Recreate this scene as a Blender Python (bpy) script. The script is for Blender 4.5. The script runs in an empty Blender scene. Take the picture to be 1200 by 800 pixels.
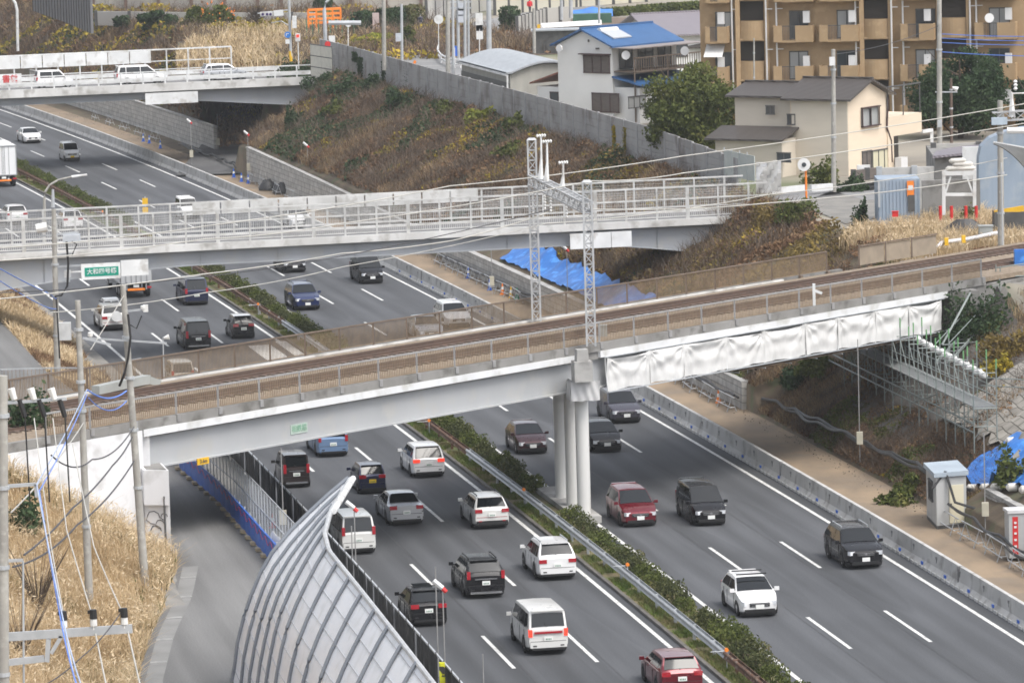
import bpy, math, random
import numpy as np
from mathutils import Vector, Matrix
random.seed(7); np.random.seed(7)
SC = bpy.context.scene
COL = SC.collection
R = math.radians
# ---------------------------------------------------------------- camera
CF = 5828.684204303812; CP = 0.11916777026761116; CR = -0.028338961231364597; CH = 38.183447217872986
cam_d = bpy.data.cameras.new('camera'); cam = bpy.data.objects.new('camera', cam_d); COL.objects.link(cam)
_F = Vector((0, math.cos(CP), -math.sin(CP))); _R0 = Vector((1, 0, 0)); _U0 = _R0.cross(_F)
_Rr = math.cos(CR)*_R0 + math.sin(CR)*_U0; _Uu = -math.sin(CR)*_R0 + math.cos(CR)*_U0
M_ = Matrix((_Rr, _Uu, -_F)).transposed().to_4x4(); M_.translation = Vector((0, 0, CH))
cam.matrix_world = M_
cam_d.sensor_width = 36.0; cam_d.lens = CF/1200*36; cam_d.clip_start = 5; cam_d.clip_end = 6000
SC.camera = cam
# ---------------------------------------------------------------- light
SUN_EL, SUN_AZ = 58, 135          # degrees; azimuth measured clockwise from +Y
w = bpy.data.worlds.new('World'); SC.world = w; w.use_nodes = True
nt = w.node_tree; bg = nt.nodes['Background']
sky = nt.nodes.new('ShaderNodeTexSky'); sky.sky_type = 'NISHITA'; sky.sun_disc = False
sky.sun_elevation = R(SUN_EL); sky.sun_rotation = R(SUN_AZ); sky.air_density = 1.0; sky.dust_density = 4.0; sky.ozone_density = 1.0
hs = nt.nodes.new('ShaderNodeHueSaturation'); hs.inputs['Saturation'].default_value = 0.35
nt.links.new(sky.outputs[0], hs.inputs['Color']); nt.links.new(hs.outputs[0], bg.inputs[0]); bg.inputs[1].default_value = 0.15
sl = bpy.data.lights.new('sun', 'SUN'); sl.energy = 1.0; sl.angle = R(30); sl.color = (1.0, 0.955, 0.89)
so = bpy.data.objects.new('sun', sl); COL.objects.link(so)
sd_ = Vector((math.sin(R(SUN_AZ))*math.cos(R(SUN_EL)), math.cos(R(SUN_AZ))*math.cos(R(SUN_EL)), math.sin(R(SUN_EL))))
so.rotation_euler = sd_.to_track_quat('Z', 'Y').to_euler(); so.location = (60, 300, 120)
SC.view_settings.view_transform = 'Standard'; SC.view_settings.look = 'None'
SC.view_settings.exposure = 0.88; SC.view_settings.gamma = 1.0; SC.view_settings.use_curve_mapping = False
SC.cycles.filter_width = 1.7; SC.cycles.max_bounces = 6; SC.cycles.transparent_max_bounces = 12

# ---------------------------------------------------------------- road frame
X0, Y0, TH0, K0, K1 = -17.745464345257262, 400.9674589620708, -1.3415959930542192, -0.0003259344990415888, 1.5435380986560113e-07
_ss = np.linspace(-1200, 400, 3201)
_aa = TH0 + K0*_ss + K1*_ss**2/2
_i0 = int(np.argmin(abs(_ss)))
_cx = np.concatenate([[0], np.cumsum((np.cos(_aa[1:])+np.cos(_aa[:-1]))/2*(_ss[1]-_ss[0]))])
_cy = np.concatenate([[0], np.cumsum((np.sin(_aa[1:])+np.sin(_aa[:-1]))/2*(_ss[1]-_ss[0]))])
_cx += X0 - _cx[_i0]; _cy += Y0 - _cy[_i0]
def head(s): return TH0 + K0*s + K1*s*s/2
def rp(s, d):
    """point of the road frame: s along the motorway (grows towards the camera), d across (grows to the left carriageway)"""
    x = np.interp(s, _ss, _cx); y = np.interp(s, _ss, _cy); a = head(s)
    return x + np.sin(a)*d, y - np.cos(a)*d
def P3(s, d, z=0.0):
    x, y = rp(s, d); return Vector((float(x), float(y), z))
def to_sd(x, y):
    x = np.atleast_1d(np.asarray(x, float)); y = np.atleast_1d(np.asarray(y, float))
    s = np.zeros_like(x)
    for _ in range(12):
        px_ = np.interp(s, _ss, _cx); py_ = np.interp(s, _ss, _cy); a = head(s)
        s = s + (x-px_)*np.cos(a) + (y-py_)*np.sin(a)
    px_ = np.interp(s, _ss, _cx); py_ = np.interp(s, _ss, _cy); a = head(s)
    return s, (x-px_)*np.sin(a) - (y-py_)*np.cos(a)
def at(u, v, z=0.0):
    """world point at height z seen at pixel (u, v) of the 1200x800 photograph (used to measure positions)"""
    d = _F + _Rr*((u-600)/CF) - _Uu*((v-400)/CF)
    t = (z-CH)/d.z
    return Vector((0, 0, CH)) + d*t
def atY(u, v, Y):
    d = _F + _Rr*((u-600)/CF) - _Uu*((v-400)/CF)
    return Vector((0, 0, CH)) + d*(Y/d.y)
def sstep(a, b, x):
    t = np.clip((x-a)/(b-a), 0, 1); return t*t*(3-2*t)

# ---------------------------------------------------------------- materials
MATS = {}
def _new(name):
    m = bpy.data.materials.new(name); m.use_nodes = True
    n = m.node_tree; b = n.nodes['Principled BSDF']; return m, n, b
def pm(name, c1, c2=None, scale=1.0, rough=0.6, metal=0.0, bump=0.0, bscale=None, detail=6, stretch=None, spec=0.5, coat=0.0, c3=None, s3=None, uv=False, contrast=(0.35, 0.65)):
    """procedural two/three tone material driven by noise"""
    if name in MATS: return MATS[name]
    m, n, b = _new(name)
    b.inputs['Roughness'].default_value = rough; b.inputs['Metallic'].default_value = metal
    b.inputs['Specular IOR Level'].default_value = spec; b.inputs['Coat Weight'].default_value = coat
    b.inputs['Coat Roughness'].default_value = 0.05
    if c2 is None: c2 = tuple(min(1, x*0.86) for x in c1)
    tc = n.nodes.new('ShaderNodeTexCoord'); mp = n.nodes.new('ShaderNodeMapping')
    n.links.new(tc.outputs['UV' if uv else 'Object'], mp.inputs[0])
    if stretch: mp.inputs['Scale'].default_value = stretch
    nz = n.nodes.new('ShaderNodeTexNoise'); nz.inputs['Scale'].default_value = scale; nz.inputs['Detail'].default_value = detail
    n.links.new(mp.outputs[0], nz.inputs['Vector'])
    cr = n.nodes.new('ShaderNodeValToRGB'); cr.color_ramp.elements[0].position = contrast[0]; cr.color_ramp.elements[1].position = contrast[1]
    cr.color_ramp.elements[0].color = (*c1, 1); cr.color_ramp.elements[1].color = (*c2, 1)
    n.links.new(nz.outputs['Fac'], cr.inputs[0]); out = cr.outputs[0]
    if c3 is not None:
        n2 = n.nodes.new('ShaderNodeTexNoise'); n2.inputs['Scale'].default_value = s3 or scale*4; n2.inputs['Detail'].default_value = 4
        n.links.new(tc.outputs['UV' if uv else 'Object'], n2.inputs['Vector'])
        r2 = n.nodes.new('ShaderNodeValToRGB'); r2.color_ramp.elements[0].position = 0.52; r2.color_ramp.elements[1].position = 0.68
        mx = n.nodes.new('ShaderNodeMix'); mx.data_type = 'RGBA'
        n.links.new(n2.outputs['Fac'], r2.inputs[0]); n.links.new(r2.outputs[0], mx.inputs[0])
        n.links.new(out, mx.inputs[6]); mx.inputs[7].default_value = (*c3, 1); out = mx.outputs[2]
    n.links.new(out, b.inputs['Base Color'])
    if bump:
        nb = n.nodes.new('ShaderNodeTexNoise'); nb.inputs['Scale'].default_value = bscale or scale*6; nb.inputs['Detail'].default_value = 5
        n.links.new(mp.outputs[0], nb.inputs['Vector'])
        bp = n.nodes.new('ShaderNodeBump'); bp.inputs['Strength'].default_value = bump; bp.inputs['Distance'].default_value = 0.05
        n.links.new(nb.outputs['Fac'], bp.inputs['Height']); n.links.new(bp.outputs[0], b.inputs['Normal'])
    MATS[name] = m; return m
def leafmat(name, cols, rough=0.75):
    """colour differs leaf by leaf (random per island), as real foliage does"""
    if name in MATS: return MATS[name]
    m, n, b = _new(name); b.inputs['Roughness'].default_value = rough; b.inputs['Specular IOR Level'].default_value = 0.25
    g = n.nodes.new('ShaderNodeNewGeometry'); cr = n.nodes.new('ShaderNodeValToRGB')
    el = cr.color_ramp.elements
    while len(el) < len(cols): el.new(0.5)
    for i, c in enumerate(cols):
        el[i].position = i/(len(cols)-1) if len(cols) > 1 else 0; el[i].color = (*c, 1)
    tc = n.nodes.new('ShaderNodeTexCoord'); nz = n.nodes.new('ShaderNodeTexNoise'); nz.inputs['Scale'].default_value = 0.35; nz.inputs['Detail'].default_value = 3
    n.links.new(tc.outputs['Object'], nz.inputs['Vector'])
    ma = n.nodes.new('ShaderNodeMath'); ma.operation = 'MULTIPLY_ADD'; ma.inputs[1].default_value = 0.5
    mb = n.nodes.new('ShaderNodeMath'); mb.operation = 'MULTIPLY_ADD'; mb.inputs[1].default_value = 1.6; mb.inputs[2].default_value = -0.55
    n.links.new(nz.outputs['Fac'], mb.inputs[0]); n.links.new(g.outputs['Random Per Island'], ma.inputs[0]); n.links.new(mb.outputs[0], ma.inputs[2])
    n.links.new(ma.outputs[0], cr.inputs[0]); n.links.new(cr.outputs[0], b.inputs['Base Color'])
    tr = n.nodes.new('ShaderNodeBsdfTranslucent'); mx = n.nodes.new('ShaderNodeMixShader'); mx.inputs[0].default_value = 0.22
    n.links.new(cr.outputs[0], tr.inputs['Color']); n.links.new(b.outputs[0], mx.inputs[1]); n.links.new(tr.outputs[0], mx.inputs[2])
    n.links.new(mx.outputs[0], n.nodes['Material Output'].inputs[0])
    MATS[name] = m; return m

# ---------------------------------------------------------------- mesh builder
class MB:
    def __init__(s): s.v = []; s.f = []
    def add(s, vs, fs):
        o = len(s.v); s.v += [tuple(p) for p in vs]; s.f += [tuple(i+o for i in f) for f in fs]; return s
    def box(s, c, size, ang=0.0, taper=1.0):
        cx, cy, cz = c; hx, hy, hz = size[0]/2, size[1]/2, size[2]/2; ca, sa = math.cos(ang), math.sin(ang)
        vs = []
        for dz, t in ((-hz, 1), (hz, taper)):
            for dx, dy in ((-hx, -hy), (hx, -hy), (hx, hy), (-hx, hy)):
                dx *= t; dy *= t; vs.append((cx+dx*ca-dy*sa, cy+dx*sa+dy*ca, cz+dz))
        return s.add(vs, [(3, 2, 1, 0), (4, 5, 6, 7), (0, 1, 5, 4), (1, 2, 6, 5), (2, 3, 7, 6), (3, 0, 4, 7)])
    def bar(s, p0, p1, wd, ht=None):
        """rectangular beam between two points; wd horizontal, ht vertical size"""
        ht = wd if ht is None else ht
        p0 = Vector(p0); p1 = Vector(p1); d = (p1-p0)
        if d.length < 1e-6: return s
        d.normalize()
        side = d.cross(Vector((0, 0, 1)))
        if side.length < 1e-3: side = Vector((1, 0, 0))
        side.normalize(); up = side.cross(d).normalized()
        vs = []
        for p in (p0, p1):
            for a, b in ((-1, -1), (1, -1), (1, 1), (-1, 1)): vs.append(p + side*(a*wd/2) + up*(b*ht/2))
        return s.add(vs, [(0, 1, 2, 3), (7, 6, 5, 4), (0, 4, 5, 1), (1, 5, 6, 2), (2, 6, 7, 3), (3, 7, 4, 0)])
    def tube(s, pts, r, n=8, cap=True):
        pts = [Vector(p) for p in pts]; rs = r if isinstance(r, (list, tuple)) else [r]*len(pts)
        o = len(s.v); fs = []; vs = []
        for i, p in enumerate(pts):
            d = (pts[min(i+1, len(pts)-1)] - pts[max(i-1, 0)])
            d = d.normalized() if d.length > 1e-9 else Vector((0, 0, 1))
            ref = Vector((0, 0, 1)) if abs(d.z) < 0.95 else Vector((1, 0, 0))
            a = d.cross(ref).normalized(); b = a.cross(d).normalized()
            for k in range(n):
                t = 2*math.pi*k/n; vs.append(p + a*(math.cos(t)*rs[i]) + b*(math.sin(t)*rs[i]))
        for i in range(len(pts)-1):
            for k in range(n):
                k2 = (k+1) % n; fs.append((i*n+k, i*n+k2, (i+1)*n+k2, (i+1)*n+k))
        if cap: fs.append(tuple(range(n))[::-1]); fs.append(tuple((len(pts)-1)*n+k for k in range(n)))
        return s.add(vs, fs)
    def grid(s, rows, closed=False):
        """rows: list of equal length point lists"""
        n = len(rows[0]); vs = [p for r in rows for p in r]; fs = []
        for i in range(len(rows)-1):
            for k in range(n-1 if not closed else n):
                k2 = (k+1) % n; fs.append((i*n+k, i*n+k2, (i+1)*n+k2, (i+1)*n+k))
        return s.add(vs, fs)
    def prism(s, poly, z0, z1):
        n = len(poly); vs = [(x, y, z0) for x, y in poly] + [(x, y, z1) for x, y in poly]
        return s.add(vs, [tuple(range(n))[::-1], tuple(range(n, 2*n))] + [(i, (i+1) % n, (i+1) % n+n, i+n) for i in range(n)])
    def extr(s, profile, frames):
        """closed profile [(a,b)] swept through frames [(P, side, up)]"""
        n = len(profile); rows = [[P + sd*a + up*b for a, b in profile] for P, sd, up in frames]
        s.grid(rows, closed=True)
        o = len(s.v) - n*len(frames)
        s.f.append(tuple(o+k for k in range(n))[::-1]); s.f.append(tuple(o+n*(len(frames)-1)+k for k in range(n)))
        return s
    def build(s, name, mat, parent=None, kind=None, smooth=False, world=True, loc=None, uv=None):
        me = bpy.data.meshes.new(name)
        V = np.array([tuple(p) for p in s.v], float)
        off = np.zeros(3)
        if parent is not None and world: 
            pp = parent
            while pp is not None: off += np.array(pp.location); pp = pp.parent
        if parent is None and loc is not None: off = np.array(loc)
        if len(V): V = V - off
        me.from_pydata(V.tolist(), [], s.f); me.validate(); me.update()
        if smooth:
            me.polygons.foreach_set('use_smooth', [True]*len(me.polygons))
            try: me.set_sharp_from_angle(angle=R(smooth if smooth is not True else 40))
            except Exception: pass
        if isinstance(mat, (list, tuple)):
            for m in mat: me.materials.append(m)
        else: me.materials.append(mat)
        if uv is not None:
            ul = me.uv_layers.new(name='UVMap')
            for lp in me.loops: ul.data[lp.index].uv = uv[lp.vertex_index]
        o = bpy.data.objects.new(name, me); COL.objects.link(o)
        if parent is not None: o.parent = parent
        elif loc is not None: o.location = loc
        if kind: o['kind'] = kind
        return o
def npmesh(name, V, F, mat, parent=None, kind=None, mi=None, smooth=False):
    """fast mesh from numpy arrays of equal-sided faces"""
    me = bpy.data.meshes.new(name); k = F.shape[1]
    me.vertices.add(len(V)); me.vertices.foreach_set('co', np.asarray(V, np.float32).ravel())
    me.loops.add(F.size); me.loops.foreach_set('vertex_index', F.astype(np.int32).ravel())
    me.polygons.add(len(F)); me.polygons.foreach_set('loop_start', np.arange(0, F.size, k, dtype=np.int32))
    for m in (mat if isinstance(mat, (list, tuple)) else [mat]): me.materials.append(m)
    if mi is not None: me.polygons.foreach_set('material_index', np.asarray(mi, np.int32))
    if smooth: me.polygons.foreach_set('use_smooth', np.ones(len(F), bool))
    me.update(calc_edges=True); me.validate()
    o = bpy.data.objects.new(name, me); COL.objects.link(o)
    if parent is not None: o.parent = parent
    if kind: o['kind'] = kind
    return o
def tag(o, label=None, cat=None, group=None, kind=None):
    if label: o['label'] = label
    if cat: o['category'] = cat
    if group: o['group'] = group
    if kind: o['kind'] = kind
    return o
def thing(name, label, cat, loc=(0, 0, 0), rz=0.0, group=None):
    o = bpy.data.objects.new(name, None); COL.objects.link(o); o.location = loc; o.rotation_euler = (0, 0, rz)
    o.empty_display_size = 0.3
    return tag(o, label, cat, group)
def dup(root, loc=None, rz=None, label=None, group=None):
    r = root.copy(); COL.objects.link(r)
    for k in ('group',):
        if k in r.keys() and group is None: pass
    if loc is not None: r.location = loc
    if rz is not None: r.rotation_euler = (0, 0, rz)
    if label: r['label'] = label
    if group: r['group'] = group
    for ch in list(root.children):
        c = ch.copy(); COL.objects.link(c); c.parent = r
        for g in list(ch.children):
            q = g.copy(); COL.objects.link(q); q.parent = c
    return r
def leaves(centers, size, jitter=0.0, up=0.0, aspect=0.6):
    """numpy quads of random orientation at the given centres -> V, F"""
    n = len(centers); c = np.asarray(centers, float)
    a = np.random.normal(size=(n, 3)); a[:, 2] += up; a /= np.linalg.norm(a, axis=1)[:, None]
    b = np.cross(a, np.random.normal(size=(n, 3))); b /= np.linalg.norm(b, axis=1)[:, None]
    sz = (size*(0.6+0.8*np.random.rand(n)))[:, None]
    a = a*sz; b = b*sz*aspect
    V = np.stack([c-a, c-b*0.9+a*0.1, c+a, c+b*0.9+a*0.1], 1).reshape(-1, 3)
    return V, np.arange(4*n).reshape(-1, 4)
def blades(base, h, wd, lean=0.35):
    """grass blades: narrow bent quads (two segments)"""
    n = len(base); b = np.asarray(base, float); hh = (h*(0.5+0.8*np.random.rand(n)))[:, None]
    t = np.random.rand(n)*2*np.pi; l = (lean*np.random.rand(n))[:, None]*hh
    dr = np.stack([np.cos(t), np.sin(t), np.zeros(n)], 1); t2 = np.random.rand(n)*np.pi
    sd = np.stack([np.cos(t2), np.sin(t2), np.zeros(n)], 1)*wd
    up = np.array([0, 0, 1.0])
    m = b + up*hh*0.6 + dr*l*0.4; tp = b + up*hh*0.95 + dr*l*1.3
    V = np.stack([b-sd, b+sd, m+sd*0.8, m-sd*0.8, tp+sd*0.25, tp-sd*0.25], 1).reshape(-1, 3)
    i = np.arange(n)[:, None]*6
    F = np.concatenate([i+np.array([0, 1, 2, 3]), i+np.array([3, 2, 4, 5])], 0)
    return V, F
# ================================================================ SETTING: terrain, roads
RU = Vector((0.655, 0.7556, 0)); RN = Vector((-0.7556, 0.655, 0)); RO = Vector((3.7, 244.6, 0))   # railway: along, across, origin (near edge over the pier)
def tr(x, y):
    dx = np.asarray(x)-RO.x; dy = np.asarray(y)-RO.y
    return dx*RU.x+dy*RU.y, dx*RN.x+dy*RN.y
def rw(t, r, z=0.0): return RO + RU*t + RN*r + Vector((0, 0, z))
FR_S = [-400, 40, 86, 109, 130, 150, 165, 182, 191, 200, 211, 240, 330]
FR_R = [33.4, 33.4, 33.4, 33.5, 32.2, 30.7, 30.1, 30.0, 29.9, 31.0, 33.6, 34.3, 34.3]
FR_L = [38.0, 38.0, 38.0, 37.8, 36.0, 34.6, 33.9, 34.0, 35.3, 37.0, 38.6, 39.4, 39.4]
def wallh(s): return np.where(s < -60, 2.6, np.where(s < 20, 2.5, np.where(s < 124, 1.5, np.where(s < 166, 0.1, 0.9))))
rng_t = np.random.RandomState(3)
_bump = rng_t.rand(64, 64)
def vnoise(x, y, sc):
    x = np.asarray(x)/sc; y = np.asarray(y)/sc; xi = np.floor(x).astype(int); yi = np.floor(y).astype(int)
    fx = x-xi; fy = y-yi; fx = fx*fx*(3-2*fx); fy = fy*fy*(3-2*fy)
    g = lambda i, j: _bump[i % 64, j % 64]
    return (g(xi, yi)*(1-fx)*(1-fy)+g(xi+1, yi)*fx*(1-fy)+g(xi, yi+1)*(1-fx)*fy+g(xi+1, yi+1)*fx*fy)
RAMP = ((-27.4, 456.8), (-25.5, 535.7))       # dark ramp under the far overpass
def terr_sd(s, d):
    s = np.asarray(s, float); d = np.asarray(d, float); x, y = rp(s, d)
    z = np.full(np.broadcast(s, d).shape, -0.06)
    # right side
    wh = wallh(s); dw = -np.where(s < -60, 8.9, 5.8)
    top = np.where(s > 128, -19.0, -17.0)
    f = np.clip((dw-d)/(dw-top), 0, 1)
    zr = np.where(d > dw, 0.03*np.clip(-1.3-d, 0, 1), wh + (8.0-wh)*f)
    zr = zr + np.where((f > 0.0) & (f < 0.98), 0.7*(vnoise(x, y, 3.0)-0.4) + 0.4*(vnoise(x, y, 1.3)-0.4), 0)*np.clip(f*12, 0, 1)
    z = np.where(d < -1.3, zr, z)
    # left side
    R_ = np.interp(s, FR_S, FR_R); L_ = np.interp(s, FR_S, FR_L)
    zl = np.where(d < R_-0.5, np.where(s > 138, 1.55, 0.2 + 2.5*np.clip((d-27.2)/np.maximum(R_-0.6-27.2, 0.3), 0, 1)), 2.72)
    rise = np.clip((d-L_-1.1)*0.5, 0, 5.4)
    rise = rise + np.where((d > L_+1.6), 0.5*(vnoise(x, y, 2.5)-0.5), 0)
    zl = np.where(d > L_+0.3, 2.72 + rise, zl)
    z = np.where(d > 26.6, zl, z)
    # railway embankment
    t, r = tr(x, y)
    zn = np.clip(4.2 + (-t-33)*0.5, 3.2, 8.0)
    emb = np.where(r > 5, 8.15 - np.clip(r-10.3, 0, 99)*0.62, np.where(r > 1.7, 8.15, zn + np.clip(r, -99, 0)*0.45))
    z = np.where((t < -32.5) & (d > 34), np.maximum(z, emb), z)
    embr = np.where(r > 0.1, 8.15 - np.clip(r-10.3, 0, 99)*0.62, 8.0 + np.clip(r+0.2, -99, 0)*0.5)
    z = np.where((t > 30.2) & (d < -16.5), np.maximum(z, embr), z)
    # ramp cut towards the tunnel under the far overpass
    ra, rb = np.array(RAMP[0]), np.array(RAMP[1]); L2 = ((rb-ra)**2).sum()
    q = ((x-ra[0])*(rb[0]-ra[0])+(y-ra[1])*(rb[1]-ra[1]))/L2
    dist = np.hypot(x-ra[0]-q*(rb[0]-ra[0]), y-ra[1]-q*(rb[1]-ra[1]))
    cut = (0.1 + 1.0*np.clip(q, 0, 1)) + np.clip(dist-3.3, 0, 99)*np.where(y > 475, 9.0, 1.0)
    z = np.where((q > -0.02) & (q < 1.05) & (d < -5), np.minimum(z, cut), z)
    return z
def terr(x, y):
    s, d = to_sd(x, y); return terr_sd(s, d)
def tz(x, y): return float(terr(x, y)[0])

m_asph = None
def asphalt(name, base, dark, wheel=True, lane0=0.0):
    m, n, b = _new(name); b.inputs['Roughness'].default_value = 0.82; b.inputs['Specular IOR Level'].default_value = 0.35
    tc = n.nodes.new('ShaderNodeTexCoord')
    def noise(sc, st, det=5):
        mp = n.nodes.new('ShaderNodeMapping'); mp.inputs['Scale'].default_value = st; n.links.new(tc.outputs['UV'], mp.inputs[0])
        z = n.nodes.new('ShaderNodeTexNoise'); z.inputs['Scale'].default_value = sc; z.inputs['Detail'].default_value = det; n.links.new(mp.outputs[0], z.inputs['Vector']); return z.outputs['Fac']
    def ramp(src, a, bb, c0, c1):
        r = n.nodes.new('ShaderNodeMapRange'); r.inputs[1].default_value = a; r.inputs[2].default_value = bb; r.inputs[3].default_value = c0; r.inputs[4].default_value = c1
        n.links.new(src, r.inputs[0]); return r.outputs[0]
    def mul(a, c):
        q = n.nodes.new('ShaderNodeMath'); q.operation = 'MULTIPLY'; n.links.new(a, q.inputs[0]); n.links.new(c, q.inputs[1]); return q.outputs[0]
    f1 = ramp(noise(1.0, (0.03, 0.9, 1)), 0.3, 0.7, 0.78, 1.18)      # long streaks along the lane
    f2 = ramp(noise(1.0, (0.05, 0.12, 1), 3), 0.35, 0.65, 0.82, 1.12)   # big patches
    f3 = ramp(noise(14.0, (1, 1, 1), 8), 0.3, 0.7, 0.82, 1.18)        # grain
    v = mul(mul(f1, f2), f3)
    if wheel:
        sx = n.nodes.new('ShaderNodeSeparateXYZ'); n.links.new(tc.outputs['UV'], sx.inputs[0])
        m1 = n.nodes.new('ShaderNodeMath'); m1.operation = 'MULTIPLY_ADD'; m1.inputs[1].default_value = 2*math.pi/1.8; m1.inputs[2].default_value = lane0; n.links.new(sx.outputs['Y'], m1.inputs[0])
        m2 = n.nodes.new('ShaderNodeMath'); m2.operation = 'COSINE'; n.links.new(m1.outputs[0], m2.inputs[0])
        v = mul(v, ramp(m2.outputs[0], -1, 1, 1.08, 0.9))            # polished wheel paths, two per 3.6 m lane
        # transverse joints and patch repairs
        f5 = noise(1.0, (0.02, 0.28, 1), 0); v = mul(v, ramp(f5, 0.6, 0.61, 1.0, 0.84))
    mx = n.nodes.new('ShaderNodeMix'); mx.data_type = 'RGBA'; mx.blend_type = 'MULTIPLY'; mx.inputs[0].default_value = 1.0
    mx.inputs[6].default_value = (*base, 1); n.links.new(v, mx.inputs[7]); n.links.new(mx.outputs[2], b.inputs['Base Color'])
    bp = n.nodes.new('ShaderNodeBump'); bp.inputs['Strength'].default_value = 0.3; bp.inputs['Distance'].default_value = 0.02
    n.links.new(f3, bp.inputs['Height']); n.links.new(bp.outputs[0], b.inputs['Normal'])
    return m
A_MAIN = asphalt('motorway_asphalt', (0.082, 0.086, 0.093), None, lane0=0.0)
A_FRONT = asphalt('old_asphalt', (0.16, 0.16, 0.158), None, wheel=False)
PAINT = pm('road_paint', (0.74, 0.74, 0.72), (0.5, 0.5, 0.48), 1.6, rough=0.6, contrast=(0.35, 0.8), c3=(0.3, 0.3, 0.29), s3=6)
SOIL = pm('brown_soil', (0.13, 0.085, 0.05), (0.2, 0.14, 0.085), 0.35, rough=0.95, bump=0.5, c3=(0.09, 0.1, 0.045), s3=0.5)
BRUSH_G = pm('slope_ground', (0.075, 0.056, 0.038), (0.13, 0.1, 0.065), 0.5, rough=0.95, bump=0.6, c3=(0.07, 0.085, 0.04), s3=0.8)
SAND = pm('haul_track', (0.28, 0.21, 0.14), (0.18, 0.14, 0.1), 0.5, rough=0.95, bump=0.3, stretch=(1, 0.35, 1), c3=(0.2, 0.16, 0.12), s3=0.3)
TOWN = pm('town_ground', (0.22, 0.2, 0.17), (0.3, 0.27, 0.22), 0.12, rough=0.95, c3=(0.12, 0.14, 0.07), s3=0.05)
STRAWG = pm('straw_ground', (0.36, 0.26, 0.14), (0.25, 0.18, 0.1), 0.6, rough=0.95, bump=0.5)
GRASSG = pm('median_soil', (0.12, 0.12, 0.05), (0.2, 0.16, 0.09), 1.2, rough=0.95, bump=0.4, c3=(0.1, 0.14, 0.04), s3=0.7)
GRAVG = pm('gravel_ground', (0.24, 0.23, 0.21), (0.17, 0.165, 0.155), 0.8, rough=0.95, bump=0.4)

def sheet(name, s_arr, d_fn, zf, mat, kind='structure', parent=None):
    """surface strip in the road frame, with UV = metres"""
    V = []; UV = []; rows = []
    for s in s_arr:
        ds = d_fn(s); row = []
        for d in ds:
            x, y = rp(s, d); row.append(len(V)); V.append((float(x), float(y), zf(s, d))); UV.append((s, d))
        rows.append(row)
    Fs = [(rows[i][k], rows[i][k+1], rows[i+1][k+1], rows[i+1][k]) for i in range(len(rows)-1) for k in range(len(rows[0])-1)]
    # orient upward
    a, b_, c = (Vector(V[j]) for j in Fs[0][:3])
    if (b_-a).cross(c-a).z < 0: Fs = [f[::-1] for f in Fs]
    mb = MB(); mb.v = V; mb.f = Fs
    return mb.build(name, mat, parent, kind=kind, uv=UV)

# far ground out to the horizon
g = MB(); g.add([(-6000, -800, -1.2), (6000, -800, -1.2), (6000, 6000, -1.2), (-6000, 6000, -1.2)], [(0, 1, 2, 3)]); g.build('far_ground', TOWN, kind='structure')
# terrain sheet
def mkterrain():
    s_ = np.concatenate([np.arange(-1000, -220, 20), np.arange(-220, 60, 2.5), np.arange(60, 290, 1.5)])
    dn = np.concatenate([np.arange(-420, -120, 15), np.arange(-120, -34, 3.0), np.arange(-34, -5.9, 0.8), [-5.85, -5.78, -5.2, -4.4, -3.0, -1.6, -1.3, -1.25, 0, 12, 24, 26.5, 26.62, 27.2, 28, 28.8, 29.4],
                         np.arange(29.7, 44, 0.5), np.arange(44, 70, 1.2), np.arange(70, 130, 5), np.arange(130, 420, 20)])
    S, D = np.meshgrid(s_, dn, indexing='ij'); X, Y = rp(S, D); Z = terr_sd(S, D)
    V = np.stack([X, Y, Z], -1).reshape(-1, 3); ns, nd = S.shape
    i = np.arange(ns-1)[:, None]*nd + np.arange(nd-1)[None]; F = np.stack([i, i+nd, i+nd+1, i+1], -1).reshape(-1, 4)
    sc = (S[:-1, :-1]+S[1:, 1:]).ravel()/2; dc = (D[:-1, :-1]+D[1:, 1:]).ravel()/2; xc = X[:-1, :-1].ravel(); yc = Y[:-1, :-1].ravel()
    mi = np.zeros(len(F), int)
    R_ = np.interp(sc, FR_S, FR_R); L_ = np.interp(sc, FR_S, FR_L)
    mi[(dc < 0) & (dc > -5.8)] = 1
    mi[(dc < -5.8)] = 0
    mi[(dc < -17.4)] = 2
    mi[dc > 26.6] = 4
    mi[(dc > L_+0.2)] = 3
    mi[dc > 60] = 2
    t, r = tr(xc, yc)
    mi[(r > 0) & (r < 10.5) & ((t < -30) | (t > 30)) & ((dc < -15) | (dc > 33))] = 4
    a, b_, c = V[F[0][0]], V[F[0][1]], V[F[0][2]]
    if np.cross(b_-a, c-a)[2] < 0: F = F[:, ::-1]
    npmesh('terrain', V, F, [BRUSH_G, SAND, TOWN, STRAWG, GRAVG], kind='structure', mi=mi, smooth=True)
mkterrain()
SL = np.arange(-760, 300, 5.0)
sheet('motorway_lanes_towards', SL, lambda s: (-1.3, 0, 1.8, 3.6, 5.4, 7.2, 9, 10.8, 11.45), lambda s, d: 0.0, A_MAIN)
sheet('motorway_lanes_away', SL, lambda s: (13.95, 14.4, 18, 21.6, 25.2, 26.5), lambda s, d: 0.0, A_MAIN)
def stripe(name, d, w_, z=0.006, s0=-760, s1=295):
    return sheet(name, np.arange(s0, s1, 5.0), lambda s: (d-w_/2, d+w_/2), lambda s, dd: z, PAINT)
for d in (0, 10.85, 14.4, 25.25): stripe('edge_line', d, 0.2)
JOINT = pm('tar_joint', (0.025, 0.025, 0.026), (0.05, 0.05, 0.05), 1.5)
for d in (3.98, 7.58, 17.66, 21.25):
    o_ = stripe('tar_joint', d, 0.035, 0.004); o_.data.materials[0] = JOINT
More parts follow.
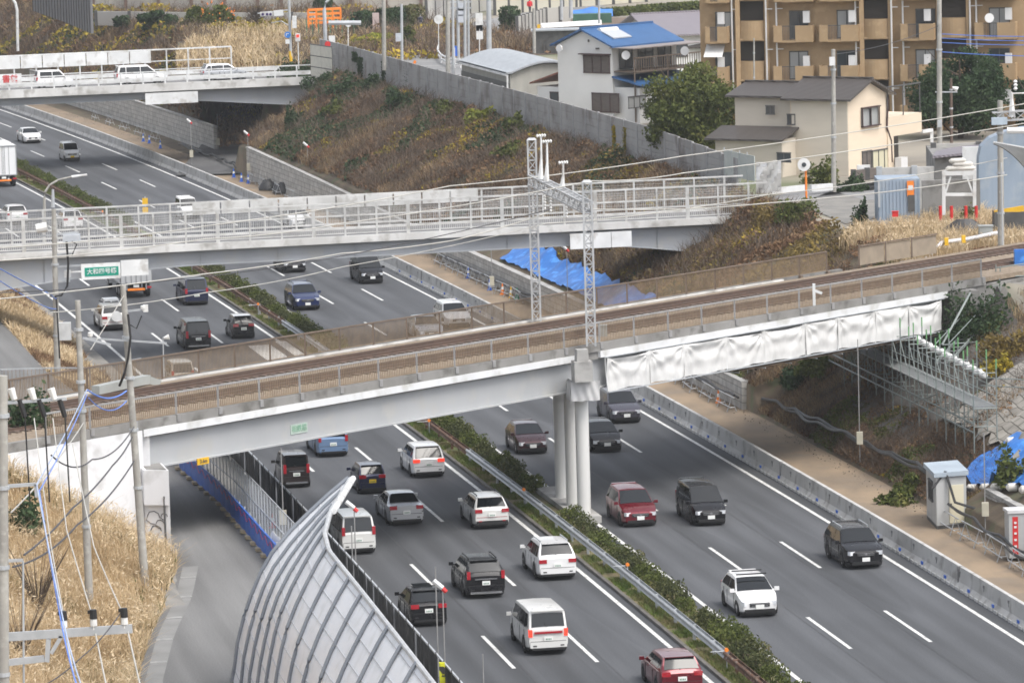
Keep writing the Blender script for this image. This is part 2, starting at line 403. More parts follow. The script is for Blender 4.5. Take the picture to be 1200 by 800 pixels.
def dashes(d, ph):
    mb = MB()
    for k in range(-30, 25):
        s = ph + 20*k
        if s < -640 or s > 290: continue
        q = [P3(s, d-0.085, 0.006), P3(s, d+0.085, 0.006), P3(s+4, d+0.085, 0.006), P3(s+4, d-0.085, 0.006), P3(s+8, d-0.085, 0.006), P3(s+8, d+0.085, 0.006)]
        mb.add(q, [(0, 1, 2, 3)[::-1], (3, 2, 5, 4)[::-1]])
    o = mb.build('lane_dashes', PAINT, kind='structure')
dashes(3.6, -71.50); dashes(7.2, -91.01); dashes(18.0, 48.55); dashes(21.6, 68.88)
# median: kerb, soil strip
CONC = pm('concrete', (0.42, 0.415, 0.4), (0.3, 0.295, 0.285), 0.8, rough=0.85, bump=0.15, c3=(0.24, 0.235, 0.225), s3=1.5)
CONC_D = pm('weathered_concrete', (0.27, 0.265, 0.255), (0.19, 0.185, 0.175), 0.5, rough=0.9, bump=0.2, c3=(0.13, 0.125, 0.115), s3=1.1, stretch=(1, 1, 0.3))
KERB = pm('dark_kerb', (0.15, 0.14, 0.125), (0.09, 0.085, 0.08), 1.0, rough=0.9)
def kerb(name, d, w_, h, s0, s1, mat=KERB):
    mb = MB(); fr = []
    for s in np.arange(s0, s1+0.1, 5.0):
        a = head(s); side = Vector((math.sin(a), -math.cos(a), 0)); fr.append((P3(s, d, 0), side, Vector((0, 0, 1))))
    mb.extr([(-w_/2, -0.05), (w_/2, -0.05), (w_/2, h*0.92), (w_/2-0.02, h), (-w_/2+0.02, h), (-w_/2, h*0.92)], fr)
    return mb.build(name, mat, kind='structure')
kerb('median_kerb', 13.86, 0.18, 0.14, -760, 290); kerb('median_kerb', 11.52, 0.14, 0.12, -760, 290)
sheet('median_strip', SL, lambda s: (11.59, 12.2, 12.8, 13.4, 13.77), lambda s, d: 0.09 + 0.06*float(vnoise(s, d*3, 1.7)), GRASSG)
# frontage road beside the motorway
FS = np.arange(-300, 300, 3.0)
sheet('frontage_road', FS, lambda s: np.linspace(np.interp(s, FR_S, FR_R)-0.35, np.interp(s, FR_S, FR_L)+0.1, 6), lambda s, d: 2.8, A_FRONT)
GUT = pm('gutter_concrete', (0.22, 0.22, 0.215), (0.17, 0.17, 0.165), 0.6, rough=0.9, bump=0.15)
sheet('gutter', np.arange(183, 300, 3.0), lambda s: (np.interp(s, FR_S, FR_L)-0.95, np.interp(s, FR_S, FR_L)-0.25), lambda s, d: 2.806, GUT)
mb = MB()
for s in np.arange(186, 290, 5.0):
    d = float(np.interp(s, FR_S, FR_L))-0.6; a = head(s); mb.box(P3(s, d, 2.812), (0.45, 0.66, 0.01), a)
mb.build('drain_covers', pm('drain_cover', (0.2, 0.2, 0.195), (0.3, 0.3, 0.29), 3), kind='structure')
# plateau road at the top left and dark ramp
TOWNROAD = asphalt('town_asphalt', (0.24, 0.24, 0.24), None, wheel=False)
def poly_sheet(name, pts, z, mat, kind='structure', dz=None):
    mb = MB(); mb.add([(p[0], p[1], z if len(p) < 3 else p[2]) for p in pts], [tuple(range(len(pts)))])
    me = mb; 
    a, b_, c = (Vector(me.v[j]) for j in (0, 1, 2))
    ar = sum(me.v[i][0]*me.v[(i+1) % len(pts)][1]-me.v[(i+1) % len(pts)][0]*me.v[i][1] for i in range(len(pts)))
    if ar < 0: me.f = [tuple(f[::-1]) for f in me.f]
    return me.build(name, mat, kind=kind, uv=[(v[0], v[1]) for v in me.v])
def pxs(z, *uv): return [at(u, v, z) for u, v in uv]
# ================================================================ STRUCTURES: barriers, walls, bridges
GALV = pm('galvanised_steel', (0.46, 0.48, 0.5), (0.38, 0.4, 0.42), 2.0, rough=0.45, metal=0.15)
WHITE = pm('white_painted_steel', (0.72, 0.73, 0.73), (0.6, 0.61, 0.61), 0.7, rough=0.5, c3=(0.48, 0.47, 0.45), s3=1.3)
WALLC = pm('precast_concrete', (0.5, 0.495, 0.48), (0.4, 0.395, 0.38), 0.5, rough=0.85, bump=0.1, c3=(0.3, 0.29, 0.275), s3=1.2, stretch=(1, 1, 0.4))
RUST = pm('rusty_steel', (0.17, 0.09, 0.055), (0.11, 0.06, 0.04), 1.5, rough=0.9, c3=(0.25, 0.2, 0.16), s3=3)
GREYW = pm('girder_grey_paint', (0.34, 0.355, 0.38), (0.29, 0.305, 0.325), 0.35, rough=0.5, stretch=(1, 1, 0.25), c3=(0.33, 0.335, 0.335), s3=0.8)
GIRD = pm('pale_grey_girder_paint', (0.4, 0.41, 0.42), (0.35, 0.36, 0.37), 0.3, rough=0.45, stretch=(1, 1, 0.2), c3=(0.4, 0.4, 0.39), s3=0.9)
BLUE = pm('blue_plastic', (0.03, 0.14, 0.6), (0.02, 0.1, 0.45), 2, rough=0.45)
DARK = pm('dark_metal', (0.06, 0.06, 0.06), (0.09, 0.09, 0.088), 2, rough=0.6)
BLACKP = pm('black_net', (0.018, 0.018, 0.02), (0.035, 0.035, 0.036), 1.2, rough=0.9, stretch=(1, 1, 0.2), c3=(0.06, 0.06, 0.058), s3=2)
YEL = pm('yellow_paint', (0.75, 0.45, 0.02), (0.65, 0.38, 0.02), 3, rough=0.5)
ORANGE = pm('orange_plastic', (0.85, 0.25, 0.03), (0.75, 0.2, 0.02), 3, rough=0.5)
RED = pm('red_plastic', (0.6, 0.03, 0.03), (0.5, 0.02, 0.02), 3, rough=0.5)
Zv = Vector((0, 0, 1))
def rframes(s0, s1, d, step=4.0, z=0):
    out = []
    for s in np.append(np.arange(s0, s1, step), s1):
        a = head(s); out.append((P3(s, d, z), Vector((math.sin(a), -math.cos(a), 0)), Zv))
    return out
# --- concrete barrier along the works side
t = thing('concrete_barrier', 'long pale concrete safety barrier with blue reflectors between motorway and dirt track', 'barrier', P3(100, -1.1))
m = MB(); m.extr([(-0.3, 0), (0.32, 0), (0.32, 0.08), (0.14, 0.33), (0.09, 0.98), (0.07, 1.0), (-0.09, 1.0), (-0.11, 0.98), (-0.16, 0.33), (-0.3, 0.1)], rframes(-330, 240, -1.12))
m.build('wall', WALLC, t)
for s in np.arange(40, 226, 4.06):
    a = head(s); m = MB(); m.box(P3(s, -0.84, 0.24) , (0.26, 0.05, 0.13), a); m.build('reflector', BLUE, t)
SLT = pm('stained_slot', (0.12, 0.12, 0.125), (0.2, 0.2, 0.2), 5)
for s in np.arange(42, 226, 4.06):
    a = head(s); m = MB(); m.box(P3(s, -1.0, 0.74), (0.22, 0.03, 0.12), a); m.box(P3(s+0.05, -0.995, 0.62), (0.05, 0.03, 0.2), a); m.build('lifting_slot', SLT, t)
PADW = pm('white_pad', (0.6, 0.6, 0.59), (0.5, 0.5, 0.49), 3)
m = MB()
for k, s in enumerate(np.arange(40, 226, 0.8)):
    a = head(s); m.box(P3(s+0.4, -0.79, 0.07), (0.5, 0.05, 0.13), a)
m.build('foot_pad', PADW, t, kind='stuff')
m = MB()
for s in (47.5, 81, 108, 149.5, 184, 218):
    a = head(s); m.box(P3(s, -1.03, 0.5), (0.09, 0.2, 1.02), a)
m.build('joint', SLT, t)

# --- guard rail in the median: rusty and galvanised runs
def guard(name, label, runs, s0, s1, d=13.2):
    t = thing(name, label, 'guard rail', P3((s0+s1)/2, d), group='guard rails in the median')
    for (a0, a1, mt) in runs:
        m = MB(); prof = []
        for side in (1, -1):
            pr_ = [(0.0, 0.46), (0.05, 0.50), (0.0, 0.57), (0.0, 0.62), (0.05, 0.68), (0.05, 0.75), (0.0, 0.8)]
            pts = [(side*(0.1+a), b) for a, b in pr_]; back = [(side*(0.1+a-0.02), b) for a, b in pr_][::-1]
            m.extr(pts+back, rframes(a0, a1, d))
        m.build('rail', mt, t)
    mm = runs[len(runs)//2][2]
    for s in np.arange(s0, s1, 4.0):
        m = MB(); a = head(s); m.box(P3(s, d, 0.4), (0.12, 0.12, 0.8), a); m.box(P3(s, d, 0.62), (0.1, 0.24, 0.16), a)
        m.build('post', mm, t)
    return t
guard('guard_rail', 'bright galvanised guard rail running past the white bridge columns', [(137, 200, GALV)], 137.5, 200)
guard('guard_rail', 'rusty brown guard rail at the bottom edge past the galvanised one', [(200, 250, RUST)], 202, 250)
guard('guard_rail', 'short rusty guard rail just under the grey railway girder', [(110, 137, RUST)], 112, 136)
guard('guard_rail', 'weathered guard rail in the median between the two nearer bridges', [(56, 72, RUST), (72, 90, GALV), (90, 110, RUST)], 58, 110)
guard('guard_rail', 'brown guard rail in the median beyond the white footbridge', [(-80, 56, RUST)], -80, 56)
for (s, d), lb_ in zip(((63, 13.45), (99, 13.45), (126, 13.4), (153.5, 13.3), (178, 13.0), (200.5, 13.3), (-12, 13.4), (17, 13.4), (33, 13.4)), ('farther of two orange delineators between the two nearer bridges', 'nearer of two orange delineators between the two nearer bridges, just before the far bridge fence', 'orange delineator at the end of the rusty rail just under the grey girder', 'orange delineator on the bright rail left of the white columns', 'orange delineator on the bright rail below the column footing', 'orange delineator where the bright guard rail ends at the bottom', 'farthest orange delineator beyond the middle overpass', 'orange delineator just left of the street lamp beyond the middle overpass', 'orange delineator nearest the middle overpass on its far side')):
    P = P3(s, d); t = thing('delineator', None, 'reflector', P, head(s))
    t['label'] = lb_; t['category'] = 'reflector'; t['group'] = 'orange delineators along the median'
    m = MB(); m.tube([(0, 0, 0), (0, 0, 0.9)], 0.025, 6); m.tube([(0, 0, 0.88), (0.1, -.7, 0.9)], 0.016, 6); m.build('bracket', GALV, t, world=False)
    m = MB(); m.tube([(-0.05, 0, 0.93), (0.05, 0, 0.93)], 0.085, 10); m.build('reflector', ORANGE, t, world=False)

# --- block retaining walls beside the dirt track
BLOCK = None
def blockmat(name, c1, c2, mort, bw=1.0, bh=0.45):
    m, n, b = _new(name); b.inputs['Roughness'].default_value = 0.9
    tc = n.nodes.new('ShaderNodeTexCoord'); br = n.nodes.new('ShaderNodeTexBrick')
    n.links.new(tc.outputs['UV'], br.inputs['Vector']); br.inputs['Scale'].default_value = 1.0
    br.inputs['Brick Width'].default_value = bw; br.inputs['Row Height'].default_value = bh; br.inputs['Mortar Size'].default_value = 0.03
    br.inputs['Color1'].default_value = (*c1, 1); br.inputs['Color2'].default_value = (*c2, 1); br.inputs['Mortar'].default_value = (*mort, 1)
    nz = n.nodes.new('ShaderNodeTexNoise'); nz.inputs['Scale'].default_value = 1.4; nz.inputs['Detail'].default_value = 6; n.links.new(tc.outputs['UV'], nz.inputs['Vector'])
    mr = n.nodes.new('ShaderNodeMapRange'); mr.inputs[1].default_value = 0.3; mr.inputs[2].default_value = 0.7; mr.inputs[3].default_value = 0.72; mr.inputs[4].default_value = 1.15; n.links.new(nz.outputs['Fac'], mr.inputs[0])
    mx = n.nodes.new('ShaderNodeMix'); mx.data_type = 'RGBA'; mx.blend_type = 'MULTIPLY'; mx.inputs[0].default_value = 1
    n.links.new(br.outputs['Color'], mx.inputs[6]); n.links.new(mr.outputs[0], mx.inputs[7]); n.links.new(mx.outputs[2], b.inputs['Base Color'])
    bp = n.nodes.new('ShaderNodeBump'); bp.inputs['Strength'].default_value = 0.6; bp.inputs['Distance'].default_value = 0.03
    n.links.new(br.outputs['Fac'], bp.inputs['Height']); bp.invert = True; n.links.new(bp.outputs[0], b.inputs['Normal'])
    return m
BLK = blockmat('grey_block_wall', (0.5, 0.49, 0.465), (0.42, 0.41, 0.39), (0.27, 0.265, 0.25), 1.1, 0.42)
BLKW = blockmat('split_block_wall', (0.47, 0.46, 0.44), (0.38, 0.37, 0.35), (0.25, 0.245, 0.235), 0.55, 0.32)
GWP = blockmat('panel_wall', (0.3, 0.29, 0.28), (0.25, 0.245, 0.24), (0.17, 0.165, 0.16), 4.0, 0.5)
def wall_sd(name, label, s0, s1, dfn, hfn, mat, thick=0.3, z0=0.0, cat='wall', cap=True, step=2.0):
    ss = list(np.arange(s0, s1, step)) + [s1]
    m = MB(); uv = []; V = []
    for s in ss:
        d = dfn(s); zt = hfn(s)
        for dd, z in ((d+thick/2, z0), (d+thick/2, zt), (d-thick/2, zt), (d-thick/2, z0)):
            V.append(P3(s, dd, z)); uv.append((s, z if abs(z-zt) > 1e-6 or dd > d else z+0.1))
    n = len(ss)
    F = [(i*4+k, i*4+(k+1) % 4, (i+1)*4+(k+1) % 4, (i+1)*4+k) for i in range(n-1) for k in range(3)]
    F += [(0, 1, 2, 3), ((n-1)*4+3, (n-1)*4+2, (n-1)*4+1, (n-1)*4)]
    t = thing(name, label, cat, P3((s0+s1)/2, dfn((s0+s1)/2), z0))
    mb = MB(); mb.v = [tuple(p) for p in V]; mb.f = F; mb.build('wall', mat, t, uv=uv)
    if cap:
        m = MB(); fr = []
        for s in ss:
            a = head(s); fr.append((P3(s, dfn(s), hfn(s)), Vector((math.sin(a), -math.cos(a), 0)), Zv))
        m.extr([(-thick/2-0.05, 0.002), (thick/2+0.05, 0.002), (thick/2+0.05, 0.12), (-thick/2-0.05, 0.12)], fr)
        m.build('coping', CONC, t)
    return t
wall_sd('retaining_wall', 'low grey block retaining wall left of the dark ramp under the far overpass', -175, -76, lambda s: -8.3, lambda s: 2.6, BLK)
wall_sd('retaining_wall', 'grey block retaining wall right of the dark ramp, stepping down to the white footbridge', -47, 24, lambda s: -5.6, lambda s: 2.8-0.016*(s+47), BLK)
wall_sd('retaining_wall', 'long grey block wall under blue sheeting and ending beside the red cone', 33, 122, lambda s: -5.75, lambda s: 1.55, BLK, 0.4)
wall_sd('retaining_wall', 'short pale split block wall behind the grey site hut', 167.5, 206, lambda s: -7.0+0.012*(s-168), lambda s: 1.75, BLKW, 0.3)

# --- grey panel noise wall on top of the right bank
t = thing('noise_wall', 'long grey concrete panel noise wall along the crest of the bank', 'wall', P3(0, -17.8, 8))
sw = np.arange(-74, 78, 4.0)
dW = lambda s: -17.2 - 0.9*float(sstep(-20, -75, s)) - 0.4
ztW = lambda s: 10.75 if s < 50 else 10.75-0.02*(s-50)
GWPM = pm('grey_wall_panel', (0.36, 0.355, 0.35), (0.27, 0.265, 0.26), 0.35, rough=0.9, bump=0.15, c3=(0.19, 0.175, 0.165), s3=0.5, stretch=(1, 1, 0.35))
for i, s in enumerate(sw[:-1]):
    a = P3(s, dW(s)); b = P3(s+4, dW(s+4)); zt = ztW(s)
    m = MB()
    for k in range(6):
        z = 7.3+k*(zt-7.3)/6; h = (zt-7.3)/6-0.03
        m.bar(a+Vector((0, 0, z+h/2)), b+Vector((0, 0, z+h/2)), 0.1, h)
    m.build('panel', GWPM, t)
for s in sw:
    m = MB(); m.box(P3(s, dW(s)+0.03, (7.2+ztW(s)+0.05)/2), (0.12, 0.16, ztW(s)-7.15), head(s)); m.build('post', pm('grey_wall_post', (0.36, 0.36, 0.37), (0.28, 0.28, 0.285), 1), t)
t = thing('block_panel', 'white framed panel screen of nine squares at the left end of the grey noise wall', 'panel screen', at(377, 95, 7.5))
b0 = at(365, 92, 7.6); b1 = at(390, 96, 7.6); dv = (b1-b0); dv.z = 0; L_ = dv.length
m = MB()
for i in range(2):
    for k in range(3):
        p = b0+dv*(i+0.5)/2; m.box((p.x, p.y, 7.7+k*1.05+0.5), (L_/2-0.08, 0.08, 0.95), math.atan2(dv.y, dv.x))
m.build('panel', pm('cream_panel', (0.62, 0.6, 0.52), (0.55, 0.53, 0.46), 2), t)
m = MB()
for i in range(3): p = b0+dv*i/2; m.box((p.x, p.y+0.08, 9.2), (0.1, 0.1, 3.4), 0)
for k in range(4): m.bar((b0.x, b0.y+0.08, 7.66+k*1.05), (b1.x, b1.y+0.08, 7.66+k*1.05), 0.1)
m.build('frame', DARK, t)

# ---------------------------------------------------------------- overpasses
def line_frame(O, U):
    U = Vector((U[0], U[1], 0)).normalized(); N = Vector((-U.y, U.x, 0)); O = Vector((O[0], O[1], 0))
    return lambda t, r, z=0.0: O+U*t+N*r+Vector((0, 0, z)), U, N
def rails(t, fn, t0, t1, r, zb, zt, post, levels, mesh=None, rr=0.06, pw=0.12, mat=WHITE, thick_every=0, partname='railing', solid=None):
    ts = np.arange(t0, t1+0.01, post)
    n = 0
    for i, q in enumerate(ts):
        wv = pw*(1.9 if thick_every and i % thick_every == 0 else 1)
        m = MB(); m.bar(fn(q, r, zb), fn(q, r, zt), wv, pw); m.build('post', mat, t)
    m = MB()
    for z, th in levels: m.bar(fn(t0, r, z), fn(t1, r, z), th, th)
    m.build('rail', mat, t)
    if mesh:
        z0, z1, sp, th = mesh; m = MB()
        for q in np.arange(t0, t1, sp): m.bar(fn(q, r+0.02, z0), fn(q, r+0.02, z1), th, th)
        m.build('bars', mat, t)
def overpass(name, label, O, U, t0, t1, W, zf, zk, zd, depth, girder_inset, gmat, kerbmat, ngird=3):
    fn, U_, N_ = line_frame(O, U)
    t = thing(name, label, 'overpass', fn((t0+t1)/2, W/2, zd))
    ts = np.linspace(t0, t1, 60)
    m = MB(); m.extr([(0, zf+0.25), (0, zd), (W, zd), (W, zf+0.25)], [(fn(q, 0), N_, Zv) for q in (t0, t1)]); m.build('deck', asphalt(name+'_asphalt', (0.17, 0.17, 0.17), None, wheel=False), t)
    for r0, r1 in ((-0.05, 0.35), (W-0.35, W+0.05)):
        m = MB(); m.extr([(r0, zf), (r1, zf), (r1, zk), (r0, zk)], [(fn(q, 0), N_, Zv) for q in (t0, t1)]); m.build('parapet_kerb', kerbmat, t)
    for r in np.linspace(girder_inset, W-girder_inset, ngird):
        m = MB(); rows = []
        for q in ts:
            zb = zf-depth(q); rows.append([fn(q, r-0.02, zf+0.2), fn(q, r-0.02, zb+0.06), fn(q, r-0.22, zb+0.06), fn(q, r-0.22, zb), fn(q, r+0.22, zb), fn(q, r+0.22, zb+0.06), fn(q, r+0.02, zb+0.06), fn(q, r+0.02, zf+0.2)])
        m.grid(rows, closed=True)
        if girder_inset < 0.9:
            for q in np.arange(t0+2, t1, 5.0): m.bar(fn(q, r-0.06, zf), fn(q, r-0.06, zf-depth(q)+0.06), 0.03, 0.1)
        m.build('girder', gmat, t)
    return t, fn, U_, N_
WKERB = pm('white_stained_kerb', (0.62, 0.62, 0.61), (0.48, 0.475, 0.46), 0.4, rough=0.8, c3=(0.33, 0.32, 0.3), s3=0.9, stretch=(1, 1, 0.3))
def dep2(q):
    return 0.98 + (0.85*((-q-9)/12.0)**1.6 if q < -9 else 0) + (1.25*((q-15)/11.0)**1.5 if q > 15 else 0)
ov2, f2, U2, N2 = overpass('road_overpass', 'white railed road overpass crossing the middle of the picture', (-10.7, 315.6), (43.3, 10.3), -46, 27.6, 6.0, 7.0, 7.45, 7.32, dep2, 0.55, GREYW, WKERB, 3)
RAILG = pm('weathered_white_rail', (0.56, 0.56, 0.55), (0.45, 0.45, 0.44), 0.8, rough=0.6, c3=(0.36, 0.35, 0.33), s3=1.5)
rails(ov2, f2, -45, 28.4, 0.15, 7.45, 9.5, 2.06, [(9.52, 0.09), (8.72, 0.07), (8.2, 0.05), (7.6, 0.05)], mesh=(7.6, 8.2, 0.13, 0.022), thick_every=3, pw=0.12, mat=RAILG)
rails(ov2, f2, -45, 28.4, 5.85, 7.45, 9.5, 2.06, [(9.52, 0.1), (8.95, 0.06), (8.2, 0.06), (7.7, 0.05)], mesh=(7.7, 8.2, 0.13, 0.022), pw=0.12, mat=RAILG)
for r_ in (0.17, 5.87):
    m = MB()
    for q in np.arange(-45, 27.3, 0.1): m.bar(f2(q, r_, 8.2), f2(q, r_, 9.48), 0.014)
    for z in np.arange(8.3, 9.45, 0.16): m.bar(f2(-45, r_, z), f2(27.3, r_, z), 0.012)
    m.build('screen_mesh', RAILG, ov2)
m = MB()
for q in np.arange(-8.6, 9.0, 1.9): m.bar(f2(q+0.05, 5.75, 9.1), f2(q+1.85, 5.75, 9.1), 0.05, 0.75)
m.build('windbreak_panel', RAILG, ov2)
m = MB()
m.extr([(-0.6, 0), (6.6, 0), (6.6, 7.1), (-0.6, 7.1)], [(f2(27.7, 0, 0.0), N2, Zv), (f2(30.5, 0, 0.0), N2, Zv)])
m.build('abutment', CONC_D, ov2)
# approach of the overpass on the right bank
m = MB(); m.extr([(0, 6.0), (0, 7.9), (6, 7.9), (6, 6.0)], [(f2(27.65, 0, 0), N2, Zv), (f2(45, 0, 0.35), N2, Zv)]); m.build('approach_road', TOWNROAD, kind='structure')

def dep1(q): return 0.75 + (0.9*((q-15)/10.0) if q > 15 else 0)
ov1, f1, U1, N1 = overpass('road_overpass', 'far pale road overpass carrying three white vehicles at the top left', (-46.8, 460.9), (26.6, 6.9), -40, 30.5, 10.4, 7.0, 7.75, 7.35, dep1, 0.9, GREYW, WKERB, 4)
rails(ov1, f1, -39, 30, 0.15, 7.7, 8.9, 2.1, [(8.85, 0.1), (8.3, 0.08)], pw=0.14)
rails(ov1, f1, -39, 24, 10.2, 7.7, 10.3, 2.1, [(10.3, 0.13), (9.2, 0.08), (8.4, 0.08)], pw=0.13)
m = MB()
for q in np.arange(-9, 15.5, 2.1): m.bar(f1(q+0.04, 10.1, 9.65), f1(q+2.06, 10.1, 9.65), 0.05, 1.15)
m.build('windbreak_panel', WHITE, ov1)
m = MB(); m.bar(f1(-39, 0.95, 8.05), f1(30, 0.95, 8.05), 0.06, 0.3); m.bar(f1(-39, 9.3, 8.05), f1(30, 9.3, 8.05), 0.06, 0.3)
m.build('guard_rail', WHITE, ov1)
m = MB(); m.extr([(-0.5, 0.6), (10.9, 0.6), (10.9, 7.2), (-0.5, 7.2)], [(f1(29.5, 0, 0.0), N1, Zv), (f1(31.5, 0, 0.0), N1, Zv)]); m.build('abutment', CONC_D, ov1)
m = MB(); m.bar(f1(13.6, -0.12, 6.35), f1(18.6, -0.12, 6.35), 0.08, 1.05); m.build('white_panel', WHITE, ov1)
# white panels on the middle overpass
m = MB()
for k in range(3): m.bar(f2(15.0+k*1.38, -0.12, 6.35), f2(15.0+k*1.38+1.34, -0.12, 6.35), 0.08, 1.0)
m.build('white_panel', WHITE, ov2)
m = MB(); m.bar(f2(-14.25, -0.12, 6.15), f2(-12.5, -0.12, 6.15), 0.08, 1.0); m.build('white_panel', WHITE, ov2)

# writing helper
def text(body, size, loc, mat, rot, parent=None, name='lettering', ext=0.004, sx=1.0, cat=None, label=None):
    cu = bpy.data.curves.new(name, 'FONT'); cu.body = body; cu.size = size; cu.extrude = ext; cu.align_x = 'CENTER'; cu.align_y = 'CENTER'; cu.materials.append(mat)
    cu.offset = size*0.012
    o = bpy.data.objects.new(name, cu); COL.objects.link(o); o.location = loc
    if parent is not None:
        off = Vector((0, 0, 0)); pp = parent
        while pp is not None: off += pp.location; pp = pp.parent
        o.parent = parent; o.location = Vector(loc)-off
    o.rotation_euler = rot; o.scale = (sx, 1, 1)
    dg = bpy.context.evaluated_depsgraph_get(); me = bpy.data.meshes.new_from_object(o.evaluated_get(dg))
    q = bpy.data.objects.new(name, me); COL.objects.link(q); q.parent = o.parent; q.location = o.location; q.rotation_euler = rot; q.scale = (sx, 1, 1)
    bpy.data.objects.remove(o); return q
GRN = pm('green_sign_face', (0.0, 0.28, 0.19), (0.0, 0.24, 0.17), 3, rough=0.4)
a2 = math.atan2(U2.y, U2.x)
sg = thing('bridge_name_sign', 'green sign with white characters fixed to the near girder of the middle overpass', 'sign', f2(-14.2, -0.3, 5.9))
m = MB(); m.box(f2(-15.55, -0.22, 6.05), (2.5, 0.06, 1.0), a2); m.build('board', WHITE, sg)
m = MB(); m.box(f2(-15.5, -0.262, 6.03), (2.15, 0.02, 0.56), a2); m.build('green_panel', GRN, sg)
text('大和四号橋', 0.38, f2(-15.5, -0.28, 6.03), WHITE, (R(90), 0, a2), sg, 'lettering', 0.006)
m = MB(); m.bar(f2(-17.9, -0.3, 6.1), f2(-16.8, -0.3, 6.1), 0.08); m.build('bracket', WHITE, sg)

bn = thing('banner', 'white banner with red characters tied to the rail of the far overpass', 'banner', f1(0.9, 0, 8.9))
m = MB(); m.box(f1(0.2, -0.02, 8.75), (3.7, 0.03, 1.0), math.atan2(U1.y, U1.x)); m.build('cloth', WHITE, bn)
text('書館', 0.78, f1(1.0, -0.05, 8.75), RED, (R(90), 0, math.atan2(U1.y, U1.x)), bn)

# ---------------------------------------------------------------- railway bridge
ang = math.atan2(RU.y, RU.x)
BAND = pm('fascia_paint', (0.72, 0.73, 0.74), (0.62, 0.63, 0.64), 0.5, rough=0.5, c3=(0.5, 0.5, 0.48), s3=1.0, stretch=(1, 1, 0.3))
rb = thing('railway_bridge', 'long railway bridge with pale grey girders crossing the motorway on white columns', 'railway bridge', rw(0, 5, 0))
def rbx(t0, t1, prof): 
    m = MB(); m.extr(prof, [(rw(t0, 0), RN, Zv), (rw(t1, 0), RN, Zv)]); return m
rbx(-30.8, 30.6, [(0.1, 7.8), (9.9, 7.8), (9.9, 8.25), (0.1, 8.25)]).build('deck', CONC_D, rb)
for r in (0.35, 3.4, 6.6, 9.65):
    for (a, b) in ((-30.8, -0.5), (0.5, 30.0)):
        m = rbx(a, b, [(r-0.03, 7.85), (r-0.03, 6.42), (r-0.25, 6.42), (r-0.25, 6.36), (r+0.25, 6.36), (r+0.25, 6.42), (r+0.03, 6.42), (r+0.03, 7.85)])
        m.build('girder', GIRD, rb)
for r0, r1 in ((-0.08, 0.3), (9.7, 10.08)):
    rbx(-31.1, -0.9, [(r0, 7.88), (r1, 7.88), (r1, 8.2), (r0, 8.2)]).build('fascia', BAND, rb)
    rbx(0.95, 30.4, [(r0, 7.88), (r1, 7.88), (r1, 8.2), (r0, 8.2)]).build('fascia', BAND, rb)
    rbx(-40, 34, [(r0+0.06, 8.203), (r1, 8.203), (r1, 8.6), (r0+0.06, 8.6)]).build('kerb', CONC_D, rb)
COLP = pm('column_paint', (0.66, 0.66, 0.64), (0.58, 0.58, 0.56), 0.5, rough=0.55, stretch=(1, 1, 0.3))
# pier
pc = at(685, 610, 0); s_pc = to_sd(pc.x, pc.y); s0c = float(s_pc[0][0]); d0c = float(s_pc[1][0])
for k in range(3):
    P = P3(s0c-2.85*k, d0c); m = MB(); m.tube([P+Zv*0.1, P+Zv*6.15], 0.335, 20); m.build('column', COLP, rb, smooth=True)
a = head(s0c); cpier = P3(s0c-4.2, d0c)
m = MB(); m.box(cpier+Zv*0.2, (10.6, 1.3, 0.35), a); m.build('footing', CONC, rb)
m = MB(); m.box(cpier+Zv*6.62, (10.4, 1.05, 0.9), a); m.build('pier_cap', GIRD, rb)
m = MB(); pn = P3(s0c+1.15, d0c+0.15)
m.box(pn+Vector((0.0, 0, 7.62)), (0.9, 0.9, 1.0), a); m.box(pn+Zv*8.4, (0.62, 0.6, 0.6), a, 0.92); m.build('mast_pedestal', CONC, rb)
# pier head wrapped in sheet
TARPW = pm('grey_white_sheet', (0.55, 0.55, 0.55), (0.46, 0.46, 0.46), 1.2, rough=0.8)
w1 = thing('wrapped_sheet', 'pale grey sheet wrapped round the pier head above the white columns', 'sheet', P3(s0c+0.9, d0c, 6.1))
m = MB(); rows = []
for z in np.linspace(6.12, 7.08, 7):
    row = []
    for q in np.linspace(0, 1, 25):
        dd = d0c+0.72-1.44*q; row.append(P3(s0c+1.1+0.03*math.sin(q*23+z*5), dd, z+0.015*math.sin(q*14)))
    rows.append(row)
m.grid(rows); 
rows = [[P3(s0c+1.1-q*1.2, d0c+0.72+0.03*math.sin(q*9+z*4), z) for q in np.linspace(0, 1, 8)] for z in np.linspace(6.12, 7.08, 7)]
m.grid(rows); m.build('sheet', TARPW, w1, smooth=True)

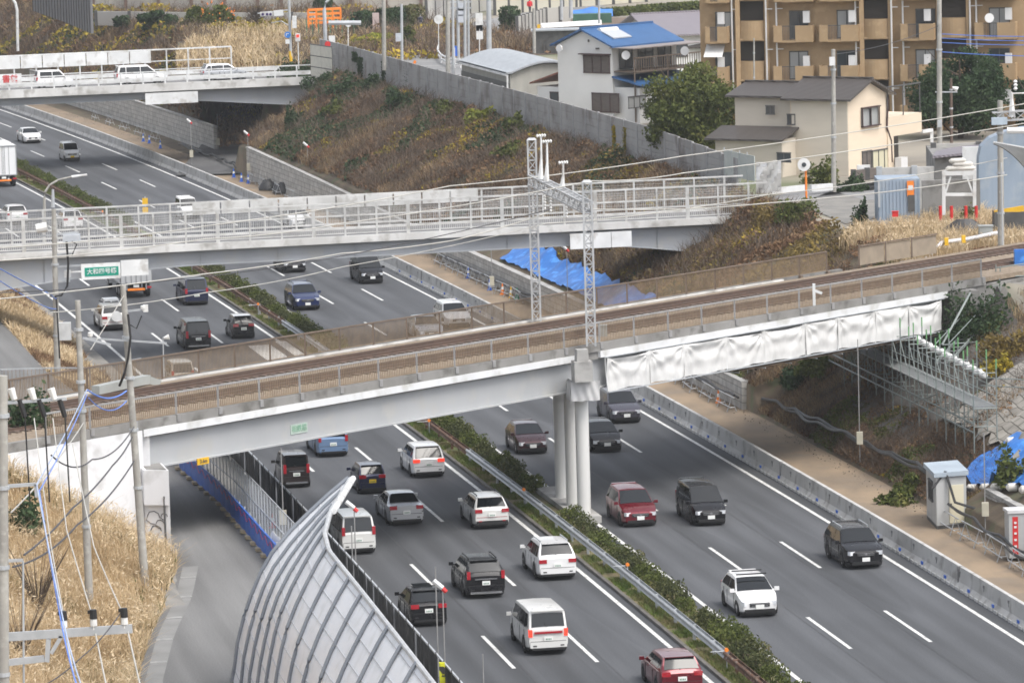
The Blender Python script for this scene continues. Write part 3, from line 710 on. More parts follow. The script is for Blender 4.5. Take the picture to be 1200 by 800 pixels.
# white protection cloth along the right span
CLOTH = pm('white_cloth', (0.62, 0.62, 0.61), (0.55, 0.55, 0.54), 0.8, rough=0.85, bump=0.8, bscale=2.2, stretch=(1.6, 1.6, 0.8))
cl = thing('protective_cloth', 'long white cloth hanging in folds along the right span of the railway bridge', 'cloth', rw(15, -0.3, 7))
bays = [1.3, 4.6, 7.4, 10.9, 14.0, 17.5, 20.3, 23.6, 26.6, 29.6]
rc_ = np.random.RandomState(11)
for bi in range(9):
    a0, a1 = bays[bi], bays[bi+1]; W_ = a1-a0; rows = []
    fr_ = rc_.rand(6)*6; n1, n2 = rc_.randint(9, 15, 2); amp = rc_.uniform(.7, 1.3)
    for j in range(21):
        v = j/20; row = []
        for i in range(41):
            u = i/40; X_, Z_ = u*W_, v*1.7
            e_ = math.sin(math.pi*u)**0.6
            # folds radiating from both pinned top corners, swags between, slack hem
            r1 = math.hypot(X_, Z_)+.05; r2 = math.hypot(W_-X_, Z_)+.05; t1_ = math.atan2(Z_, X_+.01); t2_ = math.atan2(Z_, W_-X_+.01)
            f = .06*amp*math.sin(n1*t1_+fr_[0])*math.exp(-r1/1.5)*min(1, r1*2) + .06*amp*math.sin(n2*t2_+fr_[1])*math.exp(-r2/1.5)*min(1, r2*2)
            f += .07*math.sin(11*v-14*(u-.5)**2*(1-v)+fr_[2])*e_*(1-v)
            f += .045*math.sin(X_*3.1+fr_[3]+v*1.2)*v + .03*math.sin(X_*8.3+fr_[4]+v)*(.3+.7*v)
            sag = (.1+.06*math.sin(fr_[5]))*e_*(1-v)**1.6
            zt = 7.84-sag; zb = 6.18+.03*math.sin(X_*2.1+fr_[3]); row.append(rw(a0+X_, -.2-.02*e_-f, zt+(zb-zt)*v))
        rows.append(row)
    m = MB(); m.grid(rows); m.build('cloth_panel', CLOTH, cl, smooth=True)
m = MB(); m.bar(rw(1.2, -0.32, 6.14), rw(30, -0.32, 6.14), 0.06); m.bar(rw(1.2, -0.1, 7.86), rw(30, -0.1, 7.86), 0.05); m.build('pipe', GALV, cl)
for k in range(9):
    q = bays[k]; m = MB(); m.bar(rw(q, -0.2, 6.1), rw(q, -0.05, 7.86), 0.05); m.build('tie', WHITE, cl)
# working platform slung under the right span
pf = thing('work_platform', 'dark timber working platform slung below the cloth covered right span', 'platform', rw(24, 4, 5.4))
m = MB()
for r in np.arange(0.2, 9.8, 0.5): m.bar(rw(12+0.3*r, r, 5.95), rw(29.2, r, 5.95), 0.46, 0.05)
m.build('planks', pm('dark_timber', (0.1, 0.075, 0.055), (0.16, 0.12, 0.085), 1.2, rough=0.9, stretch=(0.3, 2, 1)), pf)
m = MB()
for q in np.arange(12, 30, 2.2): m.bar(rw(q, -0.1, 5.87), rw(q, 9.9, 5.87), 0.06)
m.build('bearers', GALV, pf)

# name plates on the left girder
pl = text('相鉄橋', 0.34, rw(-20.6, -0.0, 6.95)+RN*0.27, pm('plate_green', (0.2, 0.38, 0.27), (0.25, 0.42, 0.3), 3), (R(90), 0, ang), rb, 'lettering')
m = MB(); m.box(rw(-20.6, 0.3, 6.95), (1.15, 0.03, 0.45), ang); m.build('name_plate', pm('faded_plate', (0.42, 0.5, 0.45), (0.38, 0.46, 0.41), 3), rb)
yl = thing('clearance_plate', 'small yellow height limit plate at the left end of the grey girder', 'sign', rw(-26.3, 0.0, 6.3))
m = MB(); m.box(rw(-27.3, 0.03, 6.3), (0.75, 0.05, 0.3), ang); m.build('plate', YEL, yl)
text('3.6m', 0.24, rw(-27.3, -0.02, 6.3), DARK, (R(90), 0, ang), yl)

# ballast, rails, sleepers
BAL = pm('brown_ballast', (0.27, 0.215, 0.155), (0.2, 0.155, 0.11), 4, rough=0.95, bump=1.0, bscale=9, detail=10, c3=(0.3, 0.25, 0.2), s3=7)
m = MB(); m.extr([(0.32, 8.3), (0.32, 8.55), (1.4, 8.62), (8.6, 8.62), (9.65, 8.5), (9.65, 8.3)], [(rw(q, 0), RN, Zv) for q in (-75, 75)]); m.build('ballast_bed', BAL, kind='structure')
RAILM = pm('rusty_rail', (0.095, 0.058, 0.042), (0.07, 0.045, 0.034), 3, rough=0.7)
RAILT = pm('rail_head', (0.3, 0.27, 0.25), (0.22, 0.19, 0.17), 3, rough=0.35, metal=0.7)
SLP = pm('sleeper', (0.16, 0.12, 0.095), (0.1, 0.075, 0.06), 3, rough=0.9)
for rc, lb in ((2.95, 'nearer rusty railway track seen through the bridge fence'), (6.7, 'farther rusty railway track on the bridge, above the near fence line')):
    tk = thing('railway_track', lb, 'track', rw(0, rc, 8.6))
    for sg_ in (-1, 1):
        m = MB(); r0 = rc+sg_*0.565
        m.extr([(r0-0.07, 8.66), (r0+0.07, 8.66), (r0+0.035, 8.72), (r0+0.035, 8.8), (r0-0.035, 8.8), (r0-0.035, 8.72)], [(rw(-75, 0), RN, Zv), (rw(75, 0), RN, Zv)])
        m.build('rail', RAILM, tk)
        r1 = rc+sg_*0.33
        m = MB(); m.bar(rw(-31, r1, 8.73), rw(31, r1, 8.73), 0.1, 0.12); m.build('guard_rail', RAILM, tk)
    m = MB()
    for q in np.arange(-74, 74, 0.62): m.box(rw(q, rc, 8.63), (0.22, 2.0, 0.1), ang)
    m.build('sleepers', SLP, tk, kind='stuff')

# near and far fences of the railway bridge
FENB = pm('tan_fence_bars', (0.27, 0.2, 0.13), (0.2, 0.15, 0.1), 2, rough=0.7)
FENP = pm('grey_fence_post', (0.3, 0.3, 0.3), (0.24, 0.235, 0.23), 2, rough=0.6)
FENR = pm('brown_fence_post', (0.13, 0.095, 0.07), (0.17, 0.13, 0.1), 2, rough=0.75)
def bfence(label, t0, t1, r, zb, h, bay, bars, mp, mb_, sp):
    t = thing('bridge_fence', label, 'fence', rw((t0+t1)/2, r, zb), group='fences of the railway bridge')
    ts = np.arange(t0, t1+0.01, bay)
    for q in ts:
        m = MB(); m.bar(rw(q, r-0.03, zb), rw(q, r-0.03, zb+h), 0.09, 0.07); m.box(rw(q, r-0.12, zb-0.12), (0.22, 0.16, 0.32), ang); m.build('post', mp, t)
    for q0, q1 in zip(ts[:-1], ts[1:]):
        m = MB()
        for q in np.arange(q0+0.08, q1, sp): m.bar(rw(q, r, zb+0.08), rw(q, r, zb+h-0.04), bars, bars)
        m.bar(rw(q0, r, zb+0.08), rw(q1, r, zb+0.08), 0.04); m.build('bars', mb_, t)
    m = MB(); m.bar(rw(t0, r-0.02, zb+h), rw(ts[-1], r-0.02, zb+h), 0.085, 0.07); m.build('top_rail', mp, t)
    return t
bfence('near fence of tan bars along the front edge of the railway bridge', -37.0, 35, 0.12, 8.6, 1.02, 2.72, 0.034, FENP, FENB, 0.12)
bfence('far fence of tan bars along the back edge of the railway bridge', -35, 34.5, 9.75, 8.6, 1.12, 2.5, 0.034, FENR, FENB, 0.095)
PANF = pm('tan_mesh_panel', (0.3, 0.25, 0.19), (0.24, 0.2, 0.155), 1.5, rough=0.85)
t = thing('panel_fence', 'short solid tan panelled fence behind the track beside the white pipe', 'fence', rw(39, 9.75, 8.6))
for q in np.arange(35.5, 40.6, 2.5):
    m = MB(); m.bar(rw(q, 9.72, 8.6), rw(q, 9.72, 9.8), 0.09, 0.07); m.build('post', FENR, t)
    m = MB(); m.bar(rw(q+0.05, 9.78, 9.16), rw(q+2.45, 9.78, 9.16), 0.02, 1.02); m.build('panel', PANF, t)
m = MB(); m.bar(rw(35.5, 9.73, 9.74), rw(43, 9.73, 9.74), 0.07); m.build('top_rail', FENR, t)
# white cable duct behind the far fence kerb
m = MB(); m.bar(rw(-28, 9.35, 8.6), rw(28, 9.35, 8.6), 0.16, 0.1); tag(m.build('cable_trough', WKERB), 'thin white cable trough along the foot of the far bridge fence', 'cable trough')

# abutment left
AW = pm('white_abutment_paint', (0.74, 0.745, 0.76), (0.66, 0.665, 0.68), 0.4, rough=0.7, c3=(0.52, 0.52, 0.52), s3=0.9, stretch=(1, 1, 0.3))
ab = thing('bridge_abutment', 'white painted abutment and wing wall at the left end of the railway bridge', 'abutment', rw(-32, 2, 2.8))
rd = Vector((-0.2, 0.98, 0)).normalized()
m = MB(); m.extr([(-0.02, 2.0), (0.45, 2.0), (0.45, 8.18), (-0.02, 8.18)], [(rw(-41, 0), RN, Zv), (rw(-31.15, 0), RN, Zv)]); m.build('wing_wall', AW, ab)
c0 = rw(-30.7, 0); m = MB(); m.prism([(c0.x, c0.y), (c0.x+rd.x*13, c0.y+rd.y*13), (c0.x+rd.x*13-1.2, c0.y+rd.y*13), (c0.x-0.8, c0.y+0.02)], 2.0, 8.15); m.build('back_wall', AW, ab)
n0 = Vector((-15.5, 220.0, 0)); q0 = Vector((-16.65, 220.3, 0)); zs1, zs2 = atY(191, 551, 220).z, atY(191, 592, 220).z
def pol(a, b, L): return [(a.x, a.y), (b.x, b.y), (b.x+rd.x*L, b.y+rd.y*L), (a.x+rd.x*L, a.y+rd.y*L)]
m = MB(); m.prism(pol(q0, n0, 12), zs2, zs1); m.build('bearing_shelf', AW, ab)
m = MB(); m.prism(pol(q0+Vector((0, .3, 0)), n0+Vector((-.02, .3, 0)), 12), 2.0, zs2-.003); m.build('lower_wall', AW, ab)
m = MB(); m.prism(pol(q0+Vector((.12, .12, 0)), n0+Vector((-.12, .12, 0)), 11.5), zs1+.002, zs1+.03); m.build('shelf_top', CONC_D, ab)
m = MB(); m.tube([n0+Vector((-.25, .1, 2.85)), n0+Vector((-.25, .1, 5.2)), n0+Vector((-.25, -.05, 5.3))], 0.05, 8); m.build('drain_pipe', DARK, ab)
GR = pm('black_spray_paint', (0.03, 0.03, 0.03), (0.05, 0.05, 0.05), 3)
m = MB()
for cx_, cz_, rr_ in ((-16.3, 4.3, .3), (-16.0, 4.0, .2), (-16.2, 3.7, .25), (-15.8, 4.35, .15)):
    pts = [Vector((cx_+rr_*math.cos(k*0.7)*(1+.2*math.sin(3*k)), 222.27+0.0, cz_+rr_*math.sin(k*0.7))) for k in range(8)]
    pts = [Vector((p.x, 220.58-.26*(p.x+16.65), p.z)) for p in pts]
    m.tube(pts, 0.018, 4)
m.build('graffiti', GR, ab)

# ---------------------------------------------------------------- catenary gantry over the bridge
LAT = pm('lattice_grey', (0.5, 0.51, 0.52), (0.4, 0.41, 0.42), 2, rough=0.5, metal=0.2)
gt = thing('catenary_gantry', 'grey lattice railway gantry with two masts standing over the tracks', 'gantry', (3.9, 243.5, 8.7))
def lattice(t, name, p0, p1, w0, sec, leg=0.05, br=0.03):
    p0 = Vector(p0); p1 = Vector(p1); d = (p1-p0); L = d.length; d.normalize()
    s_ = d.cross(Zv) if abs(d.z) < 0.9 else Vector((1, 0, 0)); s_.normalize(); u_ = s_.cross(d).normalized()
    m = MB(); cs = [s_*a*w0/2+u_*b*w0/2 for a, b in ((-1, -1), (1, -1), (1, 1), (-1, 1))]
    for c in cs: m.bar(p0+c, p1+c, leg)
    n = int(L/sec)
    for i in range(n):
        for k in range(4):
            a, b = cs[k], cs[(k+1) % 4]
            q0_, q1_ = p0+d*(L*i/n), p0+d*(L*(i+1)/n)
            m.bar(q0_+a, q1_+b, br) if i % 2 == 0 else m.bar(q0_+b, q1_+a, br)
            m.bar(q1_+a, q1_+b, br*0.9)
    return m.build(name, LAT, t)
MA = Vector((3.9, 243.5, 0)); MBp = Vector((1.3, 255.5, 0))
lattice(gt, 'mast', MA+Zv*8.7, MA+Zv*16.8, 0.42, 0.5, 0.09, 0.04); lattice(gt, 'mast', MBp+Zv*8.6, MBp+Zv*18.0, 0.42, 0.5, 0.09, 0.04)
lattice(gt, 'beam', MBp+Zv*15.95, MA+Zv*15.55, 0.5, 0.55, 0.08, 0.035)
for P, z in ((MA, 16.85), (MBp, 18.05)):
    m = MB(); m.box((P.x, P.y, z), (0.5, 0.5, 0.1), 0, 0.6); m.build('mast_cap', LAT, gt)
INS = pm('white_porcelain', (0.75, 0.75, 0.73), (0.65, 0.65, 0.63), 3, rough=0.3)
def insul(m, p0, p1, r=0.07, n=5):
    p0 = Vector(p0); p1 = Vector(p1); pts = []; rs = []
    for i in range(n*2+1): pts.append(p0.lerp(p1, i/(n*2))); rs.append(r if i % 2 else r*0.45)
    m.tube(pts, rs, 8)
for f_, hh in ((0.22, 2.2), (0.33, 2.0), (0.62, 1.2)):
    c = MBp.lerp(MA, f_)+Zv*16.2
    m = MB(); m.tube([c+Vector((-.18, 0, 0)), c+Vector((-.12, 0, hh*.45)), c+Vector((-.1, 0, hh))], [0.16, 0.07, 0.05], 6); m.build('bracket', WHITE, gt)
    m = MB(); insul(m, c+Vector((-.35, 0, hh)), c+Vector((.15, 0, hh+.02)), 0.1, 4); m.build('insulator', INS, gt)
    m = MB(); insul(m, c+Vector((0, 0, -.65)), c+Vector((0, 0, -1.6)), 0.08, 6); m.build('insulator', INS, gt)

RD = Vector((-0.2, 0.98, 0)).normalized(); c0 = rw(30.8, 0.1)
m = MB(); m.prism([(c0.x, c0.y), (c0.x+RD.x*13.5, c0.y+RD.y*13.5), (c0.x+RD.x*13.5+1.6, c0.y+RD.y*13.5), (c0.x+1.6, c0.y)], 2.0, 8.15)
a_r = thing('bridge_abutment', 'grey concrete abutment hidden behind the right end of the railway bridge', 'abutment', c0); m.build('wall', CONC_D, a_r)
m = MB(); m.extr([(0.1, 5.0), (0.5, 5.0), (0.5, 8.2), (0.1, 8.2)], [(rw(30.9, 0), RN, Zv), (rw(42, 0), RN, Zv)]); m.build('wing_wall', CONC_D, a_r)
# ================================================================ VEHICLES
GLASS = None
def simple(name, c, rough=0.5, metal=0.0, coat=0.0, emit=None, spec=0.5):
    if name in MATS: return MATS[name]
    m, n, b = _new(name); b.inputs['Base Color'].default_value = (*c, 1); b.inputs['Roughness'].default_value = rough; b.inputs['Metallic'].default_value = metal
    b.inputs['Coat Weight'].default_value = coat; b.inputs['Coat Roughness'].default_value = 0.04; b.inputs['Specular IOR Level'].default_value = spec
    nz = n.nodes.new('ShaderNodeTexNoise'); nz.inputs['Scale'].default_value = 3; tc = n.nodes.new('ShaderNodeTexCoord'); n.links.new(tc.outputs['Object'], nz.inputs['Vector'])
    mr = n.nodes.new('ShaderNodeMapRange'); mr.inputs[3].default_value = max(0, rough-0.04); mr.inputs[4].default_value = rough+0.06; n.links.new(nz.outputs['Fac'], mr.inputs[0]); n.links.new(mr.outputs[0], b.inputs['Roughness'])
    if emit: b.inputs['Emission Color'].default_value = (*emit[:3], 1); b.inputs['Emission Strength'].default_value = emit[3]
    MATS[name] = m; return m
VGLASS = simple('car_glass', (0.008, 0.01, 0.012), 0.04, spec=0.6)
TYRE = simple('tyre_rubber', (0.02, 0.02, 0.02), 0.85)
RIM = simple('alloy_rim', (0.45, 0.45, 0.46), 0.35, 0.7)
BLK_ = simple('black_trim', (0.015, 0.015, 0.016), 0.5)
CHR = simple('chrome', (0.65, 0.65, 0.66), 0.15, 0.95)
LAMPW = simple('headlamp_lens', (0.75, 0.77, 0.8), 0.08, coat=1)
LAMPR = simple('tail_lamp_lens', (0.35, 0.01, 0.02), 0.15, coat=1)
LAMPON = simple('lit_brake_lamp', (0.7, 0.05, 0.03), 0.2, emit=(1, 0.06, 0.03, 0.5))
PLW = simple('white_plate', (0.75, 0.76, 0.74), 0.5); PLY = simple('yellow_plate', (0.8, 0.55, 0.02), 0.5)
PLT = simple('plate_characters', (0.02, 0.15, 0.08), 0.5)
def paint(name, c, metal=0.25, rough=0.28): return simple(name+'_car_paint', c, rough, metal, 0.8)
PW = paint('white', (0.74, 0.74, 0.74), 0.0); PWP = paint('pearl_white', (0.68, 0.68, 0.66), 0.05); PS = paint('silver', (0.5, 0.51, 0.53), 0.6)
PB = simple('black_car_paint', (0.009, 0.009, 0.011), 0.25, 0.0, 0.25, spec=0.35); PN = paint('navy', (0.015, 0.02, 0.06), 0.3); PLB = paint('light_blue', (0.18, 0.28, 0.45), 0.4)
PM_ = paint('maroon', (0.045, 0.012, 0.016), 0.4); PR = paint('wine_red', (0.15, 0.006, 0.016), 0.4); PG = paint('slate_grey', (0.07, 0.065, 0.085), 0.5)
PBN = paint('dark_brown', (0.035, 0.025, 0.025), 0.4); PBL = paint('deep_blue', (0.012, 0.025, 0.1), 0.3); PBG = paint('beige', (0.5, 0.46, 0.4), 0.1)
_T = {  # L, W, H, belt, cowl z, nose z, x: nose->cowl, roof front, roof rear, rear glass base (distance from tail), deck z, tail z, tumble, wheel r, wheelbase
 'minivan': dict(L=4.75, W=1.74, H=1.86, belt=1.02, zc=1.08, zf=0.82, xc=0.85, xr=1.75, xq=0.22, xd=0.02, zd=1.05, zr=1.0, tum=0.82, r=0.33, wb=2.85, hb=0.16),
 'kei':     dict(L=3.4, W=1.475, H=1.75, belt=0.98, zc=1.05, zf=0.85, xc=0.55, xr=1.15, xq=0.16, xd=0.02, zd=1.05, zr=1.0, tum=0.86, r=0.28, wb=2.45, hb=0.14),
 'keih':    dict(L=3.4, W=1.475, H=1.5, belt=0.92, zc=0.98, zf=0.78, xc=0.7, xr=1.35, xq=0.35, xd=0.05, zd=1.0, zr=0.92, tum=0.8, r=0.28, wb=2.45, hb=0.15),
 'hatch':   dict(L=3.95, W=1.695, H=1.52, belt=0.95, zc=1.0, zf=0.72, xc=0.85, xr=1.75, xq=0.75, xd=0.1, zd=1.02, zr=0.92, tum=0.76, r=0.31, wb=2.5, hb=0.15),
 'wagon':   dict(L=4.6, W=1.8, H=1.55, belt=0.95, zc=0.99, zf=0.74, xc=1.15, xr=2.0, xq=0.55, xd=0.08, zd=1.02, zr=0.93, tum=0.74, r=0.33, wb=2.7, hb=0.17),
 'mpv':     dict(L=4.4, W=1.79, H=1.66, belt=1.0, zc=1.04, zf=0.78, xc=1.0, xr=1.9, xq=0.4, xd=0.04, zd=1.02, zr=0.97, tum=0.77, r=0.33, wb=2.68, hb=0.16),
 'suv':     dict(L=4.65, W=1.86, H=1.68, belt=1.04, zc=1.1, zf=0.88, xc=1.15, xr=1.95, xq=0.6, xd=0.1, zd=1.12, zr=1.02, tum=0.75, r=0.37, wb=2.7, hb=0.22),
 'sedan':   dict(L=4.85, W=1.8, H=1.46, belt=0.93, zc=0.97, zf=0.72, xc=1.3, xr=2.1, xq=1.35, xd=0.65, zd=1.03, zr=0.98, tum=0.72, r=0.33, wb=2.85, hb=0.15),
 'boxvan':  dict(L=4.75, W=1.8, H=1.9, belt=1.1, zc=1.18, zf=0.98, xc=0.75, xr=1.35, xq=0.18, xd=0.02, zd=1.15, zr=1.08, tum=0.86, r=0.36, wb=2.85, hb=0.24),
}
def make_car(name, label, cat, kind, body, P, rz, plate='w', rails_=False, lights=False, chrome=False, sunroof=False, bar=None, two=None, cladding=False, scale=1.0, rack=False, group='vehicles on the motorway', lamps=None):
    k = _T[kind]; L, W, H = k['L'], k['W'], k['H']; hw = W/2; f = L/2; b_ = -L/2; zb = k['hb']
    xs_c, xs_r, xs_q, xs_d = f-k['xc'], f-k['xr'], b_+k['xq'], b_+k['xd']
    def top(x):
        pts = [(b_, k['zr']), (xs_d, k['zd']), (xs_q, H-0.03), ((xs_q*0.6+xs_r*0.4), H), (xs_r, H-0.04), (xs_c, k['zc']), (xs_c+0.4*k['xc'], k['zc']*0.45+k['zf']*0.55+0.07), (f-0.1, k['zf']), (f, k['zf']-0.1)]
        return float(np.interp(x, [p[0] for p in pts], [p[1] for p in pts]))
    def plan(x):
        u = max(0, (x-(f-0.75))/0.75); v = max(0, (b_+0.45-x)/0.45)
        return 1-0.17*u**2.2-0.09*v**2.2
    belt = k['belt']; tum = k['tum']
    def yside(x, z): return hw*plan(x)*(0.975-(0.975-tum)*max(0, (z-belt))/(H-0.08-belt))
    def sec(x):
        w_ = hw*plan(x); zt = top(x); bt = min(belt, zt-0.03); g_ = max(0.0, zt-belt)/(H-belt); zs = zt-0.03-0.06*g_
        ys = yside(x, zs)
        zz = zb + (0.1*max(0, (x-(f-0.5))/0.5) + 0.08*max(0, (b_+0.4-x)/0.4))
        return [(0, zz), (w_*0.85, zz), (w_*0.97, zz+0.07), (w_*1.0, zz+0.2), (w_*1.0, (zz+bt)/2+0.05), (w_*0.992, bt-0.08), (w_*0.975, bt), (ys, zs), (ys*0.95, zt-0.015-0.01*g_), (ys*0.6, zt+0.0), (0, zt+0.012)]
    xs = sorted(set([b_, b_+0.04, b_+0.12, b_+0.25, b_+0.45, xs_d, xs_d+(xs_q-xs_d)*0.5, xs_q, xs_q+0.12, xs_r-0.15, xs_r, xs_r+(xs_c-xs_r)*0.5, xs_c, xs_c+0.15, f-0.75, f-0.5, f-0.3, f-0.15, f-0.06, f] + list(np.linspace(b_+0.6, f-0.9, 7))))
    rows = []
    for x in xs:
        h_ = sec(x); rows.append([Vector((x, y, z)) for y, z in h_] + [Vector((x, -y, z)) for y, z in h_[-2:0:-1]])
    t = thing(name, label, cat, P, rz, group)
    m = MB(); m.grid(rows, closed=True); n_ = len(rows[0]); m.f.append(tuple(range(n_))); m.f.append(tuple((len(rows)-1)*n_+i for i in range(n_))[::-1])
    m.f = [q[::-1] for q in m.f]
    bo = m.build('body', body, t, world=False, smooth=35)
    if two is not None:    # contrasting roof
        m = MB(); rr = []
        for x in np.linspace(xs_q+0.02, xs_r-0.02, 8):
            y7 = yside(x, top(x)-0.07)*0.97; rr.append([Vector((x, y7*q, top(x)+0.016-0.02*abs(q)**4)) for q in np.linspace(-1, 1, 9)])
        m.grid(rr); m.build('roof_panel', two, t, world=False, smooth=True)
    def sheetx(nm, x0, x1, kk, mat, off=0.014, nx=5, yk0=None):
        m = MB(); rr = []
        for i in range(nx+1):
            x = x0+(x1-x0)*i/nx; yw = yside(x, top(x)-0.05)*(kk if yk0 is None else kk+(yk0-kk)*i/nx)
            ny = Vector((-(top(x+0.03)-top(x-0.03))/0.06, 0, 1)).normalized()
            rr.append([Vector((x, yw*q, top(x)+0.012*(1-q*q)-0.012*abs(q)**3)) + ny*off for q in np.linspace(-1, 1, 9)])
        m.grid(rr); return m.build(nm, mat, t, world=False, smooth=True)
    sheetx('windshield', xs_c-0.03, xs_r+0.05, 0.93, VGLASS)
    sheetx('rear_window', xs_q-0.02, xs_d+(0.06 if kind in ('sedan', 'hatch', 'wagon', 'suv') else 0.015), 0.88, VGLASS, 0.02)
    # side windows
    zlo, zhi = belt+0.05, H-0.15
    def ws(z): # windshield x at height z
        return float(np.interp(z, [k['zc'], H-0.04], [xs_c, xs_r]))
    def wq(z): return float(np.interp(z, [k['zd'], H-0.03], [xs_d, xs_q]))
    fr0 = lambda z: ws(z)-0.12
    bk = lambda z: wq(z)+0.14 if kind != 'sedan' else wq(z)+0.2
    L_in = fr0(zlo)-bk(zlo)
    cuts = [0, 0.42, 0.8, 1] if kind in ('minivan', 'boxvan', 'mpv', 'wagon', 'suv') else [0, 0.48, 0.94] if kind != 'sedan' else [0, 0.5, 1.0]
    for sg_ in (1, -1):
        for c0, c1 in zip(cuts[:-1], cuts[1:]):
            poly = []
            def X(c, z):
                a_ = fr0(z); e_ = bk(z); xl = fr0(zlo)-c*L_in
                return min(a_, max(e_, xl))
            pts = [(X(c0, zlo)-0.03, zlo), (X(c1, zlo)+0.03, zlo), (X(c1, (zlo+zhi)/2)+0.03, (zlo+zhi)/2), (X(c1, zhi)+0.03, zhi), (X(c0, zhi)-0.03, zhi), (X(c0, (zlo+zhi)/2)-0.03, (zlo+zhi)/2)]
            if abs(pts[0][0]-pts[1][0]) < 0.08: continue
            m = MB(); vs = [Vector((x, sg_*(yside(x, z)+0.012), z)) for x, z in pts]
            m.add(vs, [(0, 1, 2, 5), (5, 2, 3, 4)] if sg_ > 0 else [(5, 2, 1, 0), (4, 3, 2, 5)]); m.build('side_window', VGLASS, t, world=False)
    # wheels
    for sx in (1, -1):
        for sg_ in (1, -1):
            r = k['r']; c = Vector((sx*k['wb']/2 + (0.02 if sx > 0 else 0), sg_*(hw-0.09), r)); m = MB()
            prof = [(-0.1, r*0.62), (-0.1, r*0.9), (-0.07, r*0.985), (0.07, r*0.985), (0.1, r*0.9), (0.1, r*0.62)]
            rr = [[c+Vector((math.cos(a_)*q, o_*sg_, math.sin(a_)*q)) for o_, q in prof] for a_ in np.linspace(0, 2*math.pi, 21)[:-1]]
            rr.append(rr[0]); m.grid(rr)
            wh = m.build('wheel', TYRE, t, world=False, smooth=True)
            m = MB(); m.tube([c+Vector((0, -0.08*sg_, 0)), c+Vector((0, 0.072*sg_, 0)), c+Vector((0, 0.085*sg_, 0))], [r*0.66, r*0.66, r*0.3], 10); m.build('rim', RIM, wh, world=False)
            m = MB(); rr = []
            ra = r+0.07; zc_ = zb+0.02
            pts = [(c.x+ra*math.cos(a_), max(zc_, r+ra*math.sin(a_))) for a_ in np.linspace(-0.5, math.pi+0.5, 15)]
            vs = [Vector((x, sg_*(hw*plan(x)*1.0+0.006), z)) for x, z in pts]; m.add(vs, [tuple(range(15)) if sg_ < 0 else tuple(range(15))[::-1]])
            m.build('wheel_arch', BLK_ if cladding or True else body, t, world=False)
    # rear details
    we = hw*plan(b_)
    lt = LAMPON if lights else LAMPR
    zz0, zz1 = (0.78, 1.25) if kind in ('minivan', 'boxvan', 'kei') else (0.82, 1.0)
    if lamps: zz0, zz1 = lamps
    for sg_ in (1, -1):
        m = MB(); ww = 0.16 if zz1-zz0 > 0.3 else 0.36
        yo = sg_*(we-ww/2+0.02)
        m.box((b_+0.05, yo, (zz0+zz1)/2), (0.16, ww, zz1-zz0)); m.build('tail_light', lt, t, world=False)
        m = MB(); zl = (k['zf']-0.12); m.box((f-0.1, sg_*(hw*plan(f)-0.13), zl), (0.2, 0.32, 0.17), -sg_*0.45); m.box((f-0.24, sg_*(hw*plan(f)-0.01), zl+0.02), (0.3, 0.1, 0.13), -sg_*0.3); m.build('headlight', LAMPW, t, world=False)
        m = MB(); mx_ = xs_c-0.12; m.box((mx_, sg_*(hw+0.11), belt+0.09), (0.1, 0.2, 0.15)); m.bar((mx_, sg_*(hw-0.08), belt+0.05), (mx_, sg_*(hw+0.06), belt+0.06), 0.05); m.build('mirror', body if body not in (PBN,) else BLK_, t, world=False)
        m = MB(); m.box((0.35, sg_*(hw*0.985+0.012), belt-0.1), (0.16, 0.03, 0.03)); m.box((-0.65, sg_*(hw*0.985+0.012), belt-0.1), (0.16, 0.03, 0.03)); m.build('door_handle', CHR if chrome else body, t, world=False)
    m = MB(); m.box((b_+0.03, 0, 0.46 if not cladding else 0.36), (0.16, 2*we*0.96, 0.26 if not cladding else 0.14)); m.build('rear_bumper', body if not cladding else BLK_, t, world=False)
    m = MB(); m.box((b_-0.02, 0, 0.28), (0.1, 2*we*0.86, 0.1)); m.build('rear_skirt', BLK_ if not chrome else CHR, t, world=False)
    m = MB(); m.box((f-0.02, 0, 0.3), (0.1, 1.3, 0.14)); m.build('front_skirt', BLK_, t, world=False)
    m = MB(); m.box((f-0.0, 0, k['zf']-0.17), (0.06, 0.85, 0.17)); gr = m.build('grille', BLK_, t, world=False)
    m = MB(); m.box((f+0.035, 0, k['zf']-0.13), (0.02, 0.8, 0.035)); m.box((f+0.035, 0, k['zf']-0.21), (0.02, 0.7, 0.025)); m.tube([(f+0.03, 0, k['zf']-0.16), (f+0.06, 0, k['zf']-0.16)], 0.06, 10); m.build('grille_bar', CHR, gr, world=False)
    pmx = PLW if plate == 'w' else PLY
    zpl = 0.72 if kind in ('minivan', 'kei', 'boxvan', 'suv', 'hatch', 'wagon', 'mpv') else 0.68
    m = MB(); m.box((b_-0.055, 0, zpl), (0.03, 0.36, 0.18)); pl_ = m.build('number_plate', pmx, t, world=False)
    m = MB(); [m.box((b_-0.072, -0.1+0.066*q, zpl-0.02), (0.006, 0.035, 0.07)) for q in range(4)]; m.build('plate_marks', PLT, pl_, world=False)
    m = MB(); m.box((f+0.05, 0, 0.47), (0.03, 0.36, 0.18)); m.build('number_plate', pmx, t, world=False)
    if kind != 'sedan':
        m = MB(); m.box((xs_q-0.02, 0, H-0.02), (0.24, 2*hw*tum*0.9, 0.035)); m.build('spoiler', body, t, world=False)
        m = MB(); m.bar((xs_d-0.03+(xs_q-xs_d)*.1, 0.05, k['zd']+0.07), (xs_q-(xs_q-xs_d)*.35, 0.25, H-0.32), 0.025); m.build('rear_wiper', BLK_, t, world=False)
    if chrome:
        m = MB(); m.box((b_-0.05, 0, 0.9), (0.05, 2*we*0.6, 0.05)); m.build('rear_garnish', CHR, t, world=False)
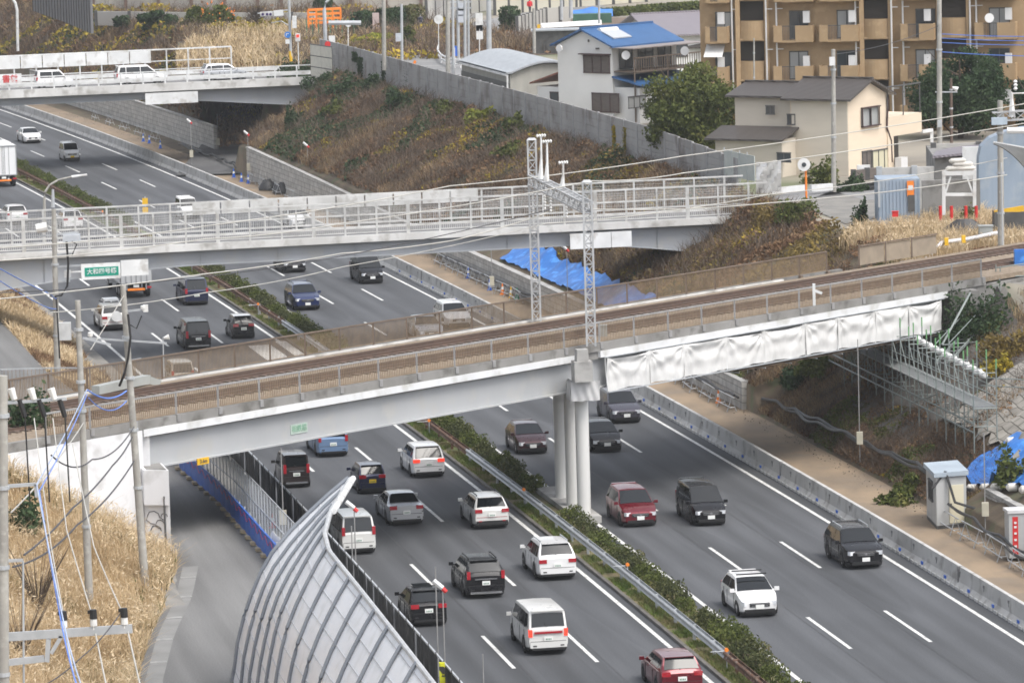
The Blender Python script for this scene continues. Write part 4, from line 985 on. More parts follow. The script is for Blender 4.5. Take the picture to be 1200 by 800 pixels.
    if bar is not None:
        m = MB(); m.box((b_-0.035, 0, bar), (0.06, 2*we*0.74, 0.09)); m.build('light_bar', LAMPR, t, world=False)
    for sg_ in (1, -1):
        m = MB()
        for xq_ in (xs_c-0.35, (xs_c+xs_d)/2-0.1, xs_d+0.75):
            zq = [zb+0.2, (zb+belt)/2, belt-0.06]; pq = [Vector((xq_, sg_*(hw*plan(xq_)+0.003), z_)) for z_ in zq]; m.bar(pq[0], pq[1], 0.014, 0.02); m.bar(pq[1], pq[2], 0.014, 0.02)
        m.build('door_seams', BLK_, t, world=False)
    m = MB(); m.box((b_-0.004, 0, 0.6), (0.02, 2*we*0.93, 0.018)); m.box((b_-0.05, we*0.72, 0.42), (0.03, 0.16, 0.05)); m.box((b_-0.05, -we*0.72, 0.42), (0.03, 0.16, 0.05)); m.build('bumper_line', BLK_ if not cladding else LAMPR, t, world=False)
    if rails_:
        for sg_ in (1, -1):
            m = MB(); yy = sg_*hw*tum*0.9; m.bar((xs_q+0.25, yy, H+0.05), (xs_r-0.1, yy, H+0.04), 0.04); m.box((xs_q+0.3, yy, H+0.02), (0.08, 0.04, 0.06)); m.box((xs_r-0.15, yy, H+0.01), (0.08, 0.04, 0.06)); m.build('roof_rail', GALV if rails_ != 'b' else BLK_, t, world=False)
    if sunroof:
        m = MB(); m.box((0.0, 0, H+0.012), (0.9, 0.85, 0.02)); m.build('sunroof', VGLASS, t, world=False)
    if rack:
        for xx in (0.45, -0.45):
            m = MB(); m.bar((xx, -hw*tum, H+0.09), (xx, hw*tum, H+0.09), 0.05); m.build('roof_bar', BLK_, t, world=False)
    m = MB(); m.box((0, 0, zb-0.02), (L*0.86, W*0.9, 0.14)); m.build('underbody', BLK_, t, world=False)  # black box set low to deepen the shade under the car
    t.scale = (scale, scale, scale)
    return t
def away(u, v, kind, *a, **k):     # tail at the pixel, driving away from the camera
    p = at(u, v, 0.12); s, d = to_sd(p.x, p.y); s = float(s[0]); d = float(d[0]); L = _T[kind]['L']
    return make_car(*a[:3], kind, a[3], P3(s-L/2, d, 0.01), head(s)+math.pi, **k)
def towards(u, v, kind, *a, **k):
    p = at(u, v, 0.12); s, d = to_sd(p.x, p.y); s = float(s[0]); d = float(d[0]); L = _T[kind]['L']
    return make_car(*a[:3], kind, a[3], P3(s-L/2, d, 0.01), head(s), **k)
away(391, 533, 'minivan', 'minivan', 'light blue minivan half hidden below the grey railway girder', 'minivan', PLB, lamps=(0.85, 1.2))
away(348, 569, 'kei', 'kei_car', 'dark brown boxy kei car just right of the black fence', 'car', PBN, chrome=True)
away(437, 576, 'keih', 'kei_car', 'small navy hatchback with a yellow number plate', 'car', PN, plate='y')
away(503, 557, 'mpv', 'family_car', 'white family car with lit red brake lights beside the median', 'car', PW, lights=True)
away(477, 613, 'sedan', 'sedan', 'silver sedan in the middle lane', 'car', PS, chrome=False)
away(577, 617, 'wagon', 'station_wagon', 'pearl white station wagon with black lower bumper and roof rails', 'car', PWP, rails_='b', cladding=True)
away(421, 647, 'minivan', 'minivan', 'white minivan with dark rear window partly behind the black fence', 'minivan', PWP, lamps=(0.95, 1.35))
away(654, 677, 'suv', 'suv', 'white suv nearest the long edge line beside the median', 'suv', PW, rails_=True)
away(570, 698, 'suv', 'suv', 'glossy black suv with slanted red tail lights', 'suv', PB, rails_='b', chrome=True, lamps=(0.9, 1.25))
away(503, 731, 'hatch', 'hatchback', 'black hatchback with a sunroof close to the black fence', 'car', PB, sunroof=True)
away(643, 764, 'boxvan', 'minivan', 'tall pearl white minivan with a red bar between lit tail lights', 'minivan', PWP, lights=True, bar=0.98, rails_=False, lamps=(0.8, 1.12))
away(800, 812, 'wagon', 'station_wagon', 'dark red car cut off by the bottom edge of the picture', 'car', PR)
away(231, 356, 'minivan', 'minivan', 'dark navy minivan in the lane beside the grass median', 'minivan', PN, lamps=(0.85, 1.2))
away(233, 408, 'minivan', 'minivan', 'large black minivan with a chrome rear garnish', 'minivan', PB, chrome=True)
away(286, 395, 'keih', 'kei_car', 'black mini car with a white roof', 'car', PB, two=PW)
away(215, 456, 'kei', 'kei_car', 'beige van seen through the bars of the far bridge fence', 'van', PBG)
away(21, 262, 'wagon', 'station_wagon', 'white car at the left edge behind the rail of the middle overpass', 'car', PW)
away(86, 268, 'hatch', 'hatchback', 'white hatchback seen through the rail of the middle overpass near the lamp', 'car', PW)
towards(346, 318, 'wagon', 'station_wagon', 'black car half hidden under the middle overpass', 'car', PB)
towards(361, 362, 'suv', 'suv', 'deep blue suv beside the hedge of the median', 'suv', PBL, rails_='b')
towards(437, 331, 'minivan', 'minivan', 'black minivan coming out from under the middle overpass', 'minivan', PB)
towards(538, 383, 'wagon', 'station_wagon', 'white car just beyond the far bridge fence near the barrier', 'car', PW)
towards(506, 398, 'sedan', 'sedan', 'silver car seen through the far bridge fence', 'car', PS)
towards(625, 530, 'hatch', 'hatchback', 'dark maroon hatchback left of the white columns', 'car', PM_)
towards(712, 528, 'hatch', 'hatchback', 'black hatchback right of the white columns', 'car', PB, chrome=True)
towards(735, 494, 'mpv', 'family_car', 'slate grey family car just under the white cloth', 'car', PG)
towards(751, 615, 'mpv', 'family_car', 'wine red minivan right of the column footing', 'minivan', PR)
towards(834, 614, 'minivan', 'minivan', 'black minivan in the middle lane with a grey roof', 'minivan', PB, scale=0.97)
towards(1015, 664, 'suv', 'suv', 'black suv driving along the concrete barrier', 'suv', PB, rails_=True)
towards(890, 720, 'hatch', 'hatchback', 'white hatchback with roof bars near the hedge', 'car', PW, rack=True, scale=1.05)
towards(39, 167, 'sedan', 'sedan', 'small far silver white sedan at the upper left', 'car', PW)
towards(85, 188, 'kei', 'kei_car', 'white kei van with a yellow number plate on the far motorway', 'van', PW, plate='y')
towards(223, 256, 'kei', 'kei_car', 'white kei van rising behind the rail of the middle overpass', 'van', PW)
towards(353, 266, 'wagon', 'station_wagon', 'white car glimpsed through the rail of the middle overpass near the dirt track', 'car', PW)
# three vehicles on the far overpass
for q, r_, kd, nm, lb, bd in ((6.0, 5.9, 'kei', 'kei_car', 'white kei car leftmost on the far overpass', PW), (14.3, 5.9, 'minivan', 'minivan', 'white minivan in the middle of the far overpass', PW), (22.4, 5.9, 'mpv', 'minivan', 'silver minivan rightmost on the far overpass', PS)):
    make_car(nm, lb, 'van' if kd == 'kei' else 'minivan', kd, bd, f1(q, r_, 7.36), math.atan2(U1.y, U1.x), group='vehicles on the far overpass')

# trucks
TRW = simple('truck_box_white', (0.72, 0.73, 0.74), 0.45); TRG = simple('truck_grey', (0.3, 0.31, 0.32), 0.5, 0.3)
def truck(label, u, v, L=8.5, W=2.3, H=3.4, lift=False):
    p = at(u, v, 0.2); s, d = to_sd(p.x, p.y); s = float(s[0]); d = float(d[0])
    t = thing('box_truck', label, 'truck', P3(s-L/2, d, 0.01), head(s)+math.pi, 'vehicles on the motorway')
    b_ = -L/2; m = MB(); m.box((b_+(L-2)/2+0.02, 0, (1.05+H)/2), (L-2.0, W, H-1.05)); bx = m.build('cargo_box', TRW, t, world=False)
    m = MB()
    for y in (-W/2, W/2): m.box((b_+0.02, y*0.98, (1.05+H)/2), (0.08, 0.09, H-1.05))
    for z in (1.08, H-0.05): m.box((b_+0.0, 0, z), (0.08, W, 0.1))
    m.build('door_frame', TRG, bx, world=False)
    m = MB()
    for y in (-0.5, -0.12, 0.12, 0.5): m.tube([(b_-0.03, y, 1.15), (b_-0.03, y, H-0.12)], 0.02, 6)
    m.build('lock_rod', CHR, bx, world=False)
    m = MB(); m.box((b_+0.03, 0, (1.05+H)/2), (0.03, 0.03, H-1.2)); m.build('door_seam', BLK_, bx, world=False)
    # cab
    m = MB(); f = L/2; prof = [(f-1.85, 0.5), (f-0.02, 0.5), (f, 1.2), (f-0.05, 1.5), (f-0.25, 2.35), (f-0.5, 2.5), (f-1.85, 2.5)]
    vs = [Vector((x, y, z)) for y in (-W*0.47, W*0.47) for x, z in prof]; n_ = len(prof)
    m.add(vs, [tuple(range(n_)), tuple(range(n_, 2*n_))[::-1]]+[(i+n_, (i+1) % n_+n_, (i+1) % n_, i) for i in range(n_)]); m.build('cab', TRW, t, world=False)
    m = MB(); m.add([(f-0.03, -W*0.42, 1.5), (f-0.03, W*0.42, 1.5), (f-0.235, W*0.42, 2.3), (f-0.235, -W*0.42, 2.3)], [(0, 1, 2, 3)]); m.build('windshield', VGLASS, t, world=False)
    for sg_ in (1, -1):
        m = MB(); m.add([(f-0.2, sg_*W*0.474, 1.5), (f-1.1, sg_*W*0.474, 1.5), (f-1.1, sg_*W*0.474, 2.25), (f-0.42, sg_*W*0.474, 2.25)], [(0, 1, 2, 3)]); m.build('side_window', VGLASS, t, world=False)
        m = MB(); m.box((f-0.1, sg_*(W*0.5+0.12), 1.95), (0.1, 0.2, 0.42)); m.build('mirror', BLK_, t, world=False)
        m = MB(); m.box((b_-0.04, sg_*W*0.4, 0.75), (0.08, 0.36, 0.14)); m.build('tail_light', LAMPR, t, world=False)
        for x in (f-1.3, b_+2.2, b_+1.1):
            c = Vector((x, sg_*(W/2-0.16), 0.45)); m = MB(); m.tube([c+Vector((0, -.13*sg_, 0)), c+Vector((0, .13*sg_, 0))], 0.45, 16); wh = m.build('wheel', TYRE, t, world=False)
            m = MB(); m.tube([c+Vector((0, .1*sg_, 0)), c+Vector((0, .14*sg_, 0))], 0.25, 10); m.build('rim', RIM, wh, world=False)
    m = MB(); m.box((0, 0, 0.85), (L-0.6, 0.8, 0.25)); m.box((b_+0.1, 0, 0.55), (0.12, W*0.9, 0.14)); m.build('chassis', BLK_, t, world=False)
    m = MB(); m.box((b_-0.03, 0, 0.62), (0.04, W*0.55, 0.16)); m.build('reflective_panel', ORANGE, t, world=False)
    m = MB(); m.box((b_-0.03, 0.0, 0.86), (0.03, 0.4, 0.18)); m.build('number_plate', PLW, t, world=False)
    if lift:
        m = MB(); m.box((b_-0.12, 0, 1.75), (0.08, W*0.96, 1.35)); lf = m.build('tail_lift', simple('lift_grey', (0.5, 0.51, 0.52), 0.45, 0.3), t, world=False)
        m = MB(); [m.box((b_-0.18, y, 1.75), (0.05, 0.06, 1.3)) for y in (-0.75, -0.35, 0.0, 0.35, 0.75)]; m.build('rib', TRG, lf, world=False)
        for sg_ in (1, -1):
            m = MB(); m.bar((b_-0.1, sg_*0.7, 0.6), (b_-0.15, sg_*0.7, 1.2), 0.1); m.build('lift_arm', TRG, t, world=False)
    return t
truck('white box truck with a ribbed tail lift coming out from under the middle overpass', 160, 346, 8.2, 2.25, 3.45, True)
truck('white box truck cut off by the left edge of the picture on the far motorway', 5, 217, 9.0, 2.4, 3.75)
# pickup with a spare load
p = at(135, 386, 0.1); s, d = to_sd(p.x, p.y); s = float(s[0]); d = float(d[0])
t = make_car('maintenance_car', 'white off road car with roof rack and spare wheel cover behind the box truck', 'off road car', 'suv', PWP, P3(s-2.3, d, 0.01), head(s)+math.pi, rack=True, cladding=True)
m = MB(); m.tube([(-2.36, -0.1, 0.98), (-2.58, -0.1, 0.98)], 0.36, 16); m.build('spare_wheel', WHITE, t, world=False)
m = MB()
for q in (-0.5, 0, 0.5): m.bar((-0.9, q, 1.82), (0.6, q, 1.82), 0.06)
m.box((-0.2, 0, 1.92), (1.1, 1.0, 0.14)); m.build('roof_rack', GALV, t, world=False)
# ================================================================ LEFT SIDE: noise barrier, fences, poles, wires
NBP = pm('silver_panel', (0.82, 0.84, 0.88), (0.76, 0.78, 0.82), 0.5, rough=0.35, metal=0.0, c3=(0.68, 0.7, 0.72), s3=1.4)
NBR = pm('dark_steel_rib', (0.2, 0.22, 0.25), (0.25, 0.27, 0.3), 1, rough=0.5, metal=0.3)
nb = thing('curved_noise_barrier', 'tall curved noise barrier of silver panels and dark ribs at the bottom', 'noise barrier', P3(220, 34.5, 2.8))
PROF = [(0, 0), (.03, .08), (.06, .2), (.12, .33), (.18, .43), (.26, .54), (.36, .64), (.52, .75), (.67, .835), (.84, .925), (1, 1)]
PU = [p[0] for p in PROF]; PWz = [p[1] for p in PROF]
def nbp(s, q):   # q 0..1 along the profile
    k = np.linspace(0, 1, 11); u = float(np.interp(q, k, PU)); w_ = float(np.interp(q, k, PWz))
    db = float(np.interp(s, [211, 228, 280], [34.9, 35.4, 35.4])); dt = float(np.interp(s, [211, 219, 224, 228, 280], [30.1, 31.9, 32.75, 33.1, 33.1]))
    zt = 10.4
    return P3(s, db+(dt-db)*u, 2.7+(zt-2.7)*w_)
ribs = [211+3.3*i for i in range(21)]
for s0_, s1_ in zip(ribs[:-1], ribs[1:]):
    m = MB(); rows = [[nbp(s, q) for q in np.linspace(0, 1, 31)] for s in np.linspace(s0_, s1_, 4)]
    rin = [[p+Vector((0.09, 0, -0.07)) for p in r] for r in rows]
    m.grid(rows); m.grid([r[::-1] for r in rin]); m.build('panel', NBP, nb, smooth=True)
for s in ribs:
    m = MB(); m.tube([nbp(s, q)+Vector((-0.05, 0, 0.06)) for q in np.linspace(0, 1, 31)], 0.07, 6); m.build('rib', NBR, nb, smooth=True)
m = MB(); m.tube([nbp(ribs[0]-0.35, q)+Vector((-0.02, 0, 0.02)) for q in np.linspace(0, 1, 31)], 0.07, 6); m.build('end_rib', NBR, nb)
for q in np.linspace(0.08, 0.96, 9):
    m = MB()
    for s0_, s1_ in zip(ribs[:-1], ribs[1:]): m.bar(nbp(s0_, q)+Vector((-0.012, 0, 0.015)), nbp(s1_, q)+Vector((-0.012, 0, 0.015)), 0.022)
    m.build('seam', pm('seam_grey', (0.45, 0.46, 0.48), (0.38, 0.39, 0.41), 1), nb)
m = MB(); m.tube([nbp(s, 1) for s in np.arange(211, 277, 1.1)], 0.09, 8); m.build('edge_rail', LAT, nb)
for a in np.arange(211, 219, 1.65):
    m = MB(); m.tube([nbp(a+0.1, 1)+Vector((.12, 0, 0.03)), nbp(a+1.5, 1)+Vector((.12, 0, 0.03))], 0.12, 10); m.build('edge_tube', WHITE, nb)
# black net fence between motorway and works
bf = thing('black_fence', 'long black net fence along the left side of the motorway', 'fence', P3(190, 26.6))
sb = np.arange(121, 250, 2.0)
m = MB(); m.extr([(-0.16, -0.1), (0.16, -0.1), (0.12, 0.62), (-0.12, 0.62)], rframes(121, 249, 26.6)); m.build('base_wall', CONC_D, bf)
for s in sb[:-1]:
    m = MB(); rows = []
    for z in np.linspace(0.6, 2.95, 4): rows.append([P3(s+q*2, 26.6+0.03*math.sin(q*6+z+s), z) for q in (0.03, .27, .5, .73, .97)])
    m.grid(rows); m.build('net_panel', BLACKP, bf)
TANP = pm('tan_post', (0.42, 0.37, 0.26), (0.3, 0.27, 0.2), 3)
for s in sb:
    m = MB(); m.bar(P3(s, 26.68, 0.3), P3(s, 26.68, 3.14), 0.04); m.build('post', DARK if int(s) % 4 else TANP, bf)
m = MB()
for s in sb[:-1]: m.bar(P3(s, 26.62, 2.98), P3(s+2, 26.62, 2.98), 0.07)
m.build('top_rail', GALV, bf)
# retaining wall behind it up to the frontage road
m = MB()
for s in np.arange(120, 262, 3):
    a_ = float(np.interp(s, FR_S, FR_R))-0.42; b__ = float(np.interp(s+3, FR_S, FR_R))-0.42
    m.bar(P3(s, a_, 1.9), P3(s+3, b__, 1.9), 0.2, 1.86)
m.build('retaining_edge', CONC_D, kind='structure')
# site fence of blue panels and mesh fence behind
bp_ = thing('blue_panel_fence', 'row of low blue site panels looped with red cable along the frontage road', 'fence', P3(170, 30.2, 2.8))
def fR(s): return float(np.interp(s, FR_S, FR_R))
BLUEP = pm('blue_site_panel', (0.03, 0.14, 0.55), (0.02, 0.1, 0.42), 1.2, rough=0.5)
sp_ = np.arange(153, 189, 1.8)
for s in sp_[:-1]:
    m = MB(); m.bar(P3(s+0.04, fR(s)+0.05, 3.42), P3(s+1.76, fR(s+1.8)+0.05, 3.42), 0.04, 1.02); m.bar(P3(s+0.04, fR(s)+0.08, 3.92), P3(s+1.76, fR(s+1.8)+0.08, 3.92), 0.05, 0.05); m.build('panel', BLUEP, bp_)
    m = MB(); m.bar(P3(s, fR(s)+0.03, 2.82), P3(s, fR(s)+0.03, 4.05), 0.06); m.build('post', GALV, bp_)
    m = MB(); m.box(P3(s, fR(s)+0.12, 2.9), (0.5, 0.3, 0.12), head(s)); m.build('foot_block', pm('tan_block', (0.4, 0.33, 0.22), (0.32, 0.27, 0.18), 3), bp_)
pts = []
for s in np.arange(153, 190, 0.3): pts.append(P3(s, fR(s)+0.13, 3.7+0.15*math.sin((s-153)*3.49)))
m = MB(); m.tube(pts, 0.012, 5); m.build('red_cable', RED, bp_)
mf = thing('mesh_fence', 'light grey mesh fence standing behind the blue panels', 'fence', P3(168, 29.4, 2.8))
for s in np.arange(140, 188, 1.0):
    m = MB(); m.bar(P3(s, fR(s)-0.7, 2.2), P3(s, fR(s)-0.7, 4.9), 0.045); m.build('post', GALV, mf)
m = MB()
for z in (2.9, 3.9, 4.9):
    for s in np.arange(140, 187.5, 1.0): m.bar(P3(s, fR(s)-0.7, z), P3(s+1, fR(s+1)-0.7, z), 0.035)
for s in np.arange(140, 188, 0.11): m.bar(P3(s, fR(s)-0.7, 2.9), P3(s, fR(s)-0.7, 4.9), 0.005)
for z in np.arange(3.0, 4.9, 0.14):
    for s in np.arange(140, 187.5, 2.0): m.bar(P3(s, fR(s)-0.7, z), P3(s+2, fR(s+2)-0.7, z), 0.004)
m.build('mesh', GALV, mf)
m = MB(); rows = []
for s in np.arange(181, 200, 1.0): rows.append([P3(s, fR(s)-0.1-0.5*q, 2.85+1.0*math.sin(q*2.6)+0.06*math.sin(s*3)) for q in np.linspace(0, 1, 6)])
m.grid(rows); o = m.build('white_sheet', CLOTH, smooth=True); tag(o, 'white sheet heaped beside the end of the blue panels, next to the curved barrier', 'sheet')
# orange barrier panels under the bridge
ob = thing('orange_barrier', 'orange red site barriers under the left end of the railway bridge', 'barrier', P3(146, 31.5, 2.8))
for s in (139, 142.1, 145.2):
    m = MB(); m.bar(P3(s, fR(s)+0.4, 3.3), P3(s+2.9, fR(s+2.9)+0.4, 3.3), 0.35, 0.7); m.build('panel', pm('orange_red', (0.5, 0.09, 0.04), (0.42, 0.07, 0.03), 1), ob)
wb = thing('white_barrier', 'white and blue site panels behind the orange barriers under the bridge', 'barrier', P3(147, 30.5, 2.8))
for s in (141, 144, 147, 150):
    m = MB(); m.bar(P3(s, fR(s)-0.15, 3.7), P3(s+2.8, fR(s+2.8)-0.15, 3.7), 0.05, 1.6); m.build('panel', BLUEP if s == 147 else WHITE, wb)
# street cabinet pole and cone near the black fence
def cone(label, P, mat=ORANGE, group='traffic cones', band=WHITE, h=0.7):
    t = thing('traffic_cone', label, 'traffic cone', P, 0, group)
    m = MB(); m.box((0, 0, 0.02), (0.38, 0.38, 0.04)); m.tube([(0, 0, 0.04), (0, 0, h)], [0.14, 0.03], 12); m.build('cone', mat, t, world=False)
    m = MB(); m.tube([(0, 0, h*0.45), (0, 0, h*0.7)], [0.098, 0.068], 12); m.build('band', band, t, world=False)
    return t
cone('red cone with white band behind the black fence beside the curved barrier', at(320, 618, 1.6), RED)
def polebox(label, u, v, zb, h, box=True, lampo=False, name='site_pole'):
    p = at(u, v, zb); t = thing(name, label, 'pole', p, 0, 'thin site poles')
    m = MB(); m.tube([(0, 0, 0), (0, 0, h)], 0.028, 6); m.build('pole', FENP, t, world=False)
    if box: m = MB(); m.box((0, -0.1, min(1.6, h*0.3)), (0.32, 0.25, 0.65)); m.build('box', pm('cream_box', (0.5, 0.47, 0.38), (0.42, 0.4, 0.32), 3), t, world=False)
    if lampo:
        m = MB(); m.tube([(0, 0, h), (-0.35, 0, h+0.3)], 0.1, 8); m.build('lamp', WHITE, t, world=False)
        m = MB(); m.tube([(0.0, 0, h-0.02), (0.14, 0, h-0.16)], 0.09, 8); m.build('lamp_hood', RED, t, world=False)
    return t
polebox('grey pole with a cream meter box behind the black fence', 333, 640, 1.6, 4.6)
polebox('thin pole with a white lamp in front of the white minivan at the fence', 418, 690, 1.6, 3.6, False, True)
polebox('thinner grey pole just left of the lamp pole at the black fence', 414, 684, 1.6, 2.6, False, False)
polebox('thin pole with red and white lamp and yellow sleeve near the sunroof hatchback', 522, 800, 1.6, 3.8, False, True)
polebox('plain thin pole left of the lamp pole with the yellow sleeve', 514, 792, 1.6, 4.4, False, False)
polebox('thin short pole at the bottom edge right of the black fence', 567, 812, 0.5, 1.6, False, False)
m = MB(); pz = at(518, 780, 3.0); m.box((pz.x, pz.y, 2.4), (0.22, 0.2, 1.5)); o = m.build('yellow_sleeve', pm('yellow_black', (0.6, 0.6, 0.02), (0.03, 0.03, 0.03), 3, contrast=(0.49, 0.51))); tag(o, 'black and yellow striped sleeve round the poles at the fence', 'sleeve')

# concrete railway side items: duct at left
DUCT = pm('grey_duct', (0.36, 0.38, 0.37), (0.3, 0.31, 0.3), 1, rough=0.6)
m = MB(); m.bar(at(112, 457, 8.9), at(172, 444, 8.9), 0.45, 0.4); m.bar(at(172, 444, 8.9), at(186, 449, 8.65), 0.45, 0.35); tag(m.build('cable_duct', DUCT), 'raised grey cable duct beside the track behind the tall left poles', 'cable duct')
lf = thing('wire_fence', 'low grey fence in dry grass beyond the track at the left edge', 'fence', at(60, 445, 8.2))
for u0, v0, u1, v1 in ((0, 433, 60, 431), (60, 431, 105, 431), (105, 431, 145, 424), (145, 424, 165, 420)):
    a_, b__ = at(u0, v0, 9.2), at(u1, v1, 9.2); m = MB(); m.bar(a_, b__, 0.06); m.build('rail', GALV, lf)
    m = MB()
    for q in np.linspace(0, 1, 14): p = a_.lerp(b__, q); m.bar(p, p-Zv*1.0, 0.02)
    m.build('bars', FENB, lf)
    m = MB(); m.bar(a_, a_-Zv*1.15, 0.07); m.build('post', FENP, lf)

# ------------------------------------------------ utility poles
PCONC = pm('pole_concrete', (0.36, 0.35, 0.32), (0.28, 0.27, 0.25), 1.2, rough=0.85, c3=(0.42, 0.41, 0.38), s3=3)
def upole(label, base, top, r0=0.19, r1=0.12, mat=None, rings=(), name='utility_pole', group='utility poles'):
    base = Vector(base); top = Vector(top)
    t = thing(name, label, 'utility pole', base, 0, group)
    m = MB(); m.tube([base-Zv*0.5, top], [r0, r1], 14); m.build('pole', mat or PCONC, t, smooth=True)
    for q in rings:
        p = base.lerp(top, q); m = MB(); m.tube([p-Zv*0.06, p+Zv*0.06], r0*1.12, 12); m.build('band', GALV, t)
    return t
def pY(u, v, Y): return atY(u, v, Y)
def insd(m, p, h=0.55, r=0.1):   # standing insulator
    p = Vector(p); m.tube([p, p+Zv*h*0.15, p+Zv*h*0.2, p+Zv*h*0.5, p+Zv*h*0.55], [r*.6, r*.6, r, r, r*.7], 10)
YA = 150
pa = upole('thick grey pole at the left edge carrying a three insulator arm', pY(4, 905, YA), pY(3, 440, YA), 0.19, 0.15, rings=(0.25, 0.52, 0.72, 0.9))
m = MB(); m.bar(pY(-10, 747, YA), pY(155, 736, YA), 0.12, 0.26); m.build('cross_arm', GALV, pa)
m = MB(); m.bar(pY(-10, 778, YA), pY(52, 771, YA), 0.12, 0.2); m.bar(pY(55, 775, YA), pY(57, 748, YA), 0.14); m.bar(pY(60, 765, YA), pY(72, 745, YA), 0.12); m.build('arm_brace', GALV, pa)
for u in (75, 110, 146):
    m = MB(); p = pY(u, 739-(u-75)*0.05, YA); insd(m, p-Zv*0.0, 0.62, 0.11); m.build('insulator', INS, pa)
    m = MB(); m.tube([p+Zv*0.34, p+Zv*0.62], [0.12, 0.11], 10); m.box(p+Vector((-0.12, 0, 0.55)), (0.1, 0.1, 0.1)); m.build('insulator_cap', BLK_, pa)
m = MB(); m.bar(pY(0, 570, YA), pY(42, 567, YA), 0.1); m.bar(pY(42, 567, YA), pY(43, 582, YA), 0.1); m.bar(pY(0, 657, YA), pY(27, 656, YA), 0.09); m.build('side_arm', GALV, pa)
m = MB(); m.tube([pY(27, 657, YA), pY(28, 830, YA)], 0.035, 6); m.build('rod', GALV, pa)
m = MB(); m.bar(pY(5, 472, YA+2), pY(78, 467, YA+2), 0.09); m.build('top_arm', GALV, pa)
for u in (17, 40, 64):
    m = MB(); p = pY(u, 468, YA+2); m.tube([p, p+Vector((-.1, 0, .35))], [.09, .12], 8); m.build('insulator', INS, pa)
    m = MB(); m.tube([p+Vector((.15, 0, .0)), p+Vector((.3, 0, -.55))], [.09, .08], 8); m.tube([p+Vector((.3, 0, -.5)), p+Vector((.35, 0, -3.2))], 0.025, 5); m.build('cable_end', BLK_, pa)
pb = upole('slender pale pole with a pointed top standing in straw left of the bridge', Vector((-17.6, 201, 4.4)), pY(91, 352, 201), 0.17, 0.11, rings=(0.22, 0.62, 0.72, 0.9))
m = MB(); m.bar(pY(97, 396, 201), pY(130, 404, 201), 0.08); m.build('side_arm', GALV, pb)
pcx = upole('grey pole with black cables in front of the left end of the railway bridge', Vector((-15.75, 207, 4.0)), pY(144, 334, 207), 0.18, 0.12, rings=(0.3, 0.5, 0.68, 0.82))
m = MB(); m.bar(pY(147, 365, 207), pY(170, 362, 207), 0.08); m.bar(pY(100, 396, 207), pY(195, 402, 206.5), 0.07); m.build('side_arm', GALV, pcx)
m = MB(); p = pY(168, 364, 207); insd(m, p, 0.4, 0.12); m.box(p+Vector((.1, 0, .1)), (.2, .15, .3)); m.build('insulator', INS, pcx)
m = MB(); p = pY(106, 396, 207); insd(m, p, 0.45, 0.11); m.build('insulator', INS, pcx)
m = MB(); m.tube([pY(150, 368, 206.7), pY(153, 395, 206.6), pY(150, 420, 206.6), pY(146, 437, 206.6), pY(140, 452, 206.8)], 0.055, 6); m.tube([pY(166, 370, 206.8), pY(160, 385, 206.8), pY(152, 380, 206.7)], 0.03, 5); m.build('cable', BLK_, pcx)
# siren horn pole at (190,400)
t = upole('thin pole with a small pink and white horn before the far bridge fence', pY(192, 452, 236), pY(191, 395, 236), 0.03, 0.03, GALV, name='horn_pole')
m = MB(); p = pY(192, 396, 236); m.tube([p, p+Vector((.25, 0, .05))], [.05, .14], 8); m.build('horn', INS, t)
YD = 281
pd = upole('equipment laden pole in front of the green sign of the middle overpass', pY(67, 430, YD), pY(63, 245, YD), 0.19, 0.13, rings=(0.2, 0.45, 0.65))
m = MB(); m.bar(pY(45, 277, YD), pY(92, 272, YD), 0.1); m.bar(pY(62, 299, YD), pY(84, 297, YD), 0.12); m.bar(pY(62, 313, YD), pY(95, 311, YD), 0.1); m.bar(pY(63, 331, YD), pY(82, 329, YD), 0.1); m.build('cross_arm', GALV, pd)
m = MB(); p = pY(84, 279, YD); m.box(p, (0.95, 0.6, 0.42)); m.build('switch_box', pm('pale_box', (0.5, 0.53, 0.57), (0.43, 0.46, 0.5), 3), pd)
m = MB(); p = pY(49, 268, YD); m.tube([p+Vector((-.3, 0, 0)), p+Vector((.3, 0, .1))], 0.28, 10); m.build('arrester', INS, pd)
m = MB(); m.tube([pY(62, 243, YD), pY(62, 222, YD)], [.12, .07], 8); m.build('top_rod', GALV, pd)
m = MB(); m.box(pY(76, 388, YD), (0.7, 0.4, 1.0)); m.box(pY(79, 321, YD), (0.35, 0.35, 0.4)); m.build('transformer', pm('pale_box2', (0.55, 0.56, 0.56), (0.47, 0.48, 0.48), 3), pd)
m = MB(); m.tube([pY(78, 283, YD-.5), pY(80, 310, YD-.5), pY(79, 335, YD-.5), pY(72, 346, YD-.5), pY(64, 347, YD-.5)], 0.07, 6); m.tube([pY(84, 283, YD-.5), pY(90, 286, YD-.5), pY(84, 300, YD-.5)], 0.05, 6); m.tube([pY(58, 347, YD-.6), pY(66, 349, YD-.6), pY(70, 420, YD-.6)], 0.05, 6); m.build('cable', BLK_, pd)
